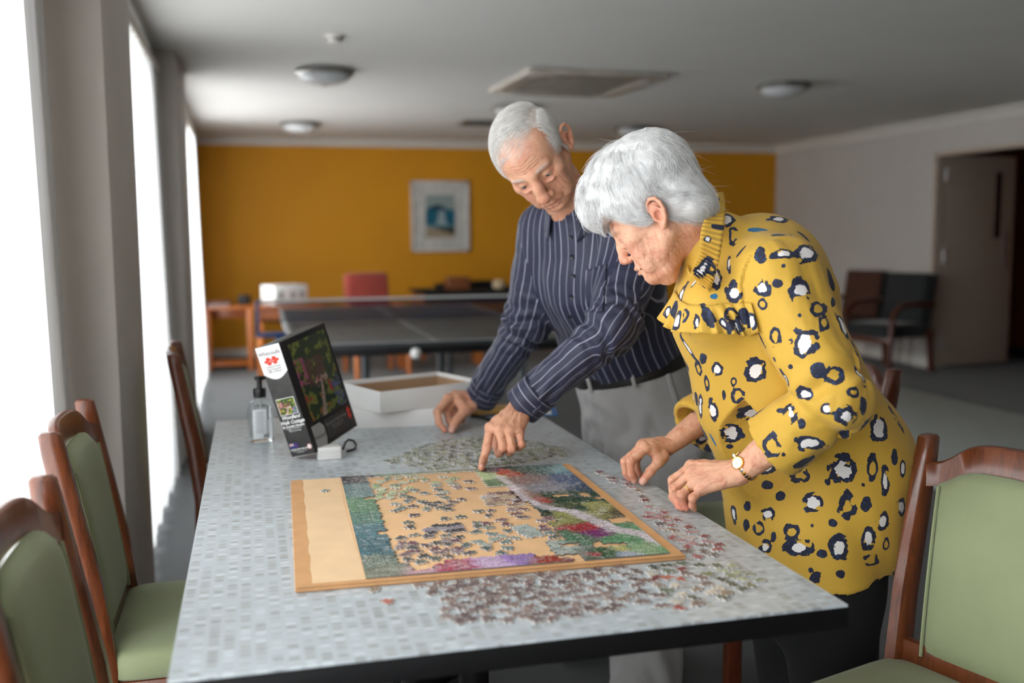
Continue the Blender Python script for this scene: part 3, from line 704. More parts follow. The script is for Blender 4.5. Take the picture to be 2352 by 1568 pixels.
# ------------------------------------------------------------------ puzzle board
m_tan = plain('tan_hardboard', rgb(224, 182, 136), .7, var=.05, vscale=30, bump=.1, bscale=300)
m_tan_l = plain('pale_tan_board_paper', rgb(230, 196, 154), .75, var=.05, vscale=20, bump=.1, bscale=300)
m_tan_d = plain('brown_paper_edge_tape', rgb(206, 156, 106), .6, var=.08, vscale=25, bump=.15, bscale=200)
r = empty('puzzle_board', (BO[0], BO[1], ZT), BANG)
MB().box((BW, BD, BT-.001), (BW/2, BD/2, (BT-.001)/2+.0003), .002).build('base_board', m_tan_d, r)
MB().box((BW-.010, BD-.012, .001), (BW/2-.001, BD/2+.002, BT-.0003), .0003).build('board_face', m_tan, r)
bl = MB()
edge = [(.0255+.0012*math.sin(k*1.7)+.0008*math.sin(k*4.1), BD*k/24) for k in range(25)]
bl.prism([(.001, .001)]+[(.001, BD-.001)]+edge[::-1], BT, BT+.0006); bl.build('paper_tape', m_tan_d, r, 0)
bl = MB(); PU0 = .108
bl.prism([(a+.0004, min(BD-.002, max(.012, b_))) for a, b_ in edge]+[(PU0-.002, BD-.002), (PU0-.006, BD*.7), (PU0-.004, BD*.4), (PU0-.001, .012)], BT, BT+.0005); bl.build('paper_strip', m_tan_l, r, 0)
bl = MB(); bl.prism([(.002, .0005), (BW-.001, .0005), (BW-.001, .010), (.45, .012), (.2, .013), (.03, .015), (.002, .013)], BT, BT+.0008); bl.build('paper_tape', m_tan_d, r, 0)
bl = MB(); bl.prism([(BW-.019, .014), (BW-.001, .012), (BW-.001, BD-.001), (BW-.018, BD-.001), (BW-.017, BD*.6), (BW-.0185, BD*.3)], BT, BT+.0006); bl.build('paper_tape', m_tan_d, r, 0)
tag(r, 'tan hardboard with taped edge carrying the half finished jigsaw', 'board')

# ------------------------------------------------------------------ jigsaw pieces
ZB = ZT+BT+.0008
CELL = .0187; NC, NR = 27, 36; U0, V0 = PU0, .0135
PT = .0021
tab_pts = [(.37, .0), (.31, .17), (.42, .235), (.58, .235), (.69, .17), (.63, .0)]
rs = random.Random(5)
hs = [[rs.choice((-1, 1)) for _ in range(NR+1)] for _ in range(NC)]      # horizontal edges
vs_ = [[rs.choice((-1, 1)) for _ in range(NR)] for _ in range(NC+1)]     # vertical edges
def side(p, q, sgn, sw):
    """points from p towards q with a tab; sgn>0 bulges to the left of p->q"""
    out = [p]
    if sgn == 0: return out
    d_ = (q[0]-p[0], q[1]-p[1]); nrm = (-d_[1], d_[0])
    for a, h in tab_pts: out.append((p[0]+d_[0]*a+nrm[0]*h*sgn, p[1]+d_[1]*a+nrm[1]*h*sgn))
    return out
def piece_outline(i, j, shrink=.965):
    c = ((i+.5), (j+.5)); P = [(i, j), (i+1, j), (i+1, j+1), (i, j+1)]
    sg = [0 if j == 0 else -hs[i][j], 0 if i == NC-1 else -vs_[i+1][j], 0 if j == NR-1 else hs[i][j+1], 0 if i == 0 else vs_[i][j]]
    pts = []
    for k in range(4):
        pts += side(P[k], P[(k+1) % 4], sg[k], 0)
    return [(c[0]+(x-c[0])*shrink, c[1]+(y-c[1])*shrink) for x, y in pts]
def inside(p, poly):
    x, y = p; c = False; n = len(poly)
    for k in range(n):
        (x0, y0), (x1, y1) = poly[k], poly[(k+1) % n]
        if (y0 > y) != (y1 > y) and x < (x1-x0)*(y-y0)/(y1-y0)+x0: c = not c
    return c
m_top = print_mat('printed_puzzle_face', .38, 420, .7, .15)
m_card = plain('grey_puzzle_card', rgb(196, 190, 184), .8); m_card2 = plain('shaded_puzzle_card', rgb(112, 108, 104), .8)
def piece_mesh(name, outl, cols=None, z0=0.0, th=PT):
    n = len(outl); co = [(x, y, z0+th) for x, y in outl]+[(x, y, z0) for x, y in outl]
    fc = [tuple(range(n))]+[(k, n+k, n+(k+1) % n, (k+1) % n) for k in range(n)]
    me = bpy.data.meshes.new(name); me.from_pydata(co, [], fc); me.materials.append(m_top); me.materials.append(m_card)
    mi = [0]+[1]*n; me.polygons.foreach_set('material_index', mi)
    if cols is not None: paint_attr(me, np.concatenate([cols, cols]))
    return me
chunk = [to_board(*c3(x, y)) for x, y in [(1045, 185), (1060, 215), (1100, 272), (1190, 275), (1215, 300), (1290, 345), (1350, 385), (1450, 445), (1480, 490), (1510, 520), (1500, 560), (1425, 575), (1440, 610), (1500, 640), (1380, 645), (1300, 630), (1220, 640), (1130, 660), (1000, 665), (830, 690), (800, 715), (600, 728), (520, 725), (500, 760), (2200, 760), (2200, 90), (1045, 90)]]
holes = [to_board(*c3(x, y)) for x, y in [(1500, 318), (1640, 322), (1685, 335), (1820, 445), (1850, 450), (1780, 460), (1795, 592), (1700, 585), (1560, 595), (1560, 655)]]
cellsA = []
for i in range(NC):
    for j in range(NR):
        p_ = (U0+(i+.5)*CELL, V0+(j+.5)*CELL)
        ok = i < (3 if j > 2 else 4) or j == NR-1 or inside(p_, chunk)
        if i == 2 and rs.random() < .12: ok = False
        if i < 18 and j == NR-1: ok = True
        if any((p_[0]-h[0])**2+(p_[1]-h[1])**2 < (.014)**2 for h in holes): ok = False
        if ok: cellsA.append((i, j))
def world_xy(u_, v_): return BO+BX*u_+BY*v_
puz = empty('jigsaw_puzzle', (BO[0], BO[1], ZB), BANG)
tag(puz, 'half assembled garden jigsaw puzzle lying on the tan board', 'jigsaw puzzle')
cellsA.sort(key=lambda c_: np.linalg.norm(world_xy(U0+c_[0]*CELL, V0+c_[1]*CELL)))
rest_co, rest_fc, rest_mi, rest_col = [], [], [], []
for n_, (i, j) in enumerate(cellsA):
    ol = [(U0+x*CELL, V0+y*CELL) for x, y in piece_outline(i, j)]
    cols = picture(np.array(ol)); cc = picture(np.array([[U0+(i+.5)*CELL, V0+(j+.5)*CELL]])); cols = .75*cols+.25*cc
    if n_ < 300:
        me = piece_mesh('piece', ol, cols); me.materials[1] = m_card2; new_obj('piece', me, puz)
    else:
        k0 = len(rest_co); m_ = len(ol)
        rest_co += [(x, y, PT) for x, y in ol]+[(x, y, 0) for x, y in ol]; rest_fc += [tuple(range(k0, k0+m_))]+[(k0+k, k0+m_+k, k0+m_+(k+1) % m_, k0+(k+1) % m_) for k in range(m_)]
        rest_mi += [0]+[1]*m_; rest_col += [cols, cols]
if rest_co:
    me = bpy.data.meshes.new('far_pieces'); me.from_pydata(rest_co, [], rest_fc); me.materials.append(m_top); me.materials.append(m_card); me.polygons.foreach_set('material_index', rest_mi); paint_attr(me, np.concatenate(rest_col))
    o = new_obj('far_pieces', me, puz); o['kind'] = 'stuff'
# small finished bits lying in the open middle of the board
def bit(cx, cy, nx, ny, ang, cf, label, seed):
    rr = random.Random(seed); u_, v_ = to_board(*c3(cx, cy)); w_ = world_xy(u_, v_)
    r = empty('puzzle_section', (w_[0], w_[1], ZB), BANG+ang)
    for i in range(nx):
        for j in range(ny):
            if nx*ny > 8 and rr.random() < .14: continue
            ol = [((x-10-i+i-nx/2)*CELL, (y-10-ny/2)*CELL) for x, y in piece_outline(10+i, 10+j)]
            base = np.array([lin(k) for k in cf(i, j, rr)]); nz = vnoise(np.array(ol)*400+seed*7, seed)[:, None]
            new_obj('piece', piece_mesh('piece', ol, np.clip(base*(.55+.9*nz), 0, 1)), r)
    tag(r, label, 'puzzle section')
bit(1180, 345, 4, 6, .05, lambda i, j, q: q.choice([(150, 118, 106), (206, 196, 196), (110, 76, 70), (188, 170, 140), (96, 70, 84)]), 'joined puzzle section showing cottage windows', 1)
bit(870, 503, 4, 3, .0, lambda i, j, q: (150, 142, 156) if j % 2 else (60, 48, 56), 'joined puzzle section showing a lilac grey roof', 2)
bit(1318, 515, 2, 4, .2, lambda i, j, q: (172, 186, 182), 'joined pale grey green puzzle section', 3)

# loose pieces
m_loose = None
def loose_mat():
    t = NT('loose_puzzle_face'); oi = t.n('ObjectInfo'); a = t.noise(t.obj(), 330, 3); b_ = t.noise(t.obj(), 700, 2)
    k = t.ramp(a, [(.25, (.28, .28, .28, 1)), (.5, (.95, .95, .95, 1)), (.75, (1.7, 1.65, 1.6, 1))])
    c_ = t.mix(1.0, oi.outputs['Color'], k, 'MULTIPLY'); c_ = t.mix(t.math('GREATER_THAN', b_, .62), c_, rgb(196, 190, 184))
    t.col(c_); t.set(Roughness=.4); return t.m
m_loose = loose_mat()
loose_meshes = []
for k in range(14):
    i, j = rs.randrange(3, NC-3), rs.randrange(3, NR-3); s_ = rs.uniform(.93, 1.06)
    me = piece_mesh('loose_piece', [((x-i-.5)*CELL*s_*(.86+.16*min(1, max(0, max(abs(x-i-.5), abs(y-j-.5))-.5)/.235)), (y-j-.5)*CELL*(.86+.16*min(1, max(0, max(abs(x-i-.5), abs(y-j-.5))-.5)/.235))) for x, y in piece_outline(i, j, 1.0)]); me.materials[0] = m_loose; loose_meshes.append(me)
BRN = [(118, 100, 98), (132, 112, 106), (104, 88, 90), (140, 122, 116), (96, 76, 74), (124, 98, 92), (86, 66, 70)]
GRN = [(126, 142, 112), (88, 106, 84), (158, 168, 136), (70, 90, 78), (170, 180, 150), (110, 120, 84)]
MIX = [(150, 60, 60), (120, 46, 52), (92, 112, 88), (190, 186, 170), (62, 76, 66), (176, 96, 78), (140, 124, 104), (96, 110, 116), (206, 196, 180)]
PNK = [(150, 84, 92), (120, 60, 70), (170, 130, 136), (100, 92, 92), (186, 176, 170), (140, 110, 84)]
DRK = [(66, 66, 62), (82, 92, 84), (56, 58, 58), (104, 110, 104), (92, 76, 78), (120, 128, 118)]
MAR = [(106, 62, 74), (120, 86, 92), (84, 60, 66), (142, 120, 126), (70, 70, 72)]
TEA = [(106, 128, 126), (134, 154, 146), (84, 104, 104), (64, 84, 84), (160, 170, 160)]
LIM = [(168, 186, 128), (140, 164, 112), (190, 200, 160), (120, 142, 108), (204, 208, 176)]
loose = []    # (x, y, z, colour, tag)
def free(x, y, lst, dmin):
    return all((x-q[0])**2+(y-q[1])**2 > dmin*dmin for q in lst)
occupied_b = [tuple(world_xy(U0+(i+.5)*CELL, V0+(j+.5)*CELL)) for i, j in cellsA]
for o in [q for q in COL.objects if q.name.startswith('puzzle_section')]:
    for ch in o.children:
        c_ = np.mean([v.co[:] for v in ch.data.vertices], 0); a = o.rotation_euler.z
        occupied_b.append((o.location.x+c_[0]*math.cos(a)-c_[1]*math.sin(a), o.location.y+c_[0]*math.sin(a)+c_[1]*math.cos(a)))
def scatter_px(poly, z, pal, where, dmin, tries, maxn=999, keep=1.0):
    Q = [PZ(x, y, z)[:2] for x, y in poly]; xs = [q[0] for q in Q]; ys = [q[1] for q in Q]; n0 = 0
    for _ in range(tries):
        x, y = rs.uniform(min(xs), max(xs)), rs.uniform(min(ys), max(ys))
        if n0 >= maxn: break
        if inside((x, y), Q) and free(x, y, loose, dmin) and fbm(np.array([[x*22, y*22]]), 4)[0] < keep:
            lx, ly = (np.array([x, y])-BO) @ BX, (np.array([x, y])-BO) @ BY
            if z < ZB and -.012 < lx < BW+.012 and -.012 < ly < BD+.012: continue
            loose.append((x, y, z, rs.choice(pal), where)); n0 += 1
def cluster(cx, cy, n_, pal, spread=1.0):
    n_ = max(1, round(n_*.62))
    k = 0; t_ = 0; R_ = .0115*math.sqrt(n_)*spread+.004
    u_, v_ = to_board(*c3(cx, cy)); c_ = world_xy(u_, v_)
    while k < n_ and t_ < 400:
        t_ += 1; a = rs.uniform(0, 6.28); q = R_*math.sqrt(rs.random())*(1+t_/300); x, y = c_[0]+q*math.cos(a), c_[1]+q*math.sin(a)*1.3
        if free(x, y, loose, .0195) and free(x, y, occupied_b, .0215): loose.append((x, y, ZB, rs.choice(pal), 'strip' if cx < 300 else 'board')); k += 1
for args in [(450, 300, 9, LIM), (470, 325, 5, LIM), (600, 250, 6, LIM), (720, 230, 7, LIM), (810, 255, 2, LIM), (620, 295, 6, LIM), (790, 300, 9, TEA), (690, 335, 5, DRK), (660, 378, 3, TEA), (740, 368, 7, DRK), (850, 385, 8, DRK), (900, 350, 5, DRK), (975, 290, 4, MAR), (960, 265, 1, TEA), (1030, 250, 1, DRK), (905, 222, 4, LIM),
    (930, 238, 2, LIM), (565, 412, 1, DRK), (700, 422, 1, MAR), (685, 455, 1, DRK), (660, 485, 2, DRK), (850, 450, 2, DRK), (990, 435, 1, DRK), (1030, 480, 3, DRK), (1095, 462, 2, MAR), (1100, 425, 5, DRK), (1250, 405, 5, MAR), (1300, 438, 2, DRK), (1235, 460, 3, MAR), (1370, 475, 4, MAR), (1440, 475, 3, MAR), (1395, 522, 2, TEA), (1070, 532, 4, TEA),
    (1160, 505, 4, DRK), (1200, 545, 6, TEA), (1060, 580, 6, TEA), (1165, 612, 4, TEA), (1020, 638, 1, MAR), (590, 575, 5, MAR), (640, 612, 7, MAR), (710, 552, 2, DRK), (790, 560, 3, MAR), (800, 600, 8, MAR), (880, 600, 5, MAR), (770, 645, 4, DRK), (860, 630, 4, MAR), (910, 560, 3, DRK), (600, 660, 3, DRK), (225, 308, 1, TEA), (1500, 520, 1, DRK)]: cluster(*args)
zl = ZT+.0004
scatter_px([(985, 1365), (1010, 1335), (1090, 1310), (1280, 1300), (1360, 1320), (1330, 1360), (1440, 1380), (1400, 1405), (1230, 1428), (1010, 1428), (1000, 1400), (1060, 1395)], zl, BRN, 'pile', .0188, 9000)
scatter_px([(905, 1340), (1000, 1320), (1060, 1310), (1000, 1350), (940, 1350)], zl, BRN, 'pile', .021, 600, keep=.62)
scatter_px([(1270, 1300), (1400, 1290), (1490, 1310), (1480, 1370), (1420, 1400), (1330, 1370)], zl, BRN, 'pile', .021, 1500, keep=.6)
scatter_px([(1390, 1300), (1470, 1288), (1600, 1310), (1690, 1340), (1690, 1370), (1560, 1400), (1470, 1390), (1450, 1340)], zl, MIX+BRN[:3], 'mixed', .021, 1500, keep=.58)
scatter_px([(1560, 1295), (1720, 1300), (1765, 1320), (1700, 1370), (1600, 1340)], zl, GRN+MIX[3:4], 'mixed', .021, 900, keep=.57)
scatter_px([(1455, 1165), (1500, 1160), (1545, 1190), (1650, 1245), (1650, 1285), (1590, 1280), (1520, 1215)], zl, PNK, 'edge', .02, 1500, keep=.62)
scatter_px([(1370, 1080), (1430, 1100), (1520, 1165), (1500, 1185), (1440, 1130)], zl, PNK, 'edge', .024, 500, keep=.55)
for x, y in [(860, 1355), (893, 1382), (1018, 1418), (1450, 1330), (1505, 1330), (1035, 1418), (1180, 1420)]:
    q = PZ(x, y, zl)[:2]
    if free(q[0], q[1], loose, .017): loose.append((q[0], q[1], zl, rs.choice(MIX), 'apart'))
scatter_px([(885, 1062), (930, 1040), (1000, 1015), (1130, 1000), (1200, 1010), (1290, 1030), (1295, 1050), (1150, 1070), (1000, 1080)], zl, GRN, 'far', .0188, 6000, keep=.68)
loose.sort(key=lambda q: q[0]**2+q[1]**2)
HUE = [((118, 100, 98), 'taupe'), ((132, 112, 106), 'warm taupe'), ((104, 88, 90), 'plum grey'), ((140, 122, 116), 'pale taupe'), ((96, 76, 74), 'dark brown'), ((124, 98, 92), 'reddish brown'), ((86, 66, 70), 'dark plum'),
       ((126, 142, 112), 'sage green'), ((88, 106, 84), 'moss green'), ((158, 168, 136), 'pale green'), ((70, 90, 78), 'dark green'), ((170, 180, 150), 'light sage'), ((110, 120, 84), 'olive green'), ((150, 60, 60), 'red'), ((120, 46, 52), 'deep red'), ((92, 112, 88), 'leaf green'), ((190, 186, 170), 'cream'), ((62, 76, 66), 'bottle green'),
       ((176, 96, 78), 'coral'), ((140, 124, 104), 'tan brown'), ((96, 110, 116), 'slate blue'), ((206, 196, 180), 'ivory'), ((150, 84, 92), 'rose'), ((120, 60, 70), 'wine red'), ((170, 130, 136), 'pale pink'), ((100, 92, 92), 'grey'), ((186, 176, 170), 'off white'), ((140, 110, 84), 'light brown'), ((66, 66, 62), 'charcoal'), ((82, 92, 84), 'grey green'),
       ((56, 58, 58), 'blackish'), ((104, 110, 104), 'stone grey'), ((92, 76, 78), 'brown grey'), ((120, 128, 118), 'light grey green'), ((106, 62, 74), 'maroon'), ((120, 86, 92), 'dusty maroon'), ((84, 60, 66), 'dark maroon'), ((142, 120, 126), 'mauve'), ((70, 70, 72), 'dark grey'), ((106, 128, 126), 'teal grey'), ((134, 154, 146), 'pale teal'),
       ((84, 104, 104), 'teal'), ((64, 84, 84), 'dark teal'), ((160, 170, 160), 'silvery green'), ((168, 186, 128), 'lime green'), ((140, 164, 112), 'grass green'), ((190, 200, 160), 'pale lime'), ((120, 142, 108), 'fern green'), ((204, 208, 176), 'pale yellow green')]
HUE = dict(HUE)
LAB = {'pile': ('in the brown heap on the tabletop before the board', 'loose brown pieces'), 'mixed': ('near the table corner in the red and green scatter', 'loose coloured pieces'), 'apart': ('lying apart from the brown heap on the tabletop', 'pieces lying apart'),
       'edge': ('between the board and the table edge by the hands', 'loose pink pieces'), 'board': ('lying on the open middle of the tan board', 'loose pieces on the board'), 'strip': ('lying alone on the pale paper strip of the board', 'loose pieces on the board'), 'far': ('in the heap behind the board', 'loose green pieces')}
rest_co, rest_fc, rest_mi, rest_col = [], [], [], []
for n_, (x, y, z, c_, wh) in enumerate(loose):
    me = loose_meshes[n_ % len(loose_meshes)]; a = rs.uniform(0, 6.28)
    if n_ < 300:
        o = new_obj('puzzle_piece', me); o.location = (x, y, z); o.rotation_euler = (0, 0, a); o.color = (*[lin(k) for k in c_], 1)
        tag(o, 'loose %s puzzle piece %s' % (HUE.get(tuple(c_), 'brown'), LAB[wh][0]), 'puzzle piece', LAB[wh][1])
    else:
        k0 = len(rest_co); m_ = len(me.vertices)//2; ca, sa = math.cos(a), math.sin(a)
        rest_co += [(x+v.co.x*ca-v.co.y*sa, y+v.co.x*sa+v.co.y*ca, z+v.co.z) for v in me.vertices]
        rest_fc += [tuple(range(k0, k0+m_))]+[(k0+k, k0+m_+k, k0+m_+(k+1) % m_, k0+(k+1) % m_) for k in range(m_)]; rest_mi += [0]+[1]*m_
        nz = np.array([rs.uniform(.5, 1.5) for _ in range(m_)])[:, None]; cl = np.clip(np.array([lin(k) for k in c_])[None]*nz, 0, 1); rest_col += [cl, cl]
me = bpy.data.meshes.new('scattered_puzzle_pieces'); me.from_pydata(rest_co, [], rest_fc); me.materials.append(m_top); me.materials.append(m_card); me.polygons.foreach_set('material_index', rest_mi); paint_attr(me, np.concatenate(rest_col))
o = new_obj('scattered_puzzle_pieces', me); tag(o, 'remaining loose puzzle pieces strewn on the board and the far table', 'puzzle pieces', kind='stuff')
print('pieces', len(cellsA), len(loose))

# ------------------------------------------------------------------ puzzle box lid standing at a tilt
LD, LX, LY, LZ = Vector((.1333, 2.3965, .7593)), Vector((.5751, .8039, .1519)), Vector((-.7694, .5945, -.2335)), Vector((-.278, .0174, .9604))
LL, LS, LF = .281, .070, .205      # length, spine depth, face width
LY = (LY-LX*LY.dot(LX)).normalized(); LZ = LX.cross(LY)
r = empty('puzzle_box_lid', LD)
def L_(a, b_, c_): return LX*a+LY*b_+LZ*c_
m_bk = plain('black_printed_card', rgb(20, 20, 21), .45, bump=.05, bscale=500); m_gy = plain('charcoal_printed_card', rgb(58, 56, 55), .5, var=.2, vscale=60, bump=.1, bscale=300)
Mx = frame_m((0, 0, 0), LX, LY)
MB().box((LF, .003, LL), (LF/2, .0015, LL/2), .0008).build('front_panel', m_bk, r, 40, Mx)
MB().box((.003, LS, LL), (.0015, LS/2, LL/2), .0008).build('spine_panel', m_gy, r, 40, Mx)
MB().box((.003, LS, LL), (LF-.0015, LS/2, LL/2), .0008).build('side_panel', m_bk, r, 40, Mx)
MB().box((LF, LS, .003), (LF/2, LS/2, .0015), .0008).build('end_panel', m_white, r, 40, Mx)
MB().box((LF, LS, .003), (LF/2, LS/2, LL-.0015), .0008).build('end_panel', m_bk, r, 40, Mx)
m_print = print_mat('glossy_garden_print', .3, 600, .2, .3)
m_wtxt = plain('white_ink', rgb(232, 232, 230), .5, var=.02); m_ktxt = plain('dark_ink', rgb(40, 42, 44), .5, var=.02); m_rtxt = plain('red_ink', rgb(216, 62, 42), .45, var=.05); m_btxt = plain('blue_ink', rgb(44, 54, 120), .5)
def garden(dim):
    def f(uv):
        p = np.stack([uv[:, 0]*.46, uv[:, 1]*.60], 1); a = fbm(uv*[9, 12], 41, 4); b_ = fbm(uv*[14, 18]+9, 47, 4); g = uv[:, 1]
        col = np.where((a > .52)[:, None], np.array([lin(120), lin(128), lin(52)]), np.array([lin(44), lin(62), lin(34)]))
        cot = (np.abs(uv[:, 0]-.45) < .25) & (g > .38) & (g < .74) & (b_ > .34); col[cot] = [lin(92), lin(68), lin(52)]
        wal = (np.abs(uv[:, 0]-.5) < .2) & (g > .36) & (g < .5) & (b_ > .55); col[wal] = [lin(196), lin(176), lin(160)]
        pk = (uv[:, 0] < .25) & (g > .45) & (g < .8) & (b_ > .45); col[pk] = [lin(170), lin(90), lin(120)]
        rd = (a > .6) & (b_ > .56) & (g < .5); col[rd] = [lin(170), lin(50), lin(50)]
        pth = np.abs(uv[:, 0]-(.35+.55*g-.25*g*g)) < .055*(1-g*1.3).clip(.1, 1); pth &= g < .5; col[pth] = [lin(168), lin(146), lin(136)]
        bl_ = (uv[:, 0] > .75) & (g < .42) & (b_ > .5); col[bl_] = [lin(90), lin(100), lin(140)]
        return np.clip(col*(.5+vnoise(uv*[60, 80], 3)[:, None])*dim, 0, 1)
    return f
Fm = lambda a, c_: frame_m(L_(a, 0, c_), LX, LZ)            # on the front panel, facing out
Sm = lambda b_, c_: frame_m(L_(0, b_, c_), -LY, LZ)          # on the spine
print_panel('cover_print', Fm(LF*.54, LL*.60), LF*.80, LL*.70, 60, 80, garden(.75), r, m_print)
print_panel('spine_print', Sm(LS*.5, LL*.455), LS*.72, LL*.14, 30, 24, garden(1.7), r, m_print, .0012)
MB().box((LS*.76, LL*.15, .0004), (0, 0, .0005)).build('print_border', m_wtxt, r, 0, Sm(LS*.5, LL*.455))
b = MB(); pts_ = [(-LS/2, LL*.14), (-LS/2, -LL*.10)]+[(-LS/2+LS*k/12, -LL*.10-.016*math.sin(math.pi*k/12)) for k in range(1, 12)]+[(LS/2, -LL*.10), (LS/2, LL*.14)]
b.prism(pts_[::-1], .0002, .0008); b.build('white_shield', m_wtxt, r, 0, Sm(LS/2, LL*.86))
text_mesh('brand_lettering', 'Whitcoulls', .0145, m_ktxt, r, Sm(LS*.5, LL*.935) @ Matrix.Translation((0, 0, .0012)))
def jig(s):
    P = []; C_ = [(-1, -.7), (1, -.7), (1, .7), (-1, .7)]
    for k, sg in enumerate((-1, 1, -1, 1)):
        p_, q = C_[k], C_[(k+1) % 4]; L0 = math.hypot(q[0]-p_[0], q[1]-p_[1]); dx, dy = (q[0]-p_[0])/L0, (q[1]-p_[1])/L0; nx, ny = dy*sg, -dx*sg; of = .34 if sg > 0 else .12; mx, my = (p_[0]+q[0])/2+nx*of, (p_[1]+q[1])/2+ny*of; P.append(p_)
        for a in range(11):
            th = math.radians(231-a*28.2 if sg > 0 else 204-a*22.8); P.append((mx+(dx*math.cos(th)+nx*math.sin(th))*.27, my+(dy*math.cos(th)+ny*math.sin(th))*.27))
    return [(x*s, y*s) for x, y in P]
b = MB(); b.prism(jig(.0135), .0009, .0014); b.build('red_jigsaw_logo', m_rtxt, r, 0, Sm(LS*.5, LL*.868) @ Matrix.Rotation(.05, 4, 'Z'))
text_mesh('logo_lettering', '1000 PIECE\nJIGSAW PUZZLE', .0027, m_wtxt, r, Sm(LS*.5, LL*.868) @ Matrix.Translation((0, 0, .002)))
text_mesh('size_lettering', 'Finished Puzzle\nApproximately\n688 x 483mm', .0062, m_ktxt, r, Sm(LS*.5, LL*.795) @ Matrix.Translation((0, 0, .0012)), spacing=1.1)
text_mesh('title_lettering', 'Woodland\nWalk Cottage', .0125, m_wtxt, r, Sm(LS*.5, LL*.335) @ Matrix.Translation((0, 0, .0012)), .35, bold=.0004)
text_mesh('artist_lettering', 'By Dominic Davison', .0078, m_wtxt, r, Sm(LS*.5, LL*.277) @ Matrix.Translation((0, 0, .0012)), .1, bold=.0003)
text_mesh('licence_lettering', 'Image Courtesy of\nMGL Licensing', .006, m_wtxt, r, Sm(LS*.5, LL*.247) @ Matrix.Translation((0, 0, .0012)), .1)
MB().box((LS*.36, LL*.045, .0004), (0, 0, .0005)).build('flag', m_btxt, r, 0, Sm(LS*.76, LL*.105))
b = MB()
for s in (-1, 1): b.box((.013, .0013, .0003), (0, 0, .0009), rot=(s*.5, 'Z'))
b.box((.0125, .0022, .0003), (0, 0, .001)); b.box((.0024, .0062, .0003), (0, 0, .001)); b.build('flag_cross', m_wtxt, r, 0, Sm(LS*.84, LL*.114))
b = MB().box((.0125, .0011, .0003), (0, 0, .0013)); b.box((.0012, .0062, .0003), (0, 0, .0013)); b.build('flag_red_cross', m_rtxt, r, 0, Sm(LS*.84, LL*.114))
b = MB()
for x, y in ((0, .0035), (.003, 0), (-.003, .0005), (0, -.004)): b.cyl((x, y, .0006), (x, y, .0011), .0009, n=6)
b.build('flag_stars', m_rtxt, r, 0, Sm(LS*.655, LL*.105))
MB().cyl((0, 0, .0003), (0, 0, .0009), .0068, n=24).build('round_seal', m_wtxt, r, 0, Sm(LS*.14, LL*.075))
MB().tube([(.006*math.cos(k*.4), .006*math.sin(k*.4), .001) for k in range(16)], .0006, 5, closed=True).build('seal_ring', m_rtxt, r, 0, Sm(LS*.14, LL*.075))
text_mesh('origin_lettering', 'MADE IN NEW ZEALAND', .0046, m_wtxt, r, Sm(LS*.56, LL*.068) @ Matrix.Translation((0, 0, .001)), bold=.0002)
text_mesh('address_lettering', 'Whitcoulls Puzzles Auckland\nNew Zealand', .0036, m_wtxt, r, Sm(LS*.56, LL*.045) @ Matrix.Translation((0, 0, .001)))
b = MB(); b.prism([(-.03, -.03), (.012, -.03), (.02, -.012), (.02, .018), (.008, .03), (-.03, .03)], .0004, .0009); b.build('grey_tab', m_paper, r, 0, Fm(LF*.22, LL*.115))
text_mesh('tab_lettering', 'Whitcoulls', .0125, m_ktxt, r, Fm(LF*.2, LL*.11) @ Matrix.Translation((0, 0, .0012)), .0)
MB().box((LF*.62, LL*.17, .0004), (0, 0, .0004)).build('caption_band', m_gy, r, 0, Fm(LF*.66, LL*.13))
text_mesh('caption_lettering', 'Woodland Walk Cottage', .0095, m_paper, r, Fm(LF*.6, LL*.165) @ Matrix.Translation((0, 0, .001)))
text_mesh('caption_small_lettering', '1000 Piece Jigsaw Puzzle\nDominic Davison', .006, m_paper, r, Fm(LF*.6, LL*.12) @ Matrix.Translation((0, 0, .001)))
b = MB(); b.prism(jig(.0105), .0009, .0014); b.build('red_jigsaw_logo', m_rtxt, r, 0, Fm(LF*.9, LL*.155) @ Matrix.Rotation(math.pi/2, 4, 'Z'))
tag(r, 'black puzzle box lid with garden picture standing tilted on the table', 'box lid')
# white carton the lid leans on
m_kraft = plain('kraft_card', rgb(172, 142, 112), .8, var=.05)
r = empty('small_white_carton', (.166, 2.424, ZT), math.radians(4))
MB().box((.056, .040, .030), (0, 0, .0155), .0015).build('carton_body', m_white, r)
MB().cyl((.0281, .0, .016), (.0287, .0, .016), .009, n=20).build('blue_sticker', m_btxt, r)
MB().box((.05, .0012, .008), (0, -.0206, .024)).build('flap', m_white, r)
tag(r, 'small white carton propping up the black puzzle box lid', 'carton')
cp = [PZ(x, y, z) for x, y, z in [(788, 1030, ZT+.012), (793, 1016, ZT+.016), (801, 1009, ZT+.018), (812, 1012, ZT+.014), (818, 1021, ZT+.006), (815, 1030, ZT+.0035), (806, 1034, ZT+.0035), (797, 1036, ZT+.0035)]]
cab = MB().tube(cp, .003, 8).build('black_cable', m_black)
tag(cab, 'short black cable curling out behind the small white carton', 'cable')

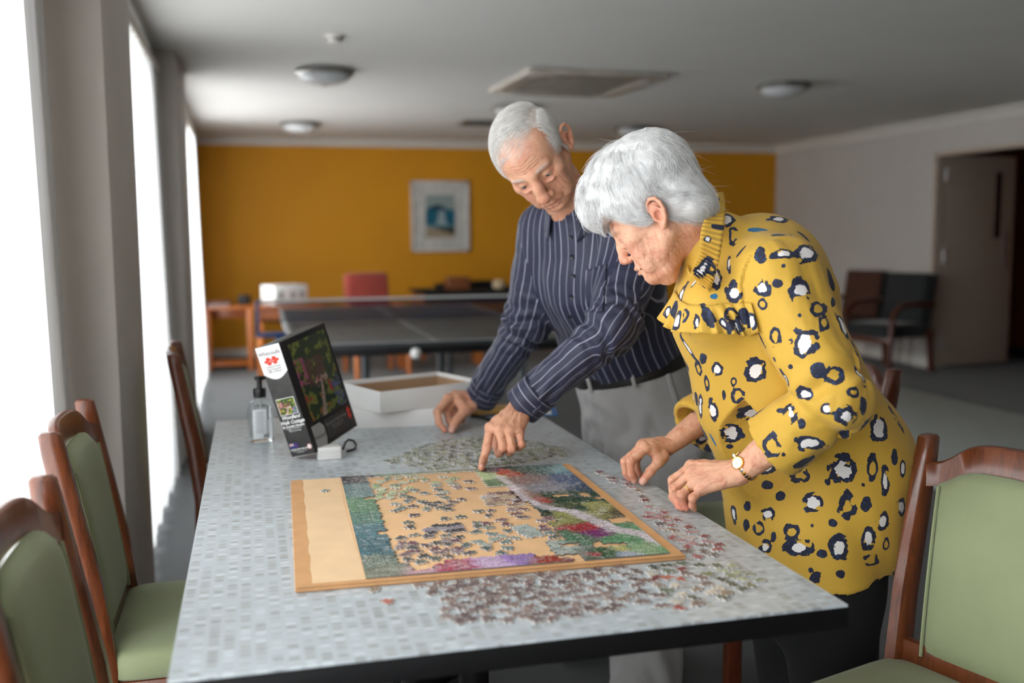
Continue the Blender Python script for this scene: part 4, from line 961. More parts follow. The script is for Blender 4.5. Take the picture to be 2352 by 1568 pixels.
# ------------------------------------------------------------------ white box base and tray
def tray(name, c_, w_, d_, h_, rz, label, floor_mat, open_top=True, tilt=None):
    r = empty(name, c_, rz)
    if tilt: r.rotation_euler = (tilt[0], tilt[1], rz)
    t_ = .004
    for s in (-1, 1):
        MB().box((w_, t_, h_), (0, s*(d_/2-t_/2), h_/2), .0012).build('long_wall', m_white, r)
        MB().box((t_, d_-2*t_, h_), (s*(w_/2-t_/2), 0, h_/2), .0012).build('short_wall', m_white, r)
        MB().box((w_-2*t_, .0016, h_-.014), (0, s*(d_/2-t_-.0009), h_/2-.006), 0).build('kraft_lining', m_kraft, r)
        MB().box((.0016, d_-2*t_-.004, h_-.014), (s*(w_/2-t_-.0009), 0, h_/2-.006), 0).build('kraft_lining', m_kraft, r)
    MB().box((w_-2*t_, d_-2*t_, .003), (0, 0, .0015 if open_top else h_-.0016)).build('bottom' if open_top else 'top_panel', floor_mat, r)
    tag(r, label, 'box'); return r
tray('white_box_base', (.393, 2.884, ZT), .325, .235, .050, math.radians(-5), 'white cardboard box base lying flat under the open tray', m_white, False)
tray('open_box_tray', (.444, 2.902, ZT+.0505), .345, .255, .060, math.radians(21.5), 'open white box tray with brown inside resting on a white box base', m_kraft)

# ------------------------------------------------------------------ sanitiser bottle
q = (PZ(571, 1014, ZT)+PZ(630, 1018, ZT))/2
def clear_plastic():
    t = NT('clear_bottle_plastic'); t.col(rgb(236, 240, 240)); t.set(Roughness=.06, IOR=1.3); t.b.inputs['Transmission Weight'].default_value = .93
    t.bump(t.noise(t.obj(), 60, 2), .05, .0005); return t.m
r = empty('sanitiser_bottle', (q[0], q[1]+.02, ZT), math.radians(12))
def sq_lathe(b, prof, n=40, e=.35, sy=.72):
    rings = []
    for R_, z, sq in prof:
        ring = []
        for k in range(n):
            a = 2*math.pi*k/n; ca, sa = math.cos(a), math.sin(a); ee = e*sq+1*(1-sq)
            ring.append(b.bm.verts.new((R_*math.copysign(abs(ca)**ee, ca), R_*(sy*sq+1*(1-sq))*math.copysign(abs(sa)**ee, sa), z)))
        rings.append(ring)
    for A, B in zip(rings, rings[1:]):
        for k in range(n): b.bm.faces.new((A[k], A[(k+1) % n], B[(k+1) % n], B[k]))
    b.bm.faces.new(rings[0][::-1]); b.bm.faces.new(rings[-1])
b = MB(); sq_lathe(b, [(.026, 0, 1), (.0295, .003, 1), (.0305, .008, 1), (.0305, .088, 1), (.029, .096, .9), (.024, .105, .6), (.0165, .111, .15), (.0145, .114, 0), (.0145, .118, 0)]); b.build('bottle_body', clear_plastic(), r, 50)
m_label = plain('pale_label_paper', rgb(234, 238, 240), .55, var=.02); m_ink = plain('grey_label_ink', rgb(140, 148, 152), .6)
lb = MB().box((.036, .0008, .078), (-.007, -.0232, .05), .0003).build('label', m_label, r)
b = MB()
for k in range(14): b.box((.024-(k % 3)*.003, .0004, .0012), (-.007, -.0238, .082-k*.0042)); 
b.build('label_print', m_ink, lb)
b = MB()
for k in range(6): b.box((.0008+.0006*(k % 2), .0004, .009), (.003+k*.0021, -.0238, .018))
b.build('barcode', m_ktxt, lb)
MB().box((.034, .0008, .078), (.004, .0232, .05), .0003).build('rear_label', m_label, r)
b = MB().lathe([(0, .118), (.0155, .118), (.0165, .12), (.0165, .139), (.015, .142), (.0075, .143), (.0068, .146), (.0068, .163), (.012, .164), (.0125, .172), (.009, .174), (0, .174)], 24); b.build('pump_collar', m_black, r)
MB().tube([(0, 0, .169), (.02, -.004, .169), (.032, -.006, .1675), (.036, -.007, .163)], [.0055, .0045, .004, .0036], 10).build('pump_nozzle', m_black, r)
MB().cyl((0, 0, .004), (0, 0, .118), .0022, n=8).build('dip_tube', m_white, r)
tag(r, 'clear sanitiser bottle with black pump and pale label', 'bottle')

# ------------------------------------------------------------------ papers and strap behind the hands
m_bluef = plain('blue_folder_card', rgb(40, 108, 180), .5); m_yel = plain('ochre_card', rgb(176, 134, 62), .6)
q = PZ(1255, 950, ZT); r = empty('blue_folder', (.80, 2.90, ZT), math.radians(-14))
MB().box((.22, .15, .003), (-.02, 0, .0017), .0008).build('folder_cover', m_bluef, r)
MB().box((.205, .14, .003), (-.03, .004, .0048), .0008).build('paper', m_white, r)
tag(r, 'blue folder with papers at the far table edge', 'folder')
o = MB().box((.16, .11, .012), (0, 0, .006), .002).build('ochre_notebook', m_yel); o.location = (.70, 2.90, ZT+.0065); o.rotation_euler = (0, 0, -.2); tag(o, 'ochre notebook lying on the blue folder papers', 'notebook')
a_, b_ = PZ(1085, 955, ZT+.006), PZ(1185, 972, ZT+.006)
o = MB().tube([Vector(a_)*(1-k/10)+Vector(b_)*(k/10)+Vector((0, .006*math.sin(k*.6), .002*math.sin(k))) for k in range(11)], .0085, 8, flat=.45).build('black_strap', m_black); tag(o, 'black strap lying on the table behind the pointing hand', 'strap')
# ------------------------------------------------------------------ implicit-surface modelling for the two people
def V3(*a): return np.array(a, float)
def unit(v): v = np.asarray(v, float); return v/np.linalg.norm(v)
class Field:
    """sampled distance field; shapes are blended in one after the other and turned into one continuous mesh"""
    BIG = .05
    def __init__(s, lo, hi, h):
        s.lo = np.asarray(lo, float); s.h = h; s.n = np.ceil((np.asarray(hi, float)-s.lo)/h).astype(int)+1
        s.d = np.full(s.n, s.BIG, np.float32)
    def _box(s, lo, hi, k):
        m = k+.014+3*s.h
        a = np.clip(np.floor((np.asarray(lo)-m-s.lo)/s.h).astype(int), 0, s.n); b = np.clip(np.ceil((np.asarray(hi)+m-s.lo)/s.h).astype(int)+1, 0, s.n)
        return tuple(slice(int(p), int(q)) for p, q in zip(a, b))
    def _pts(s, sl):
        ax = [(s.lo[i]+s.h*np.arange(sl[i].start, sl[i].stop)).astype(np.float32) for i in range(3)]
        return np.meshgrid(*ax, indexing='ij', sparse=True)
    def _put(s, sl, e, k, sub):
        d = s.d[sl]
        if sub: e = -e; d = -d; d2 = -e; d = d
        if sub:
            # smooth max(d0, -prim)
            a, b = s.d[sl], e
            if k > 0: h = np.clip(.5-.5*(b-a)/k, 0, 1); s.d[sl] = b*(1-h)+a*h+k*h*(1-h)
            else: s.d[sl] = np.maximum(a, b)
        else:
            a, b = s.d[sl], e
            if k > 0: h = np.clip(.5+.5*(b-a)/k, 0, 1); s.d[sl] = b*(1-h)+a*h-k*h*(1-h)
            else: s.d[sl] = np.minimum(a, b)
    def cone(s, a, b, ra, rb=None, k=.01, sub=False, axis=None, flat=1.0):
        """tapered capsule; axis/flat squash the section along one direction"""
        a, b = np.asarray(a, float), np.asarray(b, float); rb = ra if rb is None else rb; R = max(ra, rb)*max(1, flat)
        sl = s._box(np.minimum(a-R, b-R), np.maximum(a+R, b+R), k)
        if min(q.stop-q.start for q in sl) <= 0: return s
        X, Y, Z = s._pts(sl); px, py, pz = X-a[0], Y-a[1], Z-a[2]; ba = b-a; L2 = float(ba @ ba)
        if L2 < 1e-12: t = np.zeros_like(px+py+pz)
        else: t = np.clip((px*ba[0]+py*ba[1]+pz*ba[2])/L2, 0, 1)
        qx, qy, qz = px-t*ba[0], py-t*ba[1], pz-t*ba[2]
        if axis is not None:
            ax = unit(axis); c = qx*ax[0]+qy*ax[1]+qz*ax[2]; f = 1/flat-1
            qx, qy, qz = qx+c*f*ax[0], qy+c*f*ax[1], qz+c*f*ax[2]
        e = np.sqrt(qx*qx+qy*qy+qz*qz)-(ra+(rb-ra)*t)
        s._put(sl, e*min(1.0, flat), k, sub); return s
    def ell(s, c, r, k=.01, R=None, sub=False):
        """ellipsoid with radii r along the columns of R"""
        c, r = np.asarray(c, float), np.asarray(r, float); R = np.eye(3) if R is None else np.asarray(R, float)
        ext = np.sqrt(((R*r)**2).sum(1)); sl = s._box(c-ext, c+ext, k)
        if min(q.stop-q.start for q in sl) <= 0: return s
        X, Y, Z = s._pts(sl); p = (X-c[0], Y-c[1], Z-c[2]); k0 = k1 = 0
        for j in range(3):
            q = p[0]*R[0, j]+p[1]*R[1, j]+p[2]*R[2, j]; q = q/r[j]; k0 = k0+q*q; k1 = k1+(q/r[j])**2
        k0 = np.sqrt(k0); k1 = np.sqrt(k1)+1e-9
        s._put(sl, k0*(k0-1)/k1, k, sub); return s
    def chain(s, pts, rad, k=.01, sub=False):
        rad = rad if hasattr(rad, '__len__') else [rad]*len(pts)
        for a, b, ra, rb in zip(pts, pts[1:], rad, rad[1:]): s.cone(a, b, ra, rb, k, sub)
        return s
    def plane(s, p, n, k=.003):
        """cut away everything on the +n side of the plane"""
        n = unit(n); X, Y, Z = s._pts(tuple(slice(0, int(q)) for q in s.n)); e = -((X-p[0])*n[0]+(Y-p[1])*n[1]+(Z-p[2])*n[2])
        s._put(tuple(slice(0, int(q)) for q in s.n), e, k, True); return s
    def fn(s, f):
        """add f(x,y,z) to the field"""
        X, Y, Z = s._pts(tuple(slice(0, int(q)) for q in s.n)); s.d = s.d+f(X, Y, Z); return s
    def sample(s, P):
        q = np.clip((P-s.lo)/s.h, 0, s.n-1.001); i = q.astype(int); f = q-i; o = 0
        for a in (0, 1):
            for b in (0, 1):
                for c in (0, 1): o = o+np.where(a, f[:, 0], 1-f[:, 0])*np.where(b, f[:, 1], 1-f[:, 1])*np.where(c, f[:, 2], 1-f[:, 2])*s.d[i[:, 0]+a, i[:, 1]+b, i[:, 2]+c]
        return o
    def grad(s, P):
        e = s.h; g = np.stack([s.sample(P+np.eye(3)[k]*e)-s.sample(P-np.eye(3)[k]*e) for k in range(3)], 1); return g/np.maximum(np.linalg.norm(g, axis=1), 1e-6)[:, None]
    def mesh(s):
        d = s.d; n = d.shape; sg = d < 0
        cn = np.zeros(tuple(q-1 for q in n), np.int8)
        for i in (0, 1):
            for j in (0, 1):
                for k in (0, 1): cn += sg[i:n[0]-1+i, j:n[1]-1+j, k:n[2]-1+k]
        act = (cn > 0) & (cn < 8); idx = np.full(cn.shape, -1, np.int64); C = np.argwhere(act); idx[act] = np.arange(len(C))
        acc = np.zeros((len(C), 3)); cnt = np.zeros(len(C))
        cor = [(i, j, k) for i in (0, 1) for j in (0, 1) for k in (0, 1)]
        dv = {c: d[C[:, 0]+c[0], C[:, 1]+c[1], C[:, 2]+c[2]].astype(np.float64) for c in cor}
        for a in cor:
            for ax in range(3):
                if a[ax]: continue
                b = tuple(a[q]+(q == ax) for q in range(3)); da, db = dv[a], dv[b]; m = (da < 0) != (db < 0)
                t = np.where(m, da/np.where(m, da-db, 1), 0); P = np.repeat(np.array(a, float)[None], len(C), 0); P[:, ax] += t
                acc[m] += P[m]; cnt[m] += 1
        v = s.lo+(C+acc/cnt[:, None])*s.h
        F = []
        for ax in range(3):
            u, w_ = (ax+1) % 3, (ax+2) % 3
            sa = [slice(None)]*3; sb = [slice(None)]*3; sa[ax] = slice(0, n[ax]-1); sb[ax] = slice(1, n[ax])
            ch = sg[tuple(sa)] != sg[tuple(sb)]; E = np.argwhere(ch); ok = (E[:, u] > 0) & (E[:, u] < n[u]-1) & (E[:, w_] > 0) & (E[:, w_] < n[w_]-1); E = E[ok]
            ins = sg[E[:, 0], E[:, 1], E[:, 2]]
            q = []
            for du, dw in ((-1, -1), (0, -1), (0, 0), (-1, 0)):
                c = E.copy(); c[:, u] += du; c[:, w_] += dw; q.append(idx[c[:, 0], c[:, 1], c[:, 2]])
            q = np.stack(q, 1); q[~ins] = q[~ins][:, ::-1]; F.append(q)
        return v, np.concatenate(F)
def smooth_mesh(v, f, it=1, lam=.5):
    for _ in range(it):
        acc = np.zeros_like(v); cnt = np.zeros(len(v))
        for a, b in ((0, 1), (1, 2), (2, 3), (3, 0)):
            for p, q in ((a, b), (b, a)):
                np.add.at(acc, f[:, p], v[f[:, q]]); np.add.at(cnt, f[:, p], 1)
        v = v+lam*(acc/np.maximum(cnt, 1)[:, None]-v)
    return v
def vnormals(v, f):
    n = np.cross(v[f[:, 2]]-v[f[:, 0]], v[f[:, 3]]-v[f[:, 1]]); o = np.zeros_like(v)
    for k in range(4): np.add.at(o, f[:, k], n)
    return o/np.maximum(np.linalg.norm(o, axis=1), 1e-12)[:, None]
def np_obj(name, v, f, mat, parent=None, cols=None, attrs=None, smooth=True):
    me = bpy.data.meshes.new(name); v = np.asarray(v, np.float32); f = np.asarray(f, np.int32); m = f.shape[1]
    me.vertices.add(len(v)); me.vertices.foreach_set('co', v.ravel()); me.loops.add(f.size); me.loops.foreach_set('vertex_index', f.ravel())
    me.polygons.add(len(f)); me.polygons.foreach_set('loop_start', np.arange(0, f.size, m, dtype=np.int32))
    try: me.polygons.foreach_set('loop_total', np.full(len(f), m, np.int32))
    except Exception: pass
    me.update(calc_edges=True); me.validate()
    if cols is not None: paint_attr(me, cols)
    for k, a in (attrs or {}).items():
        at = me.attributes.new(k, 'FLOAT', 'POINT'); at.data.foreach_set('value', np.asarray(a, np.float32))
    me.materials.append(mat)
    if smooth: me.shade_smooth()
    return new_obj(name, me, parent)
def join_np(parts):
    vs2, fs2, cs2, o = [], [], [], 0
    for v, f, c in parts: vs2.append(v); fs2.append(f+o); cs2.append(c); o += len(v)
    return np.concatenate(vs2), np.concatenate(fs2), np.concatenate(cs2)
def split_faces(v, f, fmask):
    """sub-mesh of the faces in fmask"""
    g = f[fmask]; u, inv = np.unique(g, return_inverse=True); return v[u], inv.reshape(g.shape), u
def seg_t(p, a, b):
    ab = b-a; t = np.clip(((p-a) @ ab)/(ab @ ab), 0, 1); return t, np.linalg.norm(p-a-t[:, None]*ab, axis=1)
def bounds(pts, m):
    p = np.array(pts); return p.min(0)-m, p.max(0)+m

def skin_mat(name, age=1.0):
    """skin: painted base tone, blotches, age spots, pores and fine creases"""
    t = NT(name); o = t.obj(); a = t.attr('Col')
    bl = t.noise(o, 38, 4, .6); c = t.mix(t.math('MULTIPLY', t.step(bl, .40, .75), .5*age), a.outputs['Color'], rgb(186, 108, 82))
    sp = t.noise(o, 110, 4, .6); c = t.mix(t.math('MULTIPLY', t.step(sp, .56, .74), .26*age), c, rgb(148, 84, 58))
    pl = t.noise(o, 85, 3); c = t.mix(t.math('MULTIPLY', t.step(pl, .5, .8), .14), c, rgb(244, 214, 196))
    t.col(c); t.set(Roughness=.5); t.b.inputs['Specular IOR Level'].default_value = .38
    t.b.inputs['Subsurface Weight'].default_value = .12; t.b.inputs['Subsurface Radius'].default_value = (.01, .004, .002); t.b.inputs['Subsurface Scale'].default_value = .6
    cr = t.noise(t.scale(o, (1, 1, 1)), 260, 4, .65, 1.5); po = t.noise(o, 900, 2)
    wv = t.noise(t.scale(o, (3.2, 1.0, 1.0)), 120, 3, .6, 2.0); n0 = t.bump(wv, .30*age, .003); n1 = t.bump(cr, .26*age, .0020, n0); t.bump(po, .25, .0006, n1); return t.m
SK_M = np.array([lin(214), lin(162), lin(132)]); SK_W = np.array([lin(220), lin(170), lin(140)])

def ear(fd, side, c, s=1.0, tilt=0.0, flare=.5):
    """outer ear: helix rim, antihelix, tragus, lobe around a hollow; side=+1 person's right"""
    ct, st = math.cos(tilt), math.sin(tilt)
    def E(y, z, out): 
        yy, zz = y*ct-z*st, y*st+z*ct
        return V3(c[0]+side*(out+flare*max(0, -yy+.006))*s, c[1]+yy*s, c[2]+zz*s)
    fd.ell(E(-.006, .002, .002), (.007*s, .016*s, .026*s), .004)
    hel = [E(.006, .002, .004), E(.010, .014, .007), E(.006, .027, .009), (E(-.004, .033, .010)), E(-.015, .029, .010), E(-.021, .016, .010), E(-.021, .002, .009), E(-.016, -.012, .008), E(-.008, -.022, .007), E(-.001, -.027, .006)]
    fd.chain(hel, [.003*s, .0034*s, .0034*s, .0036*s, .0038*s, .0038*s, .0036*s, .0036*s, .0044*s, .0052*s], .002)
    fd.ell(E(-.002, -.024, .005), (.004*s, .008*s, .009*s), .004)
    fd.ell(E(-.004, -.004, .011), (.010*s, .0085*s, .011*s), .003, sub=True)
    fd.ell(E(-.009, .017, .013), (.007*s, .005*s, .009*s), .003, sub=True)
    fd.chain([E(-.013, -.010, .007), E(-.0145, .004, .008), E(-.008, .013, .008), E(.0, .018, .007)], .0026*s, .0025)
    fd.ell(E(.007, -.004, .006), (.004*s, .004*s, .006*s), .003)

def hand(fd, wrist, fingers, thumb, fr, pr=.0135, knuckle=None, fill=3, wr=.026, k_f=.003):
    """palm from metacarpals, four jointed fingers and a thumb leaving the side of the palm"""
    m = [f[0] for f in fingers]
    # palm slab
    for i in range(3):
        for q in range(fill+1):
            t = q/fill
            e = m[i]*(1-t)+m[i+1]*t; b = wrist[0]*(1-(i+t)/3)+wrist[1]*((i+t)/3)
            fd.cone(b, e, pr*1.05, pr*.82, .007)
    for i, f in enumerate(fingers):
        r = fr[i]; rad = [r*1.12, r*1.02, r*.9, r*.72][:len(f)]
        fd.cone(f[0], f[1], r*1.1, r*.95, k_f); fd.ell(f[1], (r*1.03,)*3, k_f)
        fd.cone(f[1], f[2], r*.96, r*.86, k_f)
        fd.cone(f[2], f[3], r*.9, r*.74, k_f)
    r = fr[4]
    fd.cone(thumb[1]*.7+thumb[0]*.3, m[0]*.72+wrist[0]*.28, r*1.15, r*1.15, .012)      # web between thumb and palm
    fd.cone(thumb[0], thumb[1], r*1.45, r*1.15, .008); fd.cone(thumb[1], thumb[2], r*1.12, r*.98, .003); fd.cone(thumb[2], thumb[3], r*1.02, r*.78, .003)
# ------------------------------------------------------------------ the man in the striped shirt
from mathutils.bvhtree import BVHTree
def bvh_of(v, f): return BVHTree.FromPolygons([tuple(map(float, q)) for q in v], [tuple(map(int, q)) for q in f])
def cast(bvh, px, py):
    """place and normal of the modelled surface seen at a photo pixel"""
    h = bvh.ray_cast(Vector(CAM), Vector(unit(ray(px, py)))); return (np.array(h[0]), np.array(h[1])) if h[0] is not None else (None, None)
def Pj(l): return [PY(*q) for q in l]
def frame_cols(r_, f_, u_): return np.stack([r_, f_, u_], 1)

def eye_obj(parent, c, r, R, gaze):
    """eyeball with iris and pupil rings; gaze in head axes"""
    b = MB(); n = 20; g = unit(R @ np.asarray(gaze, float)); prof = [(math.sin(a), math.cos(a)) for a in [k*math.pi/24 for k in range(25)]]
    M_ = Matrix.Translation(Vector(c)) @ Vector((0, 0, 1)).rotation_difference(Vector(g)).to_matrix().to_4x4()
    b.lathe([(r*s if 0 < i < 24 else 0, r*z) for i, (s, z) in enumerate(prof)], n)
    o = b.build('eye', m_eye, parent, 180, M_); loc = np.array([v.co[:] for v in o.data.vertices]); a = np.degrees(np.arccos(np.clip(((loc-np.array(c))/r) @ g, -1, 1)))
    col = np.where((a < 13)[:, None], [.01, .01, .012], np.where((a < 30)[:, None], [.06, .08, .10], [.42, .36, .33])); paint_attr(o.data, col); return o
def _eye_mat():
    t = NT('eye_surface'); t.col(t.attr('Col').outputs['Color']); t.set(Roughness=.08); return t.m
m_eye = _eye_mat()

def head_field(h, sc_, fem, neck_pts, neck_r, mouth_open=0.0):
    """head in its own axes (x = person's right, y = face, z = up); one continuous surface with the neck"""
    fd = Field((-.115, -.135, -.20), (.115, .15, .145), h); S = 1.0
    fd.ell((0, -.012, .042), (.0745, .097, .073), .01); fd.ell((0, .036, .046), (.061, .051, .054), .03)
    fd.ell((0, .03, -.018), (.060, .064, .083), .03)
    for s in (-1, 1):
        fd.cone((s*.050, -.004, -.040), (s*.02, .070, -.088), .020, .016, .022)          # jaw
        fd.ell((s*.046, .060, -.012), (.021, .020, .017), .02)                            # cheekbone
        fd.ell((s*.038, .066, -.046), (.018, .018, .022), .02)                            # cheek
        fd.cone((s*.010, .0905, .027), (s*.044, .077, .026), .0085, .007, .012)           # brow
    fd.ell((0, .082, -.092), (.021, .015, .015), .014)
    fd.ell((0, .079, -.066), (.032, .023, .026), .016)
    for s in (-1, 1): fd.ell((s*.0315, .1005, .0075), (.0175, .0145, .0105), .011, sub=True)
    if fem:
        fd.chain([(0, .093, .018), (0, .102, -.006), (0, .1110, -.026)], [.0070, .0082, .0104], .011)
    else:
        fd.chain([(0, .094, .020), (0, .107, -.004), (0, .1155, -.027)], [.0085, .0112, .0150], .012)
    nb = .0085 if fem else .0105
    fd.ell((0, .1120 if fem else .1175, -.032), (.0100, .0095, .0088) if fem else (.0148, .0112, .0115), .006)
    for s in (-1, 1):
        fd.ell((s*(.0115 if fem else .0155), .1040, -.036), (.0072, .0100, .0074) if fem else (.0082, .0105, .0085), .005)
        fd.ell((s*.0062, .1085, -.0455), (.0036, .0055, .0038), .002, sub=True)
        fd.ell((s*.0315, .0768, .0060), (.0140, .0140, .0128), .004)                       # lids over the eyeball
        fd.chain([(s*.0185, .0885, .0045), (s*.026, .0920, .0035), (s*.036, .0910, .0032), (s*.0445, .0845, .0040)], [.0016, .0030, .0030, .0014] if not fem else .0014, .0015, True)   # lid opening
        fd.chain([(s*.019, .0915, .0125), (s*.031, .0945, .0150), (s*.045, .0860, .0120)], .0016, .0030, True)                            # upper lid crease
        fd.chain([(s*.019, .0905, -.0050), (s*.030, .0925, -.0095), (s*.043, .0850, -.0070)], .0016, .0035, True)                          # bag under the eye
        fd.ell((s*.031, .0885, -.0125), (.011, .006, .0045), .005)
        fd.chain([(s*.0155, .1005, -.034), (s*.025, .0955, -.049), (s*.0325, .087, -.066), (s*.033, .080, -.080)], [.0012, .0022, .0022, .0012], .0055, True)  # nose-to-mouth fold
        fd.ell((s*.041, .069, -.070), (.010, .013, .016), .012)                            # jowl
    # lips
    fd.chain([(-.023, .0915, -.0655), (-.010, .1000, -.0610), (0, .1010, -.0622), (.010, .1000, -.0610), (.023, .0915, -.0655)], [.0022, .0042, .0042, .0042, .0022], .004)
    fd.chain([(-.021, .0905, -.0700), (-.008, .0990, -.0735), (.008, .0990, -.0735), (.021, .0905, -.0700)], [.0022, .0048, .0048, .0022], .004)
    fd.chain([(-.0305, .0845, -.0690), (-.010, .1022, -.0672), (.010, .1022, -.0672), (.0305, .0845, -.0690)], .0013+mouth_open, .0018, True)
    fd.ell((0, .0975, -.0815), (.016, .006, .0045), .007, sub=True)
    fd.cone((0, .1035, -.0475), (0, .1015, -.0565), .002, .0018, .004, True)              # philtrum
    # forehead lines and crow's feet
    for s in (-1, 1):
        fd.cone((s*.0075, .0985, .016), (s*.0090, .0935, .034), .0010, .0008, .004, True)
        for dz in (-.006, .0, .006): fd.cone((s*.0495, .0795, .004+dz*.5), (s*.0585, .063, .004+dz*1.8), .0009, .0007, .003, True)
        for q in range(3): fd.chain([(s*(.039+.007*q), .080-.008*q, -.040), (s*(.044+.007*q), .070-.008*q, -.062), (s*(.042+.006*q), .060-.006*q, -.083)], .0008, .003, True)
    ear(fd, 1, (.0735, -.010, -.004), 1.0, .12); ear(fd, -1, (-.0735, -.010, -.004), 1.0, .12)
    fd.chain(neck_pts, neck_r, .022)
    return fd
def face_lines(L, n, sc_=1.0):
    """forehead furrows and cheek creases as fine displacement in head axes"""
    x, y, z = L[:, 0], L[:, 1], L[:, 2]; d = np.zeros(len(L)); f = np.clip((y-.05)/.02, 0, 1)*np.clip((.048-np.abs(x))/.02, 0, 1)
    for zk, ph_ in ((.042, 0), (.049, 1.3), (.056, .4), (.063, 2.)): d -= f*.0013*np.exp(-((z-zk+.0022*np.cos(x*75)+.0015*np.sin(x*160+ph_))/.0013)**2)
    s_ = np.clip((-.012-z)/.012, 0, 1)*np.clip((np.abs(x)-.030)/.008, 0, 1)*np.clip((y-.015)/.02, 0, 1)
    d -= s_*.0011*np.maximum(0, np.sin(np.abs(x)*620+z*170+2*np.sin(z*90)))**3
    return n*d[:, None]*sc_
def skin_paint(v, base, R=None, o=None, sc_=1.0, extra=()):
    """tones in head axes: ruddy nose, cheeks and ears, darker lips"""
    L = (v if R is None else ((v-o) @ R)/sc_); c = np.repeat(base[None], len(v), 0)
    def blob(p, r_, col, a): 
        nonlocal c; w_ = np.exp(-(((L-np.array(p))/np.array(r_))**2).sum(1))[:, None]*a; c = c*(1-w_)+np.array([lin(k) for k in col])*w_
    blob((0, .12, -.032), (.018, .02, .014), (206, 120, 100), .6)
    for s in (-1, 1):
        blob((s*.045, .07, -.03), (.022, .03, .022), (206, 132, 112), .5); blob((s*.085, -.015, .0), (.02, .03, .035), (206, 130, 110), .55)
        blob((s*.0315, .092, .003), (.02, .012, .0055), (156, 92, 80), .6); blob((s*.031, .09, -.010), (.014, .012, .006), (196, 130, 118), .4)
        blob((s*.03, .088, .027), (.022, .012, .005), (214, 196, 184), .55)
    blob((0, .098, -.0672), (.024, .014, .0058), (178, 104, 96), .75); blob((0, .10, -.0672), (.026, .012, .0016), (84, 40, 38), .85)
    for p, r_, col, a in extra: blob(p, r_, col, a)
    return c
def ribbons(roots, flow, n, step, width, seed, lift=0.0, taper=.25):
    """hair: grows each root along flow(p, i) and returns thin three-sided strands"""
    rr = np.random.RandomState(seed); P = roots.copy(); path = [P.copy()]
    for i in range(n):
        P = P+flow(P, i)*step[:, None]; path.append(P.copy())
    path = np.stack(path, 1); N = len(P); m = n+1
    t = np.gradient(path, axis=1); t /= np.maximum(np.linalg.norm(t, axis=2), 1e-9)[..., None]
    a = np.cross(t, rr.randn(N, 1, 3)); a /= np.maximum(np.linalg.norm(a, axis=2), 1e-9)[..., None]; b = np.cross(t, a)
    w_ = (width*np.linspace(1, taper, m))[None, :, None]
    vv = np.stack([path+w_*(a*math.cos(q)+b*math.sin(q)) for q in (0, 2.094, 4.189)], 2)   # N,m,3,3
    v = vv.reshape(-1, 3); base = (np.arange(N)*m*3)[:, None, None]+(np.arange(n)*3)[None, :, None]; k = np.array([0, 1, 2])[None, None]
    f = np.stack([base+k, base+(k+1) % 3, base+3+(k+1) % 3, base+3+k], -1).reshape(-1, 4)
    return v, f
def hair_mat(name, c1, c2):
    t = NT(name); o = t.obj(); f = t.noise(o, 60, 3); t.col(t.ramp(f, [(.3, c1), (.7, c2)])); t.set(Roughness=.42)
    t.b.inputs['Specular IOR Level'].default_value = .5; t.b.inputs['Sheen Weight'].default_value = .2; return t.m

man = empty('person', (1.08, 2.66, 0))
m_skin_m = skin_mat('man_skin')
MV = [Vector(man.location)]
def local(v): return v-np.array(man.location)
# --- key places
N_ = PY(1322, 478, 2.36); PB = PY(1458, 905, 2.66); CH = PY(1372, 640, 2.43); BE = PY(1418, 770, 2.555)
U_ = unit(N_-PB); _f = -FWD*math.cos(math.radians(33))-RGT*math.sin(math.radians(33)); F_ = unit(_f-U_*(_f @ U_)); L_m = np.cross(U_, F_)
SL, EL, WL = PY(1462, 565, 2.30), PY(1408, 752, 2.18), PY(1199, 934, 2.285)
SR, ER, WR = PY(1254, 530, 2.49), PY(1210, 742, 2.57), PY(1103, 916, 2.735)
# --- head pose: looking down to the table, tipped to his right
d_ = unit(ray(1235, 400)); tc = -d_; rg = unit(RGT-d_*(RGT @ d_)); up0 = np.cross(rg, d_); up0 = up0 if up0[2] > 0 else -up0
yw, pt, rl = math.radians(20), math.radians(36), math.radians(28)
f1 = tc*math.cos(yw)-rg*math.sin(yw); l1 = rg*math.cos(yw)+tc*math.sin(yw)
f2 = f1*math.cos(pt)-up0*math.sin(pt); u2 = up0*math.cos(pt)+f1*math.sin(pt)
def rot(v, ax, a): ax = unit(ax); return v*math.cos(a)+np.cross(ax, v)*math.sin(a)+ax*(ax @ v)*(1-math.cos(a))
f2, u2 = rot(f2, tc, rl), rot(u2, tc, rl)
HR = frame_cols(np.cross(f2, u2), f2, u2); HS = 1.0
HO = PY(1228, 414, 2.215)-HR @ V3(0, .090, .008)
neck_l = [HR.T @ (q-HO)/HS for q in (HO+HR @ V3(0, -.03, -.03), HO*.45+N_*.55+F_*.0, N_-U_*.03)]
fd = head_field(.0021, HS, False, neck_l, [.052, .054, .062]); hv, hf = fd.mesh(); hv = smooth_mesh(hv, hf, 1, .3); hv = hv+face_lines(hv, vnormals(hv, hf))
hv = (HR @ (hv.T*HS)).T+HO
parts = [(hv, hf, skin_paint(hv, SK_M, HR, HO, HS, [((0, .07, .085), (.05, .05, .03), (228, 178, 156), .5), ((-.02, .075, .075), (.015, .03, .012), (196, 118, 92), .5)]))]
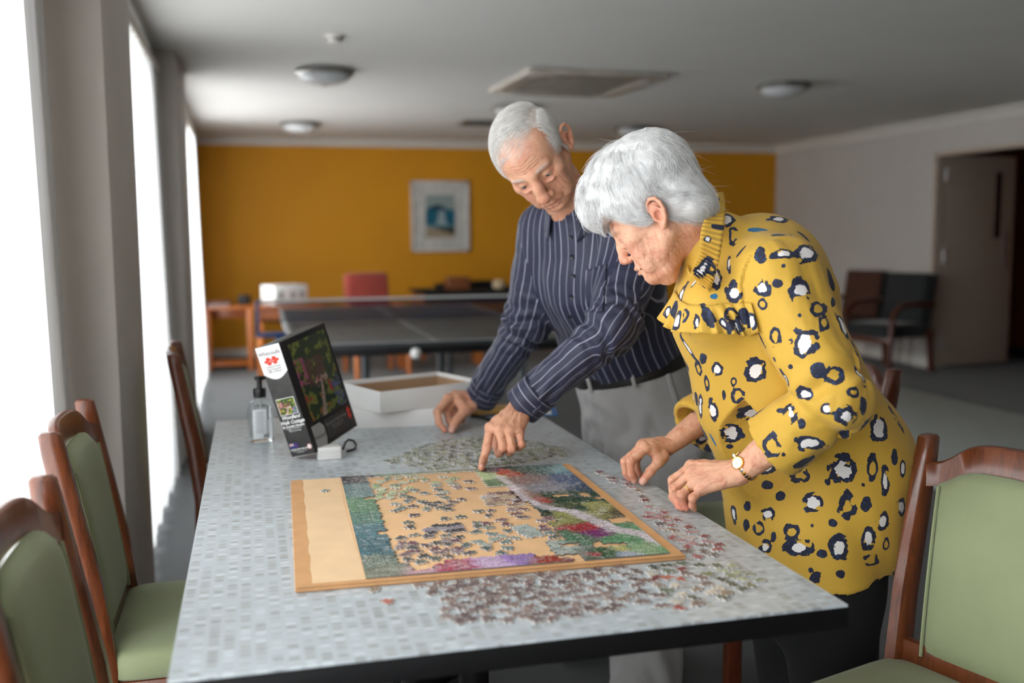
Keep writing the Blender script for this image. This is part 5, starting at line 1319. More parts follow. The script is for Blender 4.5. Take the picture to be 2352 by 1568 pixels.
# --- left hand (pointing)
tipz = ZB+PT+.0085
L_h = dict(i=Pj([(1126, 982, 2.238), (1118, 1028, 2.214), (1110, 1057, 2.202)])+[PZ(1106, 1073, tipz)], m=Pj([(1148, 987, 2.214), (1155, 1027, 2.186), (1150, 1038, 2.212), (1144, 1032, 2.232)]),
           r=Pj([(1170, 992, 2.206), (1176, 1030, 2.178), (1170, 1039, 2.204), (1163, 1032, 2.222)]), p=Pj([(1191, 994, 2.208), (1198, 1021, 2.184), (1193, 1029, 2.206), (1186, 1023, 2.222)]),
           t=Pj([(1160, 955, 2.302), (1142, 985, 2.285), (1140, 1016, 2.262), (1145, 1043, 2.240)]))
def arm_hand(H, W, E, fr, wr, er, wspan, h=.00115):
    J = [q for k in 'imrpt' for q in H[k]]+[W]; lo, hi = bounds(J+[W+(E-W)*.33], .032); f_ = Field(lo, hi, h)
    ax = unit(E-W); sp = unit(H['p'][0]-H['i'][0]); 
    f_.cone(W, W+(E-W)*.5, wr, er, .012, axis=unit(np.cross(ax, sp)), flat=.78)
    hand(f_, (W-sp*wspan, W+sp*wspan), [H[k] for k in 'imrp'], H['t'], fr)
    for k in 'imrp': f_.ell(H[k][0], (fr[0]*1.25,)*3, .005)
    v, f = f_.mesh(); v = smooth_mesh(v, f, 1, .3)
    # tendons and veins over the back of the hand
    nrm = vnormals(v, f); dn = unit(np.cross(ax, sp))
    dn = dn if dn @ (UPV-FWD*.8) > 0 else -dn; back = np.clip((nrm @ dn-.15)/.35, 0, 1)
    for q in 'imrp':
        a0, b0 = W+(H[q][0]-W)*.15, H[q][0]; ab = b0-a0; t_ = np.clip(((v-a0) @ ab)/(ab @ ab), 0, 1); lat_ = (v-a0-t_[:, None]*ab) @ sp
        v = v+nrm*(back*(.0019*np.exp(-(lat_/.0036)**2)*np.sin(np.pi*np.clip(t_*.9+.12, 0, 1))))[:, None]
    vn_ = fbm(np.stack([(v-W) @ ax*26, (v-W) @ sp*60, (v-W) @ dn*20], 1), 44, 2); v = v+nrm*(back*.0011*np.exp(-((vn_-.5)/.05)**2))[:, None]      # veins
    for q in 'imrpt':
        for jn in (1, 2):
            P0, P1 = H[q][jn-1], H[q][jn]; fx = unit(P1-P0); al_ = (v-P1) @ fx; dd_ = np.linalg.norm(v-P1, axis=1)
            v = v-nrm*(np.exp(-(dd_/.011)**4)*.0006*np.cos(al_*2*np.pi/.0032)*np.clip(nrm @ dn, 0, 1))[:, None]                                       # knuckle creases
    c = np.repeat(SKB[None], len(v), 0)
    def blob(p, r_, col, a):
        nonlocal c; w_ = (np.exp(-(((v-p)/r_)**2).sum(1))*a)[:, None]; c = c*(1-w_)+np.array([lin(k) for k in col])*w_
    for k in 'imrpt':
        for q in H[k][:3]: blob(q, .012, (206, 128, 104), .45)
        blob(H[k][3], .013, (214, 134, 118), .6)
    fold = (fbm(v*70, 5)-.5); v = v+nrm*(fold*.0012)[:, None]
    for k, side in NAILS.get(id(H), []):
        tp, dp = H[k][3], H[k][2]; fw_ = unit(tp-dp); r_ = fr['imrpt'.index(k)]*.78
        nv = unit(np.asarray(side)-fw_*(np.asarray(side) @ fw_)); ctr = tp+nv*r_*.85+fw_*r_*.15; sd = np.cross(fw_, nv)
        q = v-ctr; m_ = (np.abs(q @ sd) < r_*.78) & (np.abs(q @ fw_) < r_*1.05) & ((q @ nv) > -r_*.55); c[m_] = c[m_]*.35+np.array([lin(232), lin(190), lin(176)])*.65
        v[m_] += nv*.0004
    return v, f, c
SKB = SK_M*np.array([1.04, 1.03, 1.03]); NAILS = {}
NAILS[id(L_h)] = [('i', -FWD)]
R_h = dict(i=Pj([(1030, 915, 2.700), (1005, 946, 2.662), (1009, 971, 2.652)])+[PZ(1021, 987, ZT+.009)], m=Pj([(1043, 908, 2.725), (1026, 946, 2.698), (1031, 966, 2.685), (1039, 979, 2.676)]),
           r=Pj([(1056, 908, 2.748), (1041, 945, 2.726), (1047, 961, 2.712), (1053, 972, 2.700)]), p=Pj([(1068, 911, 2.768), (1056, 944, 2.752), (1060, 957, 2.740), (1063, 966, 2.730)]),
           t=Pj([(1082, 934, 2.700), (1064, 947, 2.676), (1047, 968, 2.655)])+[PZ(1038, 987, ZT+.010)])
NAILS[id(R_h)] = [('t', -FWD)]
parts.append(arm_hand(L_h, WL, EL, [.0104, .0102, .0098, .0090, .0112], .030, .040, .015))
parts.append(arm_hand(R_h, WR, ER, [.0112, .0108, .0102, .0094, .0122], .029, .040, .014))
# arms and trunk under the shirt
fb = Field(*bounds([N_, PB, EL, ER, WL, WR, SL, SR], .16), .008)
fb.cone(PB, CH, .12, .12, .03); fb.cone(CH, N_-U_*.05, .11, .05, .03); fb.cone(SL, EL, .045, .04, .02); fb.cone(EL, WL*.88+EL*.12, .036, .022, .02); fb.cone(SR, ER, .045, .04, .02); fb.cone(ER, WR*.88+ER*.12, .036, .022, .02); fb.cone(SL, SR, .05, .05, .03)
bv, bf = fb.mesh(); parts.append((bv, bf, np.repeat(SK_M[None], len(bv), 0)))
v, f, c = join_np(parts); body_m = np_obj('body', local(v), f, m_skin_m, man, c)
for s in (-1, 1): eye_obj(man, local(HO+HR @ V3(s*.0315, .0768, .0055)), .0133, HR, (0, .90, -.42))

# --- shirt
def weave_stripes(name, c1, c2, pitch=.0205, wid=.055):
    t = NT(name); s = t.attr('stripe').outputs['Fac']; o = t.obj()
    fr_ = t.math('FRACT', t.math('DIVIDE', s, pitch)); d1 = t.math('ABSOLUTE', t.math('SUBTRACT', fr_, .5)); ln = t.math('SUBTRACT', 1.0, t.step(d1, wid*.7, wid*1.25))
    al = t.math('FLOOR', t.math('DIVIDE', s, pitch)); alt = t.math('MULTIPLY_ADD', t.math('FRACT', t.math('MULTIPLY', al, .5)), .9, .55)
    g = t.noise(o, 1100, 2); base = t.mix(g, c1, tuple(x*1.35 for x in c1[:3])+(1,))
    t.col(t.mix(t.math('MULTIPLY', ln, alt), base, c2)); t.set(Roughness=.62); t.b.inputs['Sheen Weight'].default_value = .08; t.b.inputs['Sheen Roughness'].default_value = .4
    t.bump(g, .15, .0004); return t.m
m_shirt = weave_stripes('navy_striped_cotton', rgb(33, 36, 58), rgb(160, 160, 178))
lo, hi = bounds([N_, PB, EL, ER, WL, WR, SL, SR], .2); fs = Field(lo, hi, .0048)
UB = unit(UPV*.95-RGT*.28-FWD*.16); WA = PY(1448, 840, 2.585)          # belt line: hips stay upright
FB = unit(F_-UB*(F_ @ UB)); LB = np.cross(UB, FB)
fs.cone(WA-UB*.01, BE, .158, .163, .02, axis=FB, flat=.82); fs.cone(BE, CH, .165, .165, .04, axis=F_, flat=.80); fs.cone(CH, N_-U_*.10, .165, .115, .04, axis=F_, flat=.78)
fs.cone(SL-L_m*.02, SR+L_m*.02, .068, .068, .05); fs.cone(N_-U_*.06, N_+U_*.012, .085, .062, .03)
for S_, E_, W_ in ((SL, EL, WL), (SR, ER, WR)):
    fs.cone(S_, E_, .072, .060, .035); fs.ell(E_, (.058,)*3, .02); fs.cone(E_, W_+(E_-W_)*.10, .057, .046, .012)
fs.plane(WA-UB*.03, -UB)
sv, sf = fs.mesh(); sv = smooth_mesh(sv, sf, 2, .5)
def part_ids(p):
    """0 trunk, 1 left sleeve, 2 right sleeve"""
    out = np.zeros(len(p), int); t0, dt = seg_t(p, PB, N_); q = dt/.150
    for i, (S_, E_, W_) in ((1, (SL, EL, WL)), (2, (SR, ER, WR))):
        t1, d1 = seg_t(p, S_, E_); t2, d2 = seg_t(p, E_, W_); a = np.minimum(d1/.068, d2/.055); sgn = 1 if i == 1 else -1
        past = ((p-(S_-sgn*L_m*.012)) @ unit(sgn*L_m*.8-U_*.35)) > 0
        m_ = (a < q*1.02) & (past | (d2/.055 < 1.25)); out[m_] = i
    return out
fc_ = sv[sf].mean(1); pid = part_ids(fc_)
nrm = vnormals(sv, sf)
def arm_coords(p, S_, E_, W_, ref):
    t1, d1 = seg_t(p, S_, E_); t2, d2 = seg_t(p, E_, W_); l1, l2 = np.linalg.norm(E_-S_), np.linalg.norm(W_-E_)
    w1 = 1/(1+np.exp((d1-d2)/.012)) ; al = np.where(d1 < d2, t1*l1, l1+t2*l2)
    def ang(a, b):
        ax = unit(b-a); e1 = unit(ref-ax*(ref @ ax)); e2 = np.cross(ax, e1); q = p-a; return np.arctan2(q @ e2, q @ e1)
    a1, a2 = ang(S_, E_), ang(E_, W_); da = (a2-a1+np.pi) % (2*np.pi)-np.pi
    return al, a1+(1-w1)*da, l1
def man_folds(p, n):
    """cloth folds: long drags on the trunk, stacked folds round the elbows"""
    d = np.zeros(len(p)); ids = part_ids(p)
    lat, up_, fw_ = (p-PB) @ L_m, (p-PB) @ U_, (p-PB) @ F_
    tr = ids == 0
    d[tr] += .010*(fbm(np.stack([lat[tr]*16+up_[tr]*5, up_[tr]*4-lat[tr]*3, fw_[tr]*6], 1), 11, 3)-.5)*2*.7
    low = np.exp(-((up_-.15)/.07)**2)*tr; d += low*.0025*np.sin(lat*95+3*np.sin(up_*18))
    plk = (np.abs(lat-.0) < .016) & (fw_ > .05) & tr; d += .0022*plk
    for i, (S_, E_, W_) in ((1, (SL, EL, WL)), (2, (SR, ER, WR))):
        m_ = ids == i; al, an, l1 = arm_coords(p[m_], S_, E_, W_, -FWD)
        nz = fbm(np.stack([al*26, np.cos(an)*1.3, np.sin(an)*1.3], 1), 20+i, 3)-.5
        el = np.exp(-((al-l1)/.07)**2); cf = np.exp(-((al-(l1+np.linalg.norm(W_-E_)*.78))/.05)**2)
        d[m_] += nz*.012+el*.006*np.sin(al*150+2.2*np.sin(an*2+i)+nz*6)+cf*.0035*np.sin(an*7+al*60)
    return d
sv2 = sv+nrm*man_folds(sv, nrm)[:, None]
shirt = empty('shirt'); shirt.parent = man
def stripe_of(p, i):
    if i == 0:
        lat, fw_ = (p-PB) @ L_m, (p-PB) @ F_; k_ = np.clip((((p-PB) @ U_)-.30)/.12, 0, 1); return .158*np.arctan2(lat, fw_+.03)*(1-k_)+lat*1.05*k_+.004*np.sin(((p-PB) @ U_)*28)
    S_, E_, W_ = ((SL, EL, WL), (SR, ER, WR))[i-1]; al, an, l1 = arm_coords(p, S_, E_, W_, -FWD); return .060*an
for i, nm in enumerate(('shirt_body', 'sleeve', 'sleeve')):
    v, f, u_ = split_faces(sv2, sf, pid == i); np_obj(nm, local(v), f, m_shirt, shirt, attrs={'stripe': stripe_of(sv[u_], i)})
shirt_bvh = bvh_of(sv2, sf)
# cuffs
for (S_, E_, W_), rc in (((SL, EL, WL), .0490), ((SR, ER, WR), .0470)):
    ax = unit(W_-E_); f_ = Field(*bounds([W_], .09), .0025); a0, a1 = W_-ax*.062, W_+ax*.004
    f_.cone(a0-ax*.03, a1+ax*.03, rc*1.10, rc, .004, axis=unit(np.cross(ax, U_)), flat=.92); f_.plane(a1, ax, .002); f_.plane(a0, -ax, .002); f_.cone(W_-ax*.045, W_+ax*.05, rc-.006, rc-.004, .002, True, axis=unit(np.cross(ax, U_)), flat=.92)
    v, f = f_.mesh(); n_ = vnormals(v, f); al = (v-a0) @ ax; v = v+n_*(.0012*np.sin(al*130)*0+.002*(fbm(v*40, 8)-.5))[:, None]
    np_obj('cuff', local(v), f, m_shirt, shirt, attrs={'stripe': al*1.0+.0045})
# collar
def collar_pt(u, v_):
    th = (u-.5)*2*2.62; fr_ = abs(u-.5)*2; r_ = .065+.015*v_; tip = max(0, fr_-.72)/.28
    dz = .020-.040*v_-.014*tip*v_; q = N_+U_*(dz+.004-.012*math.cos(th)*0)+(-F_*math.cos(th)*r_*.95+L_m*math.sin(th)*r_)+F_*(.010+.020*tip*v_)
    return Vector(local(q))
b = MB().grid(collar_pt, 40, 6); o = b.build('collar', m_shirt, shirt, 180); o.modifiers.new('thickness', 'SOLIDIFY').thickness = .003
at = o.data.attributes.new('stripe', 'FLOAT', 'POINT'); at.data.foreach_set('value', np.array([(i/40)*.40 for i in range(41) for j in range(7)], np.float32))
# buttons and pocket
m_btn = plain('dark_navy_button', rgb(24, 26, 40), .3)
for px, py in ((1311, 545), (1314, 590), (1317, 634), (1313, 682), (1309, 727)):
    p_, n_ = cast(shirt_bvh, px, py)
    if p_ is None: continue
    M_ = Matrix.Translation(Vector(local(p_))) @ Vector((0, 0, 1)).rotation_difference(Vector(n_)).to_matrix().to_4x4()
    MB().lathe([(0, .0005), (.003, .0008), (.0052, .0022), (.0056, .0012), (.0056, -.001)], 14).build('button', m_btn, shirt, 60, M_)
def cast_patch(name, quad, nx, ny, mat, parent, bvh, loc, off, thick, stripe=None, wav=0.0):
    a, b_, c_, e_ = [np.array(q, float) for q in quad]; pts = []; sv_ = []
    for i in range(nx+1):
        for j in range(ny+1):
            u, w_ = i/nx, j/ny; q = (a*(1-u)+b_*u)*(1-w_)+(e_*(1-u)+c_*u)*w_; p_, n_ = cast(bvh, *q)
            if p_ is None: return None
            pts.append(p_+n_*(off+wav*math.sin(u*40))); sv_.append(p_)
    F2 = [(i*(ny+1)+j, (i+1)*(ny+1)+j, (i+1)*(ny+1)+j+1, i*(ny+1)+j+1) for i in range(nx) for j in range(ny)]
    o = np_obj(name, loc(np.array(pts)), np.array(F2), mat, parent, attrs={'stripe': stripe(np.array(sv_))} if stripe else None); o.modifiers.new('thickness', 'SOLIDIFY').thickness = thick; return o
cast_patch('pocket', [(1346, 620), (1396, 606), (1386, 716), (1346, 716)], 10, 16, m_shirt, shirt, shirt_bvh, local, .0022, .0015, lambda p: stripe_of(p, 0)+.006)

# --- belt and trousers
m_tro = fabric('grey_wool_trousers', rgb(150, 148, 146), .85, 900, .06, .2)
m_belt = plain('black_leather', rgb(22, 20, 20), .4, bump=.2, bscale=300)
f_ = Field(*bounds([WA+L_m*.2, WA-L_m*.2, WA], .14), .003)
f_.cone(WA-UB*.15, WA+UB*.15, .178, .178, .004, axis=FB, flat=.86); f_.plane(WA+UB*.017, UB, .002); f_.plane(WA-UB*.017, -UB, .002); f_.cone(WA-UB*.16, WA+UB*.16, .168, .168, .002, True, axis=FB, flat=.85)
v, f = f_.mesh(); belt = np_obj('belt', local(v), f, m_belt, man)
bb = bvh_of(v, f)
HLh, HRh = WA-UB*.19+LB*.082, WA-UB*.19-LB*.082
KL, KR = V3(1.03, 2.47, .48), V3(1.03, 2.80, .50); AL, AR = V3(.985, 2.40, .08), V3(1.00, 2.84, .10)
ft = Field(*bounds([PB+U_*.15, AL, AR, HLh+L_m*.1, HRh-L_m*.12], .12), .0062)
ft.cone(WA+UB*.05, WA-UB*.20, .170, .180, .02, axis=FB, flat=.87); ft.cone(HLh, KL, .104, .078, .04); ft.cone(HRh, KR, .104, .078, .04); ft.cone(KL, AL-V3(0, 0, .06), .088, .096, .02); ft.cone(KR, AR, .078, .070, .02)
ft.plane(WA-UB*.012, UB, .003); ft.plane((0, 0, .035), (0, 0, -1), .002)
v, f = ft.mesh(); v = smooth_mesh(v, f, 2, .5); n_ = vnormals(v, f); lat, up_, fw_ = (v-PB) @ L_m, (v-PB) @ U_, (v-PB) @ F_
dd = .020*(fbm(np.stack([lat*14+up_*5, up_*6, fw_*10], 1), 31, 3)-.5)*1.6-.005*np.exp(-((lat+.015-.12*(up_+.1))/.006)**2)*(up_ < .02)+.012*(fbm(np.stack([lat*5+up_*14, up_*3, fw_*5], 1), 37, 2)-.5)*np.exp(-((up_+.16)/.14)**2)*3.0
dd += .006*np.exp(-((v[:, 2]-.16)/.12)**2)*np.sin(v[:, 0]*70+v[:, 1]*50+v[:, 2]*22)
cp_, cn_ = cast(bvh_of(v, f), 1400, 1020)
if cp_ is not None:
    q = v-cp_; ga = np.arctan2(q @ UB, q @ LB); gd = np.linalg.norm(q, axis=1); dd += (.0045*np.sin(ga*6+2.5*np.sin(gd*30)))*np.exp(-((gd-.10)/.055)**2)*((n_ @ cn_) > 0)
v = v+n_*dd[:, None]; tro = np_obj('trousers', local(v), f, m_tro, man); tro_bvh = bvh_of(v, f)
for lat0, fo in ((-.03, .13), (.10, .09)):
    q = WA+LB*lat0+FB*.25; h_ = bb.ray_cast(Vector(q), Vector(-FB))
    if h_[0] is not None: MB().box((.012, .004, .046), (0, 0, 0), .001).build('belt_loop', m_tro, tro, 40, Matrix.Translation(Vector(local(np.array(h_[0])+FB*.003))) @ frame_m((0, 0, 0), LB, -FB))
cast_patch('pocket_welt', [(1521, 842), (1531, 838), (1562, 935), (1551, 940)], 3, 14, m_tro, tro, tro_bvh, local, .003, .003)
m_shoe = plain('black_shoe_leather', rgb(24, 22, 22), .35)
for A_, dr in ((AL, V3(-.6, -.8, 0)), (AR, V3(-.85, -.5, 0))):
    f_ = Field(*bounds([V3(A_[0], A_[1], .05), V3(A_[0], A_[1], .05)+dr*.17], .09), .004); g = V3(A_[0], A_[1], .048)
    f_.cone(g-dr*.05, g+dr*.15-V3(0, 0, .012), .045, .036, .02); f_.cone(g, g+V3(0, 0, .06), .045, .042, .02); f_.plane((0, 0, .004), (0, 0, -1), .002)
    v, f = f_.mesh(); np_obj('shoe', local(v), f, m_shoe, man)

# --- hair: thin white hair combed over from a parting on his left
m_hair_m = hair_mat('white_hair', rgb(226, 222, 216), rgb(248, 246, 242))
rr = np.random.RandomState(3)
def on_skull(p, off):
    """push points (head axes) to the skull surface plus off"""
    c = np.array([0, -.012, .042]); r_ = np.array([.0745, .097, .073]); q = (p-c)/r_; return c+q/np.linalg.norm(q, axis=1)[:, None]*(r_+off)
def hairline(p):
    """>0 where hair grows on him: crown, back and sides; bare high forehead"""
    x, y, z = p[:, 0], p[:, 1], p[:, 2]
    front = .060-.9*np.maximum(0, np.abs(x)-.03)*0
    side = (np.abs(x) > .045) & (y < .055) & (z > -.005+.55*np.maximum(0, y+.0)) 
    top = (z > .080+.10*np.maximum(0, y-.02)-.10*np.maximum(0, x-.01)) & (y < .080)
    back = (y < -.005) & (z > -.045-.1*np.minimum(0, y+.05))
    earz = (np.abs(y+.010) < .026) & (z < .028)
    return (side | top | back) & ~earz
fh = Field((-.1, -.13, -.08), (.1, .12, .15), .003); fh.ell((0, -.012, .042), (.0775, .100, .0775), .01)
v, f = fh.mesh(); keep = hairline(v[f].mean(1)); v2, f2_, _ = split_faces(v, f, keep); n_ = vnormals(v2, f2_)
bd = np.ones(len(v2)); hair_m = empty('hair'); hair_m.parent = man
m_base_m = hair_mat('white_hair_gap_shade', rgb(176, 160, 148), rgb(204, 194, 186)); np_obj('hair_base', local((HR @ v2.T).T+HO), f2_, m_base_m, hair_m)  # base coloured darker than the strands, painting shade into the gaps
N0 = 8000; d0 = rr.randn(N0*4, 3); root = on_skull(np.array([0, -.012, .042])+d0, .0025); root = root[hairline(root)][:N0]
def flow_m(P, i):
    c = np.array([0, -.012, .042]); nn = (P-c)/np.array([.0745, .097, .073])**2; nn /= np.linalg.norm(nn, axis=1)[:, None]
    g = np.zeros_like(P); top = P[:, 2] > .068
    part = P[:, 0] > -.056                       # right of the parting: swept across to his right and forward
    g[:] = [0, -.25, -1.0]; g[top & part] = [1.0, .35, -.15]; g[top & ~part] = [-1.0, .1, -.6]
    sidef = (~top) & (P[:, 1] > .0); g[sidef] = [0, .25, -1.0]
    fr_ = (~top) & (P[:, 0] > .045) & (P[:, 1] > -.02); g[fr_] = [.25, .55, -1.0]
    g = g+.20*np.stack([np.sin(P[:, 1]*90), np.sin(P[:, 2]*80), np.sin(P[:, 0]*90)], 1)+jit_m*.16
    g -= nn*(g*nn).sum(1)[:, None]; g /= np.linalg.norm(g, axis=1)[:, None]
    tgt = on_skull(P, .0035+.006*rad_m+.0006*i); return g+(tgt-P)*60
jit_m = rr.randn(len(root), 3); rad_m = rr.rand(len(root), 1)
v, f = ribbons(root, flow_m, 8, rr.uniform(.0045, .0085, len(root)), .00036, 5)
np_obj('hair_strands', local((HR @ v.T).T+HO), f, m_hair_m, hair_m)
# eyebrows
for s in (-1, 1):
    er = []
    for q in range(70):
        t_ = rr.rand(); er.append((s*(.012+.034*t_), .0985-.0135*t_**1.6, .029+.004*math.sin(t_*2.6)+rr.uniform(-.003, .003)))
    er = np.array(er)+rr.randn(len(er), 3)*.0006
    v, f = ribbons(er, lambda P, i: np.tile([s*.8, .15, .2], (len(P), 1))+.3*rr.randn(*P.shape), 3, np.full(len(er), .0024), .00022, 6)
    np_obj('eyebrow', local((HR @ v.T).T+HO), f, m_hair_m, man)
tag(man, 'older man in a navy pinstripe shirt and grey trousers pointing at the jigsaw', 'person')
bpy.context.view_layer.update()
# ------------------------------------------------------------------ the woman in the yellow printed blouse
wom = empty('person', (1.16, 1.86, 0))
def local_w(v): return v-np.array(wom.location)
m_skin_w = skin_mat('woman_skin', 1.15)
wN, wB = PY(1652, 560, 1.80), PY(1868, 1085, 1.84)
wU = unit(wN-wB); _f = -RGT*math.cos(math.radians(16))-FWD*math.sin(math.radians(16)); wF = unit(_f-wU*(_f @ wU)); wL = np.cross(wU, wF)
# head: profile to the window, bent over the table
d_ = unit(ray(1470, 470)); tc = -d_; rg = unit(RGT-d_*(RGT @ d_)); up0 = np.cross(rg, d_); up0 = up0 if up0[2] > 0 else -up0
yw, pt = math.radians(-12), math.radians(37)
f1 = -rg*math.cos(yw)+tc*math.sin(yw); f2 = f1*math.cos(pt)-up0*math.sin(pt); u2 = up0*math.cos(pt)+f1*math.sin(pt)
WR_ = frame_cols(np.cross(f2, u2), f2, u2); WS = .945
WO = PY(1513, 486, 1.735)-WR_ @ (V3(-.085, -.018, -.002)*WS)
neck_l = [WR_.T @ (q-WO)/WS for q in (WO+WR_ @ V3(0, -.035, -.035), WO*.5+wN*.5, wN+wL*.0-wU*.01, wN-wU*.06)]
fd = head_field(.0020, WS, True, neck_l, [.048, .047, .050, .056], .0008)
fd.ell((0, .055, -.098), (.030, .035, .014), .02); fd.chain([(-.02, .045, -.100), (0, .055, -.112), (.02, .045, -.100)], .012, .02)      # soft under-chin
for s in (-1, 1):
    for q in range(5): fd.chain([(s*(.050-.002*q), .030-.012*q, -.045-.004*q), (s*(.047-.003*q), .022-.013*q, -.075-.004*q), (s*(.040-.002*q), .012-.012*q, -.105-.003*q)], .0010, .004, True)
hv, hf = fd.mesh(); hv = smooth_mesh(hv, hf, 1, .3); hn = vnormals(hv, hf)
# fine creases over cheek and neck
q = hv; cr = fbm(np.stack([q[:, 0]*30, q[:, 1]*150+q[:, 2]*60, q[:, 2]*45-q[:, 1]*40], 1), 51, 2)-.5; lowf = np.clip((-.005-q[:, 2])/.03, 0, 1)*np.clip((.095-q[:, 1])/.02, 0, 1)
hv = hv+hn*(cr*.0026*lowf)[:, None]+face_lines(hv, hn, .5)
hv = (WR_ @ (hv.T*WS)).T+WO
SKB = SK_W*np.array([1.03, 1.0, .99])
parts = [(hv, hf, skin_paint(hv, SK_W, WR_, WO, WS, [((0, .05, -.12), (.09, .08, .05), (214, 148, 120), .45), ((0, -.04, -.13), (.09, .07, .06), (214, 150, 124), .5)]))]
wSL, wEL, wWL = PY(1790, 640, 1.65), PY(1914, 915, 1.555), PY(1697, 1084, 1.695)
wSR, wER, wWR = PY(1640, 650, 1.97), PY(1700, 900, 2.06), PY(1535, 1024, 2.005)
Lh = dict(i=Pj([(1588, 1070, 1.778), (1545, 1102, 1.788), (1546, 1141, 1.788)])+[PZ(1559, 1163, ZT+.011)], m=Pj([(1590, 1085, 1.758), (1551, 1120, 1.765), (1553, 1148, 1.766)])+[PZ(1565, 1166, ZT+.010)],
          r=Pj([(1595, 1106, 1.738), (1565, 1136, 1.736), (1569, 1156, 1.742)])+[PZ(1576, 1167, ZT+.010)], p=Pj([(1611, 1124, 1.722), (1591, 1144, 1.714), (1590, 1160, 1.720)])+[PZ(1594, 1168, ZT+.010)],
          t=Pj([(1640, 1078, 1.765), (1605, 1098, 1.795), (1585, 1125, 1.805), (1578, 1146, 1.800)]))
Rh = dict(i=Pj([(1482, 1030, 1.972), (1449, 1060, 1.960), (1450, 1088, 1.960), (1457, 1104, 1.963)]), m=Pj([(1474, 1024, 1.99), (1434, 1060, 1.985), (1437, 1086, 1.984), (1446, 1100, 1.984)]),
          r=Pj([(1478, 1022, 2.008), (1444, 1054, 2.012), (1450, 1082, 2.008), (1459, 1096, 2.004)]), p=Pj([(1488, 1024, 2.026), (1462, 1056, 2.034), (1464, 1078, 2.03), (1470, 1090, 2.022)]),
          t=Pj([(1523, 1048, 1.975), (1510, 1064, 1.960), (1493, 1084, 1.952), (1476, 1106, 1.952)]))
NAILS[id(Lh)] = []; NAILS[id(Rh)] = [('t', -FWD), ('i', -FWD-UPV*.2)]
hl = arm_hand(Lh, wWL, wEL, [.0088, .0086, .0084, .0078, .0096], .026, .038, .012); parts.append(hl)
parts.append(arm_hand(Rh, wWR, wER, [.0088, .0086, .0084, .0078, .0098], .026, .038, .012))
fb = Field(*bounds([wN, wB, wEL, wER, wSL, wSR, wWL, wWR], .16), .009)
fb.cone(wB, wN-wU*.15, .12, .1, .03); fb.cone(wN-wU*.15, wN+wU*.0, .09, .05, .03)
for S_, E_, W_ in ((wSL, wEL, wWL), (wSR, wER, wWR)): fb.cone(S_, E_, .045, .042, .02); fb.cone(E_, W_*.9+E_*.1, .040, .020, .01)
bv, bf = fb.mesh(); parts.append((bv, bf, np.repeat(SK_W[None], len(bv), 0)))
v, f, c = join_np(parts); np_obj('body', local_w(v), f, m_skin_w, wom, c)
for s in (-1, 1): eye_obj(wom, local_w(WO+WR_ @ (V3(s*.0315, .0745, .0050)*WS)), .0130*WS, WR_, (0, .7, -.7))

# --- blouse
def blouse_mat():
    t = NT('mustard_blouse_print'); o = t.obj(); r_ = t.attr('rr').outputs['Fac']; k_ = t.attr('rk').outputs['Fac']
    n1 = t.noise(o, 52, 2, .5); n2 = t.noise(o, 42, 2); n3 = t.noise(o, 170, 2)
    q = t.math('ADD', r_, t.math('ADD', t.math('MULTIPLY', t.math('SUBTRACT', n1, .52), 1.15), t.math('MULTIPLY', t.math('SUBTRACT', n3, .5), .16)))
    def is_k(a): return t.math('COMPARE', k_, float(a), .3)
    inn = t.math('SUBTRACT', 1.0, t.step(q, .98, 1.02)); core = t.math('SUBTRACT', 1.0, t.step(q, .50, .54)); hole = t.step(n2, .60, .62)
    twl = t.n('TexNoise'); t.l(t.scale(o, (1, 1, .3)), twl.inputs['Vector']); twl.inputs['Scale'].default_value = 1100; twl.inputs['Detail'].default_value = 2
    yel = t.mix(t.math('MULTIPLY', twl.outputs['Fac'], .35), rgb(206, 164, 58), rgb(178, 136, 38)); nav = t.mix(t.step(n3, .5, .7), rgb(20, 24, 48), rgb(30, 54, 92)); wht = rgb(228, 224, 222)
    white = t.math('MULTIPLY', t.math('MULTIPLY', core, is_k(0)), t.math('SUBTRACT', 1.0, t.math('MULTIPLY', t.step(n1, .58, .60), .0)))
    ring = t.math('MULTIPLY', inn, t.math('SUBTRACT', 1.0, t.math('MULTIPLY', hole, t.math('ADD', is_k(0), is_k(2)))))
    ring = t.math('MULTIPLY', ring, t.math('SUBTRACT', 1.0, t.math('MULTIPLY', core, is_k(2))))
    c = t.mix(ring, yel, t.mix(is_k(4), nav, rgb(24, 98, 140))); c = t.mix(white, c, wht)
    t.col(c); t.set(Roughness=.72); t.b.inputs['Sheen Weight'].default_value = .1
    t.bump(twl.outputs['Fac'], .06, .0005); return t.m
m_bl = blouse_mat()
nax = unit(-rg*.80+up0*.24+tc*.55); nc_ = PY(1616, 542, 1.79); e1 = unit(wL-nax*(wL @ nax)); e2 = np.cross(nax, e1)
wCH, wBE, wHE = PY(1728, 705, 1.80), PY(1792, 900, 1.82), PY(1868, 1290, 1.83)
hp = PY(1880, 1085, 1.84)
lo, hi = bounds([wN+wU*.06, wHE, wEL, wER, wSR, wSL, hp], .24); fs = Field(lo, hi, .0038)
ax_l = unit(wL-wU*(wL @ wU))
fs.cone(wN-wU*.08+RGT*.02, wCH, .098, .150, .05, axis=ax_l, flat=1.02); fs.cone(wCH, wBE, .150, .160, .05, axis=ax_l, flat=1.0); fs.cone(wBE, hp, .160, .192, .05, axis=ax_l, flat=1.0); fs.cone(hp, wHE, .192, .168, .05, axis=ax_l, flat=1.0)
fs.ell(PY(1748, 640, 1.83), (.115, .14, .12), .06)                                      # rounded upper back
fs.cone(PY(1640, 705, 1.72), PY(1625, 710, 1.88), .060, .060, .05)                      # bust
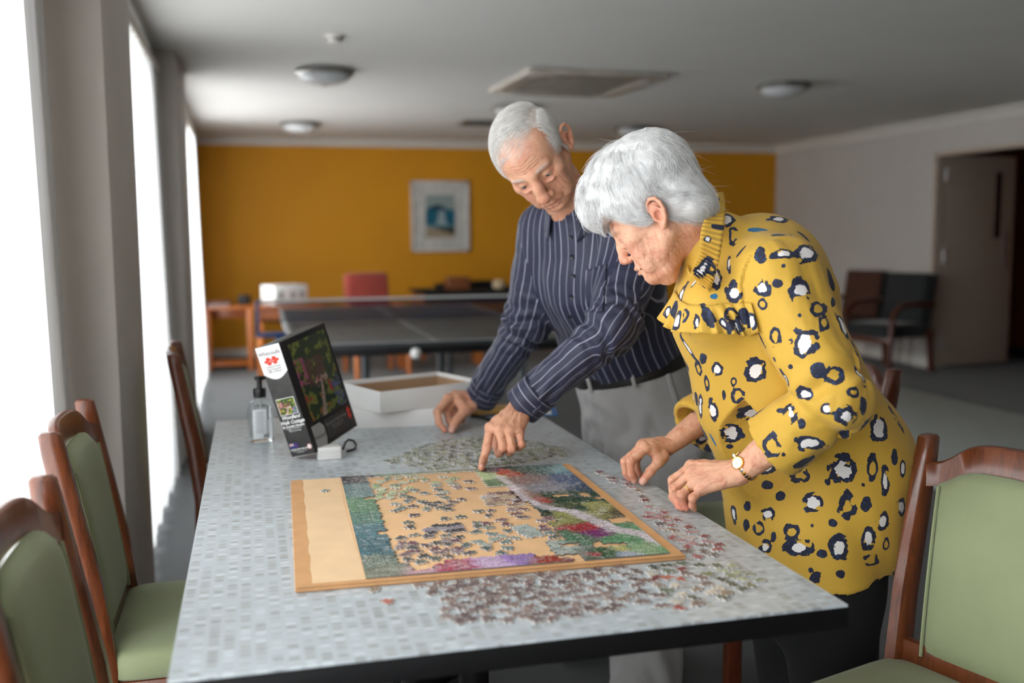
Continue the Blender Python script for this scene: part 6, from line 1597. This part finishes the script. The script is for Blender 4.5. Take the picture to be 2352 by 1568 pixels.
fs.cone(wSL+wL*-.03, wSR+wL*.04, .078, .070, .05); fs.cone(wN-wU*.08, nc_-nax*.020, .10, .058, .04)
CU = {}
for nm, (S_, E_, W_) in (('l', (wSL, wEL, wWL)), ('r', (wSR, wER, wWR))):
    ax = unit(W_-E_); L2 = np.linalg.norm(W_-E_); e1 = E_+ax*L2*(.62 if nm == 'l' else .66); CU[nm] = (E_, ax, e1)
    fs.cone(S_, E_, .076, .063, .03); fs.ell(E_, (.062,)*3, .008); fs.cone(E_, e1+ax*.03, .060, .066, .005)
# hem, cuffs and neck opening
def cut_cuff(fd_, p, ax, r_):
    X, Y, Z = fd_._pts(tuple(slice(0, int(q)) for q in fd_.n)); dx, dy, dz = X-p[0], Y-p[1], Z-p[2]; al = dx*ax[0]+dy*ax[1]+dz*ax[2]
    rad = np.sqrt(np.maximum(0, dx*dx+dy*dy+dz*dz-al*al)); m_ = (rad < r_) & (al > -.01); fd_.d = np.where(m_, np.maximum(fd_.d, al), fd_.d).astype(np.float32)
cut_cuff(fs, CU['l'][2], CU['l'][1], .105); cut_cuff(fs, CU['r'][2], CU['r'][1], .10)
fs.cone(CU['l'][2]-CU['l'][1]*.06, CU['l'][2]+CU['l'][1]*.05, .050, .062, .002, True); fs.cone(CU['r'][2]-CU['r'][1]*.05, CU['r'][2]+CU['r'][1]*.05, .046, .056, .002, True)
hn_ = unit(V3(.10, -.06, -1)); hpnt = PY(1905, 1352, 1.70); fs.plane(hpnt, hn_, .002)
fs.cone(wHE+wU*.02, wHE-wU*.2, .140, .158, .004, True)
bv, bf = fs.mesh(); bv = smooth_mesh(bv, bf, 2, .5); bn = vnormals(bv, bf)
def wpart(p):
    out = np.zeros(len(p), int); t0, dt = seg_t(p, wB, wN); q = dt/.165
    for i, (S_, E_, W_) in ((1, (wSL, wEL, wWL)), (2, (wSR, wER, wWR))):
        t1, d1 = seg_t(p, S_, E_); t2, d2 = seg_t(p, E_, W_); a = np.minimum(d1/.075, d2/.066); sgn = 1 if i == 1 else -1
        past = ((p-(S_-sgn*wL*.015)) @ unit(sgn*wL*.85-wU*.3+(wF*.1))) > 0
        out[(a < q*1.05) & past | (d2/.07 < 1.05) & (t2 > .1) & (a < q*1.2)] = i
    return out
def blouse_folds(p):
    ids = wpart(p); lat, up_, fw_ = (p-wB) @ wL, (p-wB) @ wU, (p-wB) @ wF; d = np.zeros(len(p)); tr = ids == 0
    d += tr*.016*(fbm(np.stack([lat*9+fw_*9, up_*2.2+fw_*3, fw_*7-lat*6], 1), 61, 3)-.5)
    ang = np.arctan2(lat, fw_); flare = np.clip((.05-up_)/.25, 0, 1); d += tr*flare*.010*np.sin(ang*9+2*np.sin(up_*8))
    for i, (S_, E_, W_) in ((1, (wSL, wEL, wWL)), (2, (wSR, wER, wWR))):
        m_ = ids == i; al, an, l1 = arm_coords(p[m_], S_, E_, W_, -FWD); nz = fbm(np.stack([al*14, np.cos(an)*1.6, np.sin(an)*1.6], 1), 70+i, 3)-.5
        el = np.exp(-((al-l1)/.055)**2); d[m_] += nz*.014+el*.007*np.sin(al*105+2.5*np.cos(an+.6))+.004*np.sin(an*4+al*12)*np.exp(-((al-.06)/.12)**2)
    return d
bv2 = bv+bn*blouse_folds(bv)[:, None]
bl_bvh = bvh_of(bv2, bf)
ROS = [(265, 163, 28, 18, 0), (318, 125, 22, 18, 0), (262, 125, 28, 8, 0), (450, 160, 32, 18, 0), (375, 200, 30, 12, 4), (450, 218, 22, 12, 1), (290, 225, 15, 28, 2), (385, 290, 18, 26, 1), (470, 285, 40, 14, 0), (555, 285, 34, 30, 0), (540, 220, 14, 16, 1), (318, 275, 10, 18, 1), (273, 322, 7, 28, 0), (225, 372, 20, 34, 0),
    (160, 378, 16, 26, 0), (85, 370, 20, 20, 0), (295, 425, 32, 34, 0), (220, 440, 12, 8, 4), (100, 440, 28, 24, 0), (395, 412, 26, 32, 0), (395, 465, 18, 22, 2), (448, 393, 18, 13, 1), (530, 415, 32, 38, 0), (470, 330, 7, 7, 1), (527, 508, 7, 7, 1), (595, 485, 24, 24, 2), (615, 535, 18, 26, 2), (330, 495, 20, 26, 0), (235, 485, 16, 14, 1),
    (180, 490, 14, 22, 1), (275, 530, 20, 36, 0), (545, 607, 46, 46, 0), (440, 590, 18, 40, 2), (393, 600, 12, 22, 1), (685, 545, 16, 32, 0), (650, 460, 10, 16, 1), (640, 380, 12, 30, 1), (710, 480, 8, 20, 0), (735, 535, 10, 18, 1), (755, 572, 12, 26, 1), (720, 612, 12, 14, 1), (760, 637, 16, 20, 1), (123, 622, 18, 38, 0),
    (230, 703, 18, 24, 0), (180, 665, 11, 16, 1), (163, 695, 12, 22, 2), (193, 750, 10, 26, 2), (368, 703, 36, 40, 0), (305, 797, 22, 26, 2), (290, 748, 10, 16, 2), (437, 667, 8, 6, 1), (495, 693, 8, 8, 1), (592, 708, 24, 24, 1), (650, 722, 32, 30, 2), (476, 730, 18, 20, 0), (550, 795, 26, 22, 0), (625, 845, 18, 18, 0), (535, 900, 13, 18, 1),
    (700, 870, 38, 34, 0), (722, 785, 20, 18, 2), (757, 835, 12, 30, 1), (748, 722, 10, 28, 0), (810, 750, 18, 38, 0), (815, 915, 28, 44, 0), (875, 880, 12, 36, 2), (170, 840, 9, 40, 0), (215, 850, 18, 32, 0), (255, 795, 6, 18, 1), (370, 860, 50, 30, 0), (280, 930, 34, 28, 0), (275, 980, 12, 8, 1), (322, 940, 8, 8, 1), (215, 955, 8, 22, 4),
    (460, 850, 18, 7, 1), (495, 860, 22, 34, 0), (430, 943, 14, 11, 1), (565, 970, 56, 22, 0), (470, 1010, 7, 6, 1), (545, 1040, 24, 20, 1), (525, 1082, 22, 18, 2), (400, 1045, 34, 30, 0), (685, 1065, 44, 48, 0), (690, 935, 16, 18, 1), (628, 1107, 9, 8, 1), (757, 1118, 7, 6, 1), (790, 1060, 18, 44, 2), (835, 1100, 14, 50, 0), (700, 1195, 30, 42, 2),
    (575, 1180, 34, 32, 0), (768, 1190, 17, 24, 1), (895, 1200, 20, 30, 0), (830, 1250, 22, 32, 0), (775, 1312, 24, 34, 0), (672, 1345, 32, 42, 0), (648, 1255, 14, 12, 1), (573, 1265, 7, 7, 1), (415, 1225, 22, 22, 0), (460, 1160, 16, 14, 1), (415, 1120, 18, 14, 1), (340, 1197, 12, 16, 1), (380, 1273, 18, 22, 2), (290, 1225, 16, 30, 0), (335, 1265, 9, 20, 1),
    (435, 1305, 10, 16, 1), (500, 1290, 28, 28, 2), (405, 1345, 20, 24, 0), (525, 1345, 50, 26, 0), (608, 1366, 18, 13, 1), (785, 1390, 28, 18, 2), (675, 1440, 14, 15, 1), (568, 1425, 8, 8, 1), (590, 1462, 9, 8, 1), (135, 580, 8, 20, 1), (125, 770, 12, 24, 1), (155, 805, 10, 18, 1), (840, 1330, 10, 20, 2), (870, 1020, 10, 26, 1), (900, 1060, 8, 30, 0)]
RO = []
for cx, cy, rx, ry, k_ in ROS:
    px, py = 1500+cx/1.568, 400+cy/1.568; rx, ry = rx/1.568*1.12, ry/1.568*1.12; c_, n_ = cast(bl_bvh, px, py)
    if c_ is None: continue
    m_px = depth(c_)/F_PX; ax_ = []
    for ex, ey, r_ in ((1, 0, rx), (0, 1, ry)):
        a, _ = cast(bl_bvh, px+ex*r_, py+ey*r_); b_, _ = cast(bl_bvh, px-ex*r_, py-ey*r_); v_ = None
        if a is not None and b_ is not None and np.linalg.norm(a-b_) < 2*r_*m_px*1.6: v_ = (a-b_)/2
        if v_ is None: v_ = (RGT*ex-UPV*ey); v_ = unit(v_-n_*(v_ @ n_))*r_*m_px*1.35
        ax_.append(v_)
    RO.append((c_, n_, ax_[0], ax_[1], k_))
def ros_eval(p, start_r=None, lst=None):
    r_ = np.full(len(p), 9.) if start_r is None else start_r; k_ = np.zeros(len(p))
    for c_, n_, a, b_, kk in (lst or RO):
        R_ = max(np.linalg.norm(a), np.linalg.norm(b_))*2.6; m_ = np.abs(p-c_).max(1) < R_; q = p[m_]-c_
        A = np.array([[a @ a, a @ b_], [a @ b_, b_ @ b_]]); Ai = np.linalg.inv(A+np.eye(2)*1e-9); s_ = np.stack([q @ a, q @ b_], 1) @ Ai.T
        e = np.sqrt((s_**2).sum(1)+((q @ n_)/max(R_/2.6, .02)*.5)**2); idx = np.where(m_)[0]; u_ = e < r_[idx]; r_[idx[u_]] = e[u_]; k_[idx[u_]] = kk
    return r_, k_
rs2 = np.random.RandomState(4); r0, k0 = ros_eval(bv2)
cand = rs2.permutation(len(bv2)); bn2 = vnormals(bv2, bf); extra = []
tocam = CAM-bv2; facing = (bn2*tocam).sum(1) > .15
for i in cand[:4000]:
    if facing[i] or r0[i] < 2.2: continue
    p = bv2[i]
    if any(np.linalg.norm(p-e[0]) < .052 for e in extra): continue
    n_ = bn2[i]; a = unit(np.cross(n_, [.3, .2, .9])); b_ = np.cross(n_, a); s_ = rs2.uniform(.008, .024); extra.append((p, n_, a*s_, b_*s_*rs2.uniform(.9, 1.4), int(rs2.choice([0, 0, 1, 2]))))
RO += extra; r0, k0 = ros_eval(bv2)
fc2 = bv[bf].mean(1); wid_ = wpart(fc2); blouse = empty('blouse'); blouse.parent = wom
for i, nm in enumerate(('blouse_body', 'sleeve', 'sleeve')):
    v, f, u_ = split_faces(bv2, bf, wid_ == i); np_obj(nm, local_w(v), f, m_bl, blouse, attrs={'rr': r0[u_], 'rk': k0[u_]})
# gathered neck band: ring of close pleats round the neck base
def ruff(u, v_):
    th = u*2*math.pi; pl = math.sin(u*2*math.pi*64+.8*math.sin(u*40)); r_ = .055+.014*v_+.0014*pl
    z_ = .012-.040*v_+.006*(1-v_)**3+.003*math.sin(u*37)*(1-v_)
    return Vector(local_w(nc_+(e1*math.cos(th)*1.06+e2*math.sin(th)*1.08)*r_+nax*z_))
b = MB().grid(ruff, 760, 6); o = b.build('ruffled_neckband', m_bl, blouse, 180); pw = np.array([q.co[:] for q in o.data.vertices])+np.array(wom.location)
RB = []
for k in range(15):
    q = np.array(ruff((k+.3*(k % 2))/15, .30+.4*(k % 2)))+np.array(wom.location); d1 = unit(np.array(ruff(k/15+.01, .5))-np.array(ruff(k/15, .5))); d2 = unit(np.array(ruff(k/15, 1))-np.array(ruff(k/15, 0))); RB.append((q, np.cross(d1, d2), d1*.011, d2*(.007+.003*(k % 3)), [0, 1, 0, 2][k % 4]))
ra, ka = ros_eval(pw, lst=RB)
for nm, a in (('rr', ra), ('rk', ka)): at = o.data.attributes.new(nm, 'FLOAT', 'POINT'); at.data.foreach_set('value', a.astype(np.float32))
o.modifiers.new('thickness', 'SOLIDIFY').thickness = .0018
# frill across the chest
def poly_at(pl, u):
    t_ = u*(len(pl)-1); i = min(int(t_), len(pl)-2); g = t_-i; return np.array(pl[i])*(1-g)+np.array(pl[i+1])*g
top = [(1553, 668), (1566, 690), (1584, 700), (1620, 702), (1665, 698), (1705, 694), (1728, 694)]
pts, NU, NV = [], 110, 8; ok = True; last = None
for i in range(NU+1):
    u = i/NU; px = poly_at(top, u); p_, n_ = cast(bl_bvh, *px)
    if p_ is None: p_, n_ = last
    last = (p_, n_); dn = -wU-n_*(-wU @ n_); dn = unit(dn)
    for j in range(NV+1):
        w_ = j/NV; fl = .003+.007*w_**1.3+.0062*w_*math.sin(u*62+1.6*math.sin(u*11)); pts.append(p_+n_*fl+dn*(.058*w_*(1+.10*math.sin(u*9+1)))+(wF*.0)+wL*.004*w_*math.cos(u*62))
pts = np.array(pts); F2 = np.array([(i*(NV+1)+j, (i+1)*(NV+1)+j, (i+1)*(NV+1)+j+1, i*(NV+1)+j+1) for i in range(NU) for j in range(NV)])
RF = []
for k in range(11):
    i0 = int((k+.5)/11*NU); j0 = 3 if k % 2 else 5; q = pts[i0*(NV+1)+j0]; d1 = unit(pts[min(i0+3, NU)*(NV+1)+j0]-pts[max(i0-3, 0)*(NV+1)+j0]); d2 = unit(pts[i0*(NV+1)+NV]-pts[i0*(NV+1)]); RF.append((q, np.cross(d1, d2), d1*(.009+.003*(k % 2)), d2*(.013+.004*(k % 3)), [0, 1, 0, 2][k % 4]))
ra, ka = ros_eval(pts, lst=RF); o = np_obj('chest_frill', local_w(pts), F2, m_bl, blouse, attrs={'rr': ra, 'rk': ka}); o.modifiers.new('thickness', 'SOLIDIFY').thickness = .0016
# --- black trousers and shoes
m_blk = fabric('black_trousers', rgb(7, 7, 8), .95, 800, .1, .0)
ft = Field(*bounds([hp, V3(1.12, 1.80, .03), V3(1.32, 1.95, .03)], .2), .008)
ft.cone(hp, wHE-V3(0, 0, .04), .150, .150, .02); ft.cone(wHE+V3(-.01, -.07, -.02), V3(1.17, 1.76, .08), .105, .068, .03); ft.cone(wHE+V3(.0, .09, -.02), V3(1.17, 1.93, .08), .105, .068, .03); ft.plane((0, 0, .035), (0, 0, -1), .002)
v, f = ft.mesh(); v = smooth_mesh(v, f, 1, .5); np_obj('trousers', local_w(v), f, m_blk, wom)
for y in (1.76, 1.93):
    f_ = Field(*bounds([V3(1.17, y, .05), V3(1.0, y-.01, .05)], .09), .004); g = V3(1.17, y, .046)
    f_.cone(g+V3(.05, 0, 0), g-V3(.13, 0, .012), .042, .034, .02); f_.cone(g, g+V3(0, 0, .05), .042, .04, .02); f_.plane((0, 0, .004), (0, 0, -1), .002)
    v, f = f_.mesh(); np_obj('shoe', local_w(v), f, m_shoe, wom)
# --- wrist watch and wedding ring
m_steel2 = plain('polished_steel', rgb(196, 192, 184), .22, 1.0); m_gold = plain('yellow_gold', rgb(226, 168, 84), .2, 1.0); m_dial = plain('white_dial', rgb(236, 232, 224), .4)
watch = empty('wrist_watch'); watch.parent = wom
hb = bvh_of(hl[0], hl[1]); wc, wax = PY(1714, 1076, 1.685), unit(wWL-wEL)
wq = unit(np.cross(wax, unit(ray(1700, 1064)))); 
ea = unit(-FWD-wax*(-FWD @ wax)); eb = np.cross(wax, ea); wc0 = wWL+(wEL-wWL)*.085
for k in range(26):
    a = 2*math.pi*k/26; dr_ = ea*math.cos(a)+eb*math.sin(a); h_ = hb.ray_cast(Vector(wc0+dr_*.09), Vector(-dr_))
    if h_[0] is None: continue
    p_ = np.array(h_[0])+dr_*.002; MB().box((.0068, .0074, .0028), (0, 0, 0), .0011).build('bracelet_link', m_steel2 if k % 2 else m_gold, watch, 40, frame_m(local_w(p_), np.cross(wax, dr_), wax))
best = None
p_, n_ = cast(hb, 1697, 1063)
if p_ is None: p_, n_ = wc, -FWD
n_ = unit(np.asarray(n_)*.6+ea*.4)
Mw = frame_m(local_w(p_+n_*.0035), np.cross(wax, n_), wax)
if (Mw.to_3x3() @ Vector((0, 0, 1))).dot(Vector(n_)) < 0: Mw = frame_m(local_w(p_+n_*.0035), -np.cross(wax, n_), wax)
MB().lathe([(0, -.003), (.0118, -.003), (.0130, -.001), (.0130, .001), (.0122, .003), (.0105, .0033)], 28, sx=.92, sy=1.05).build('watch_case', m_gold, watch, 40, Mw)
MB().lathe([(0, .0027), (.0106, .0026)], 28, sx=.92, sy=1.05).build('watch_dial', m_dial, watch, 40, Mw)
b = MB().box((.0007, .006, .0004), (0, .0026, .0031)); b.box((.0045, .0007, .0004), (.0018, 0, .0031)); b.build('watch_hands', m_gold, watch, 0, Mw)
for s in (-1, 1): MB().box((.009, .006, .003), (0, 0, 0), .001).build('lug', m_steel2, watch, 40, Mw @ Matrix.Translation((s*.0155, 0, -.002)))
a, b_ = Lh['r'][0], Lh['r'][1]; rc = a*.42+b_*.58; rx = unit(b_-a); r1 = unit(np.cross(rx, [0, 0, 1])); r2 = np.cross(rx, r1)
MB().tube([Vector(local_w(rc+(r1*math.cos(q*math.pi/12)+r2*math.sin(q*math.pi/12))*.0098)) for q in range(24)], .0012, 8, closed=True).build('wedding_ring', m_gold, wom)

# --- hair: short, thick, wavy white
m_hair_w = hair_mat('silver_white_hair', rgb(216, 216, 214), rgb(246, 246, 246))
hair_w = empty('hair'); hair_w.parent = wom; rr = np.random.RandomState(9)
fh = Field((-.125, -.165, -.115), (.125, .165, .205), .0028)
fh.ell((0, .004, .078), (.098, .124, .100), .01); fh.ell((0, .060, .085), (.074, .068, .058), .03); fh.ell((0, -.06, .085), (.075, .056, .075), .03)
for s in (-1, 1): fh.ell((s*.060, .040, .045), (.030, .056, .044), .02)
X, Y, Z = fh._pts(tuple(slice(0, int(q)) for q in fh.n)); e_ = -((Y-.030)*.46-(Z-.012)*.89+.007*np.sin(Y*95+1)+.005*np.sin(X*120+Y*60)+.012*np.clip((.075-np.abs(Y-.045))/.075, 0, 1))
fh._put(tuple(slice(0, int(q)) for q in fh.n), e_, .012, True)
fh.ell((0, -.052, .010), (.078, .062, .066), .02); fh.ell((0, -.072, -.030), (.060, .040, .040), .02)
for s in (-1, 1): fh.ell((s*.072, .012, .020), (.014, .022, .026), .012)
for s in (-1, 1): fh.ell((s*.092, -.018, -.006), (.03, .028, .038), .006, sub=True)
v, f = fh.mesh(); v = smooth_mesh(v, f, 1, .5); n_ = vnormals(v, f)
def wave_dir(P):
    """hair flow in head axes: away from the crown, swept forward over the brow and back over the ear"""
    cr_ = np.array([0, -.070, .165]); g = P-cr_; g /= np.linalg.norm(g, axis=1)[:, None]
    fr_ = np.clip((P[:, 1]-.01)/.05, 0, 1)[:, None]; g = g*(1-.55*fr_)+fr_*np.array([0, .35, -.75]); 
    sd = (np.clip((np.abs(P[:, 0])-.05)/.03, 0, 1)*np.clip((.05-P[:, 2])/.05, 0, 1))[:, None]; g = g*(1-sd)+sd*np.array([0, -.75, -.5])
    nk = np.clip((-.075-P[:, 1])/.03, 0, 1)[:, None]*np.clip((.06-P[:, 2])/.05, 0, 1)[:, None]; g = g*(1-nk)+nk*np.array([0, -.55, -.8]); return g
dsp = (fbm(np.stack([v[:, 0]*22+v[:, 2]*16, v[:, 1]*26, v[:, 2]*26-v[:, 1]*12], 1), 81, 3)-.5)*.011; v = v+n_*dsp[:, None]; n_ = vnormals(v, f)
m_base_w = hair_mat('silver_hair_gap_shade', rgb(198, 198, 197), rgb(222, 222, 222)); np_obj('hair_base', local_w((WR_ @ (v.T*WS)).T+WO), f, m_base_w, hair_w)  # slightly darker base colour imitates shadow between the strands
pick = rr.randint(0, len(v), 10500); root = v[pick]+rr.randn(10500, 3)*.001-n_[pick]*.003; rn = n_[pick]; rl_ = rr.rand(10500, 1); jw = rr.randn(10500, 3)
ph = fbm(root*28, 91, 2)[:, None]*9; d_root = fh.sample(root)[:, None]
def flow_w(P, i):
    nn = fh.grad(P); g = wave_dir(P); g -= nn*(g*nn).sum(1)[:, None]; g /= np.maximum(np.linalg.norm(g, axis=1), 1e-6)[:, None]; sdv = np.cross(nn, g)
    a = np.sin(i*.55+ph+rl_*.8)*.6; tgt = d_root+.0025+.0012*i*(rl_-.2)+.0035*np.sin(i*.5+ph); er_ = np.clip(tgt-fh.sample(P)[:, None], -.006, .006)
    k_ = np.where((rl_ > .55) & (i > 6), 0., 1.); return g+sdv*a+nn*er_*55*k_+jw*.07
v, f = ribbons(root, flow_w, 10, rr.uniform(.0040, .0066, len(root)), .00044, 7)
fi = rr.randint(0, len(pick), 200); rootf = root[fi]; rnf = rn[fi]; jf = rr.randn(200, 3)
v3, f3 = ribbons(rootf, lambda P, i: (lambda g: g/np.linalg.norm(g, axis=1)[:, None]*.8+rnf*.10+jf*.30)(wave_dir(P)), 9, rr.uniform(.003, .0055, 200), .00018, 8)
f = np.concatenate([f, f3+len(v)]); v = np.concatenate([v, v3])
np_obj('hair_strands', local_w((WR_ @ (v.T*WS)).T+WO), f, m_hair_w, hair_w)
tag(wom, 'older woman in a mustard blouse with navy and white print leaning on the table', 'person')
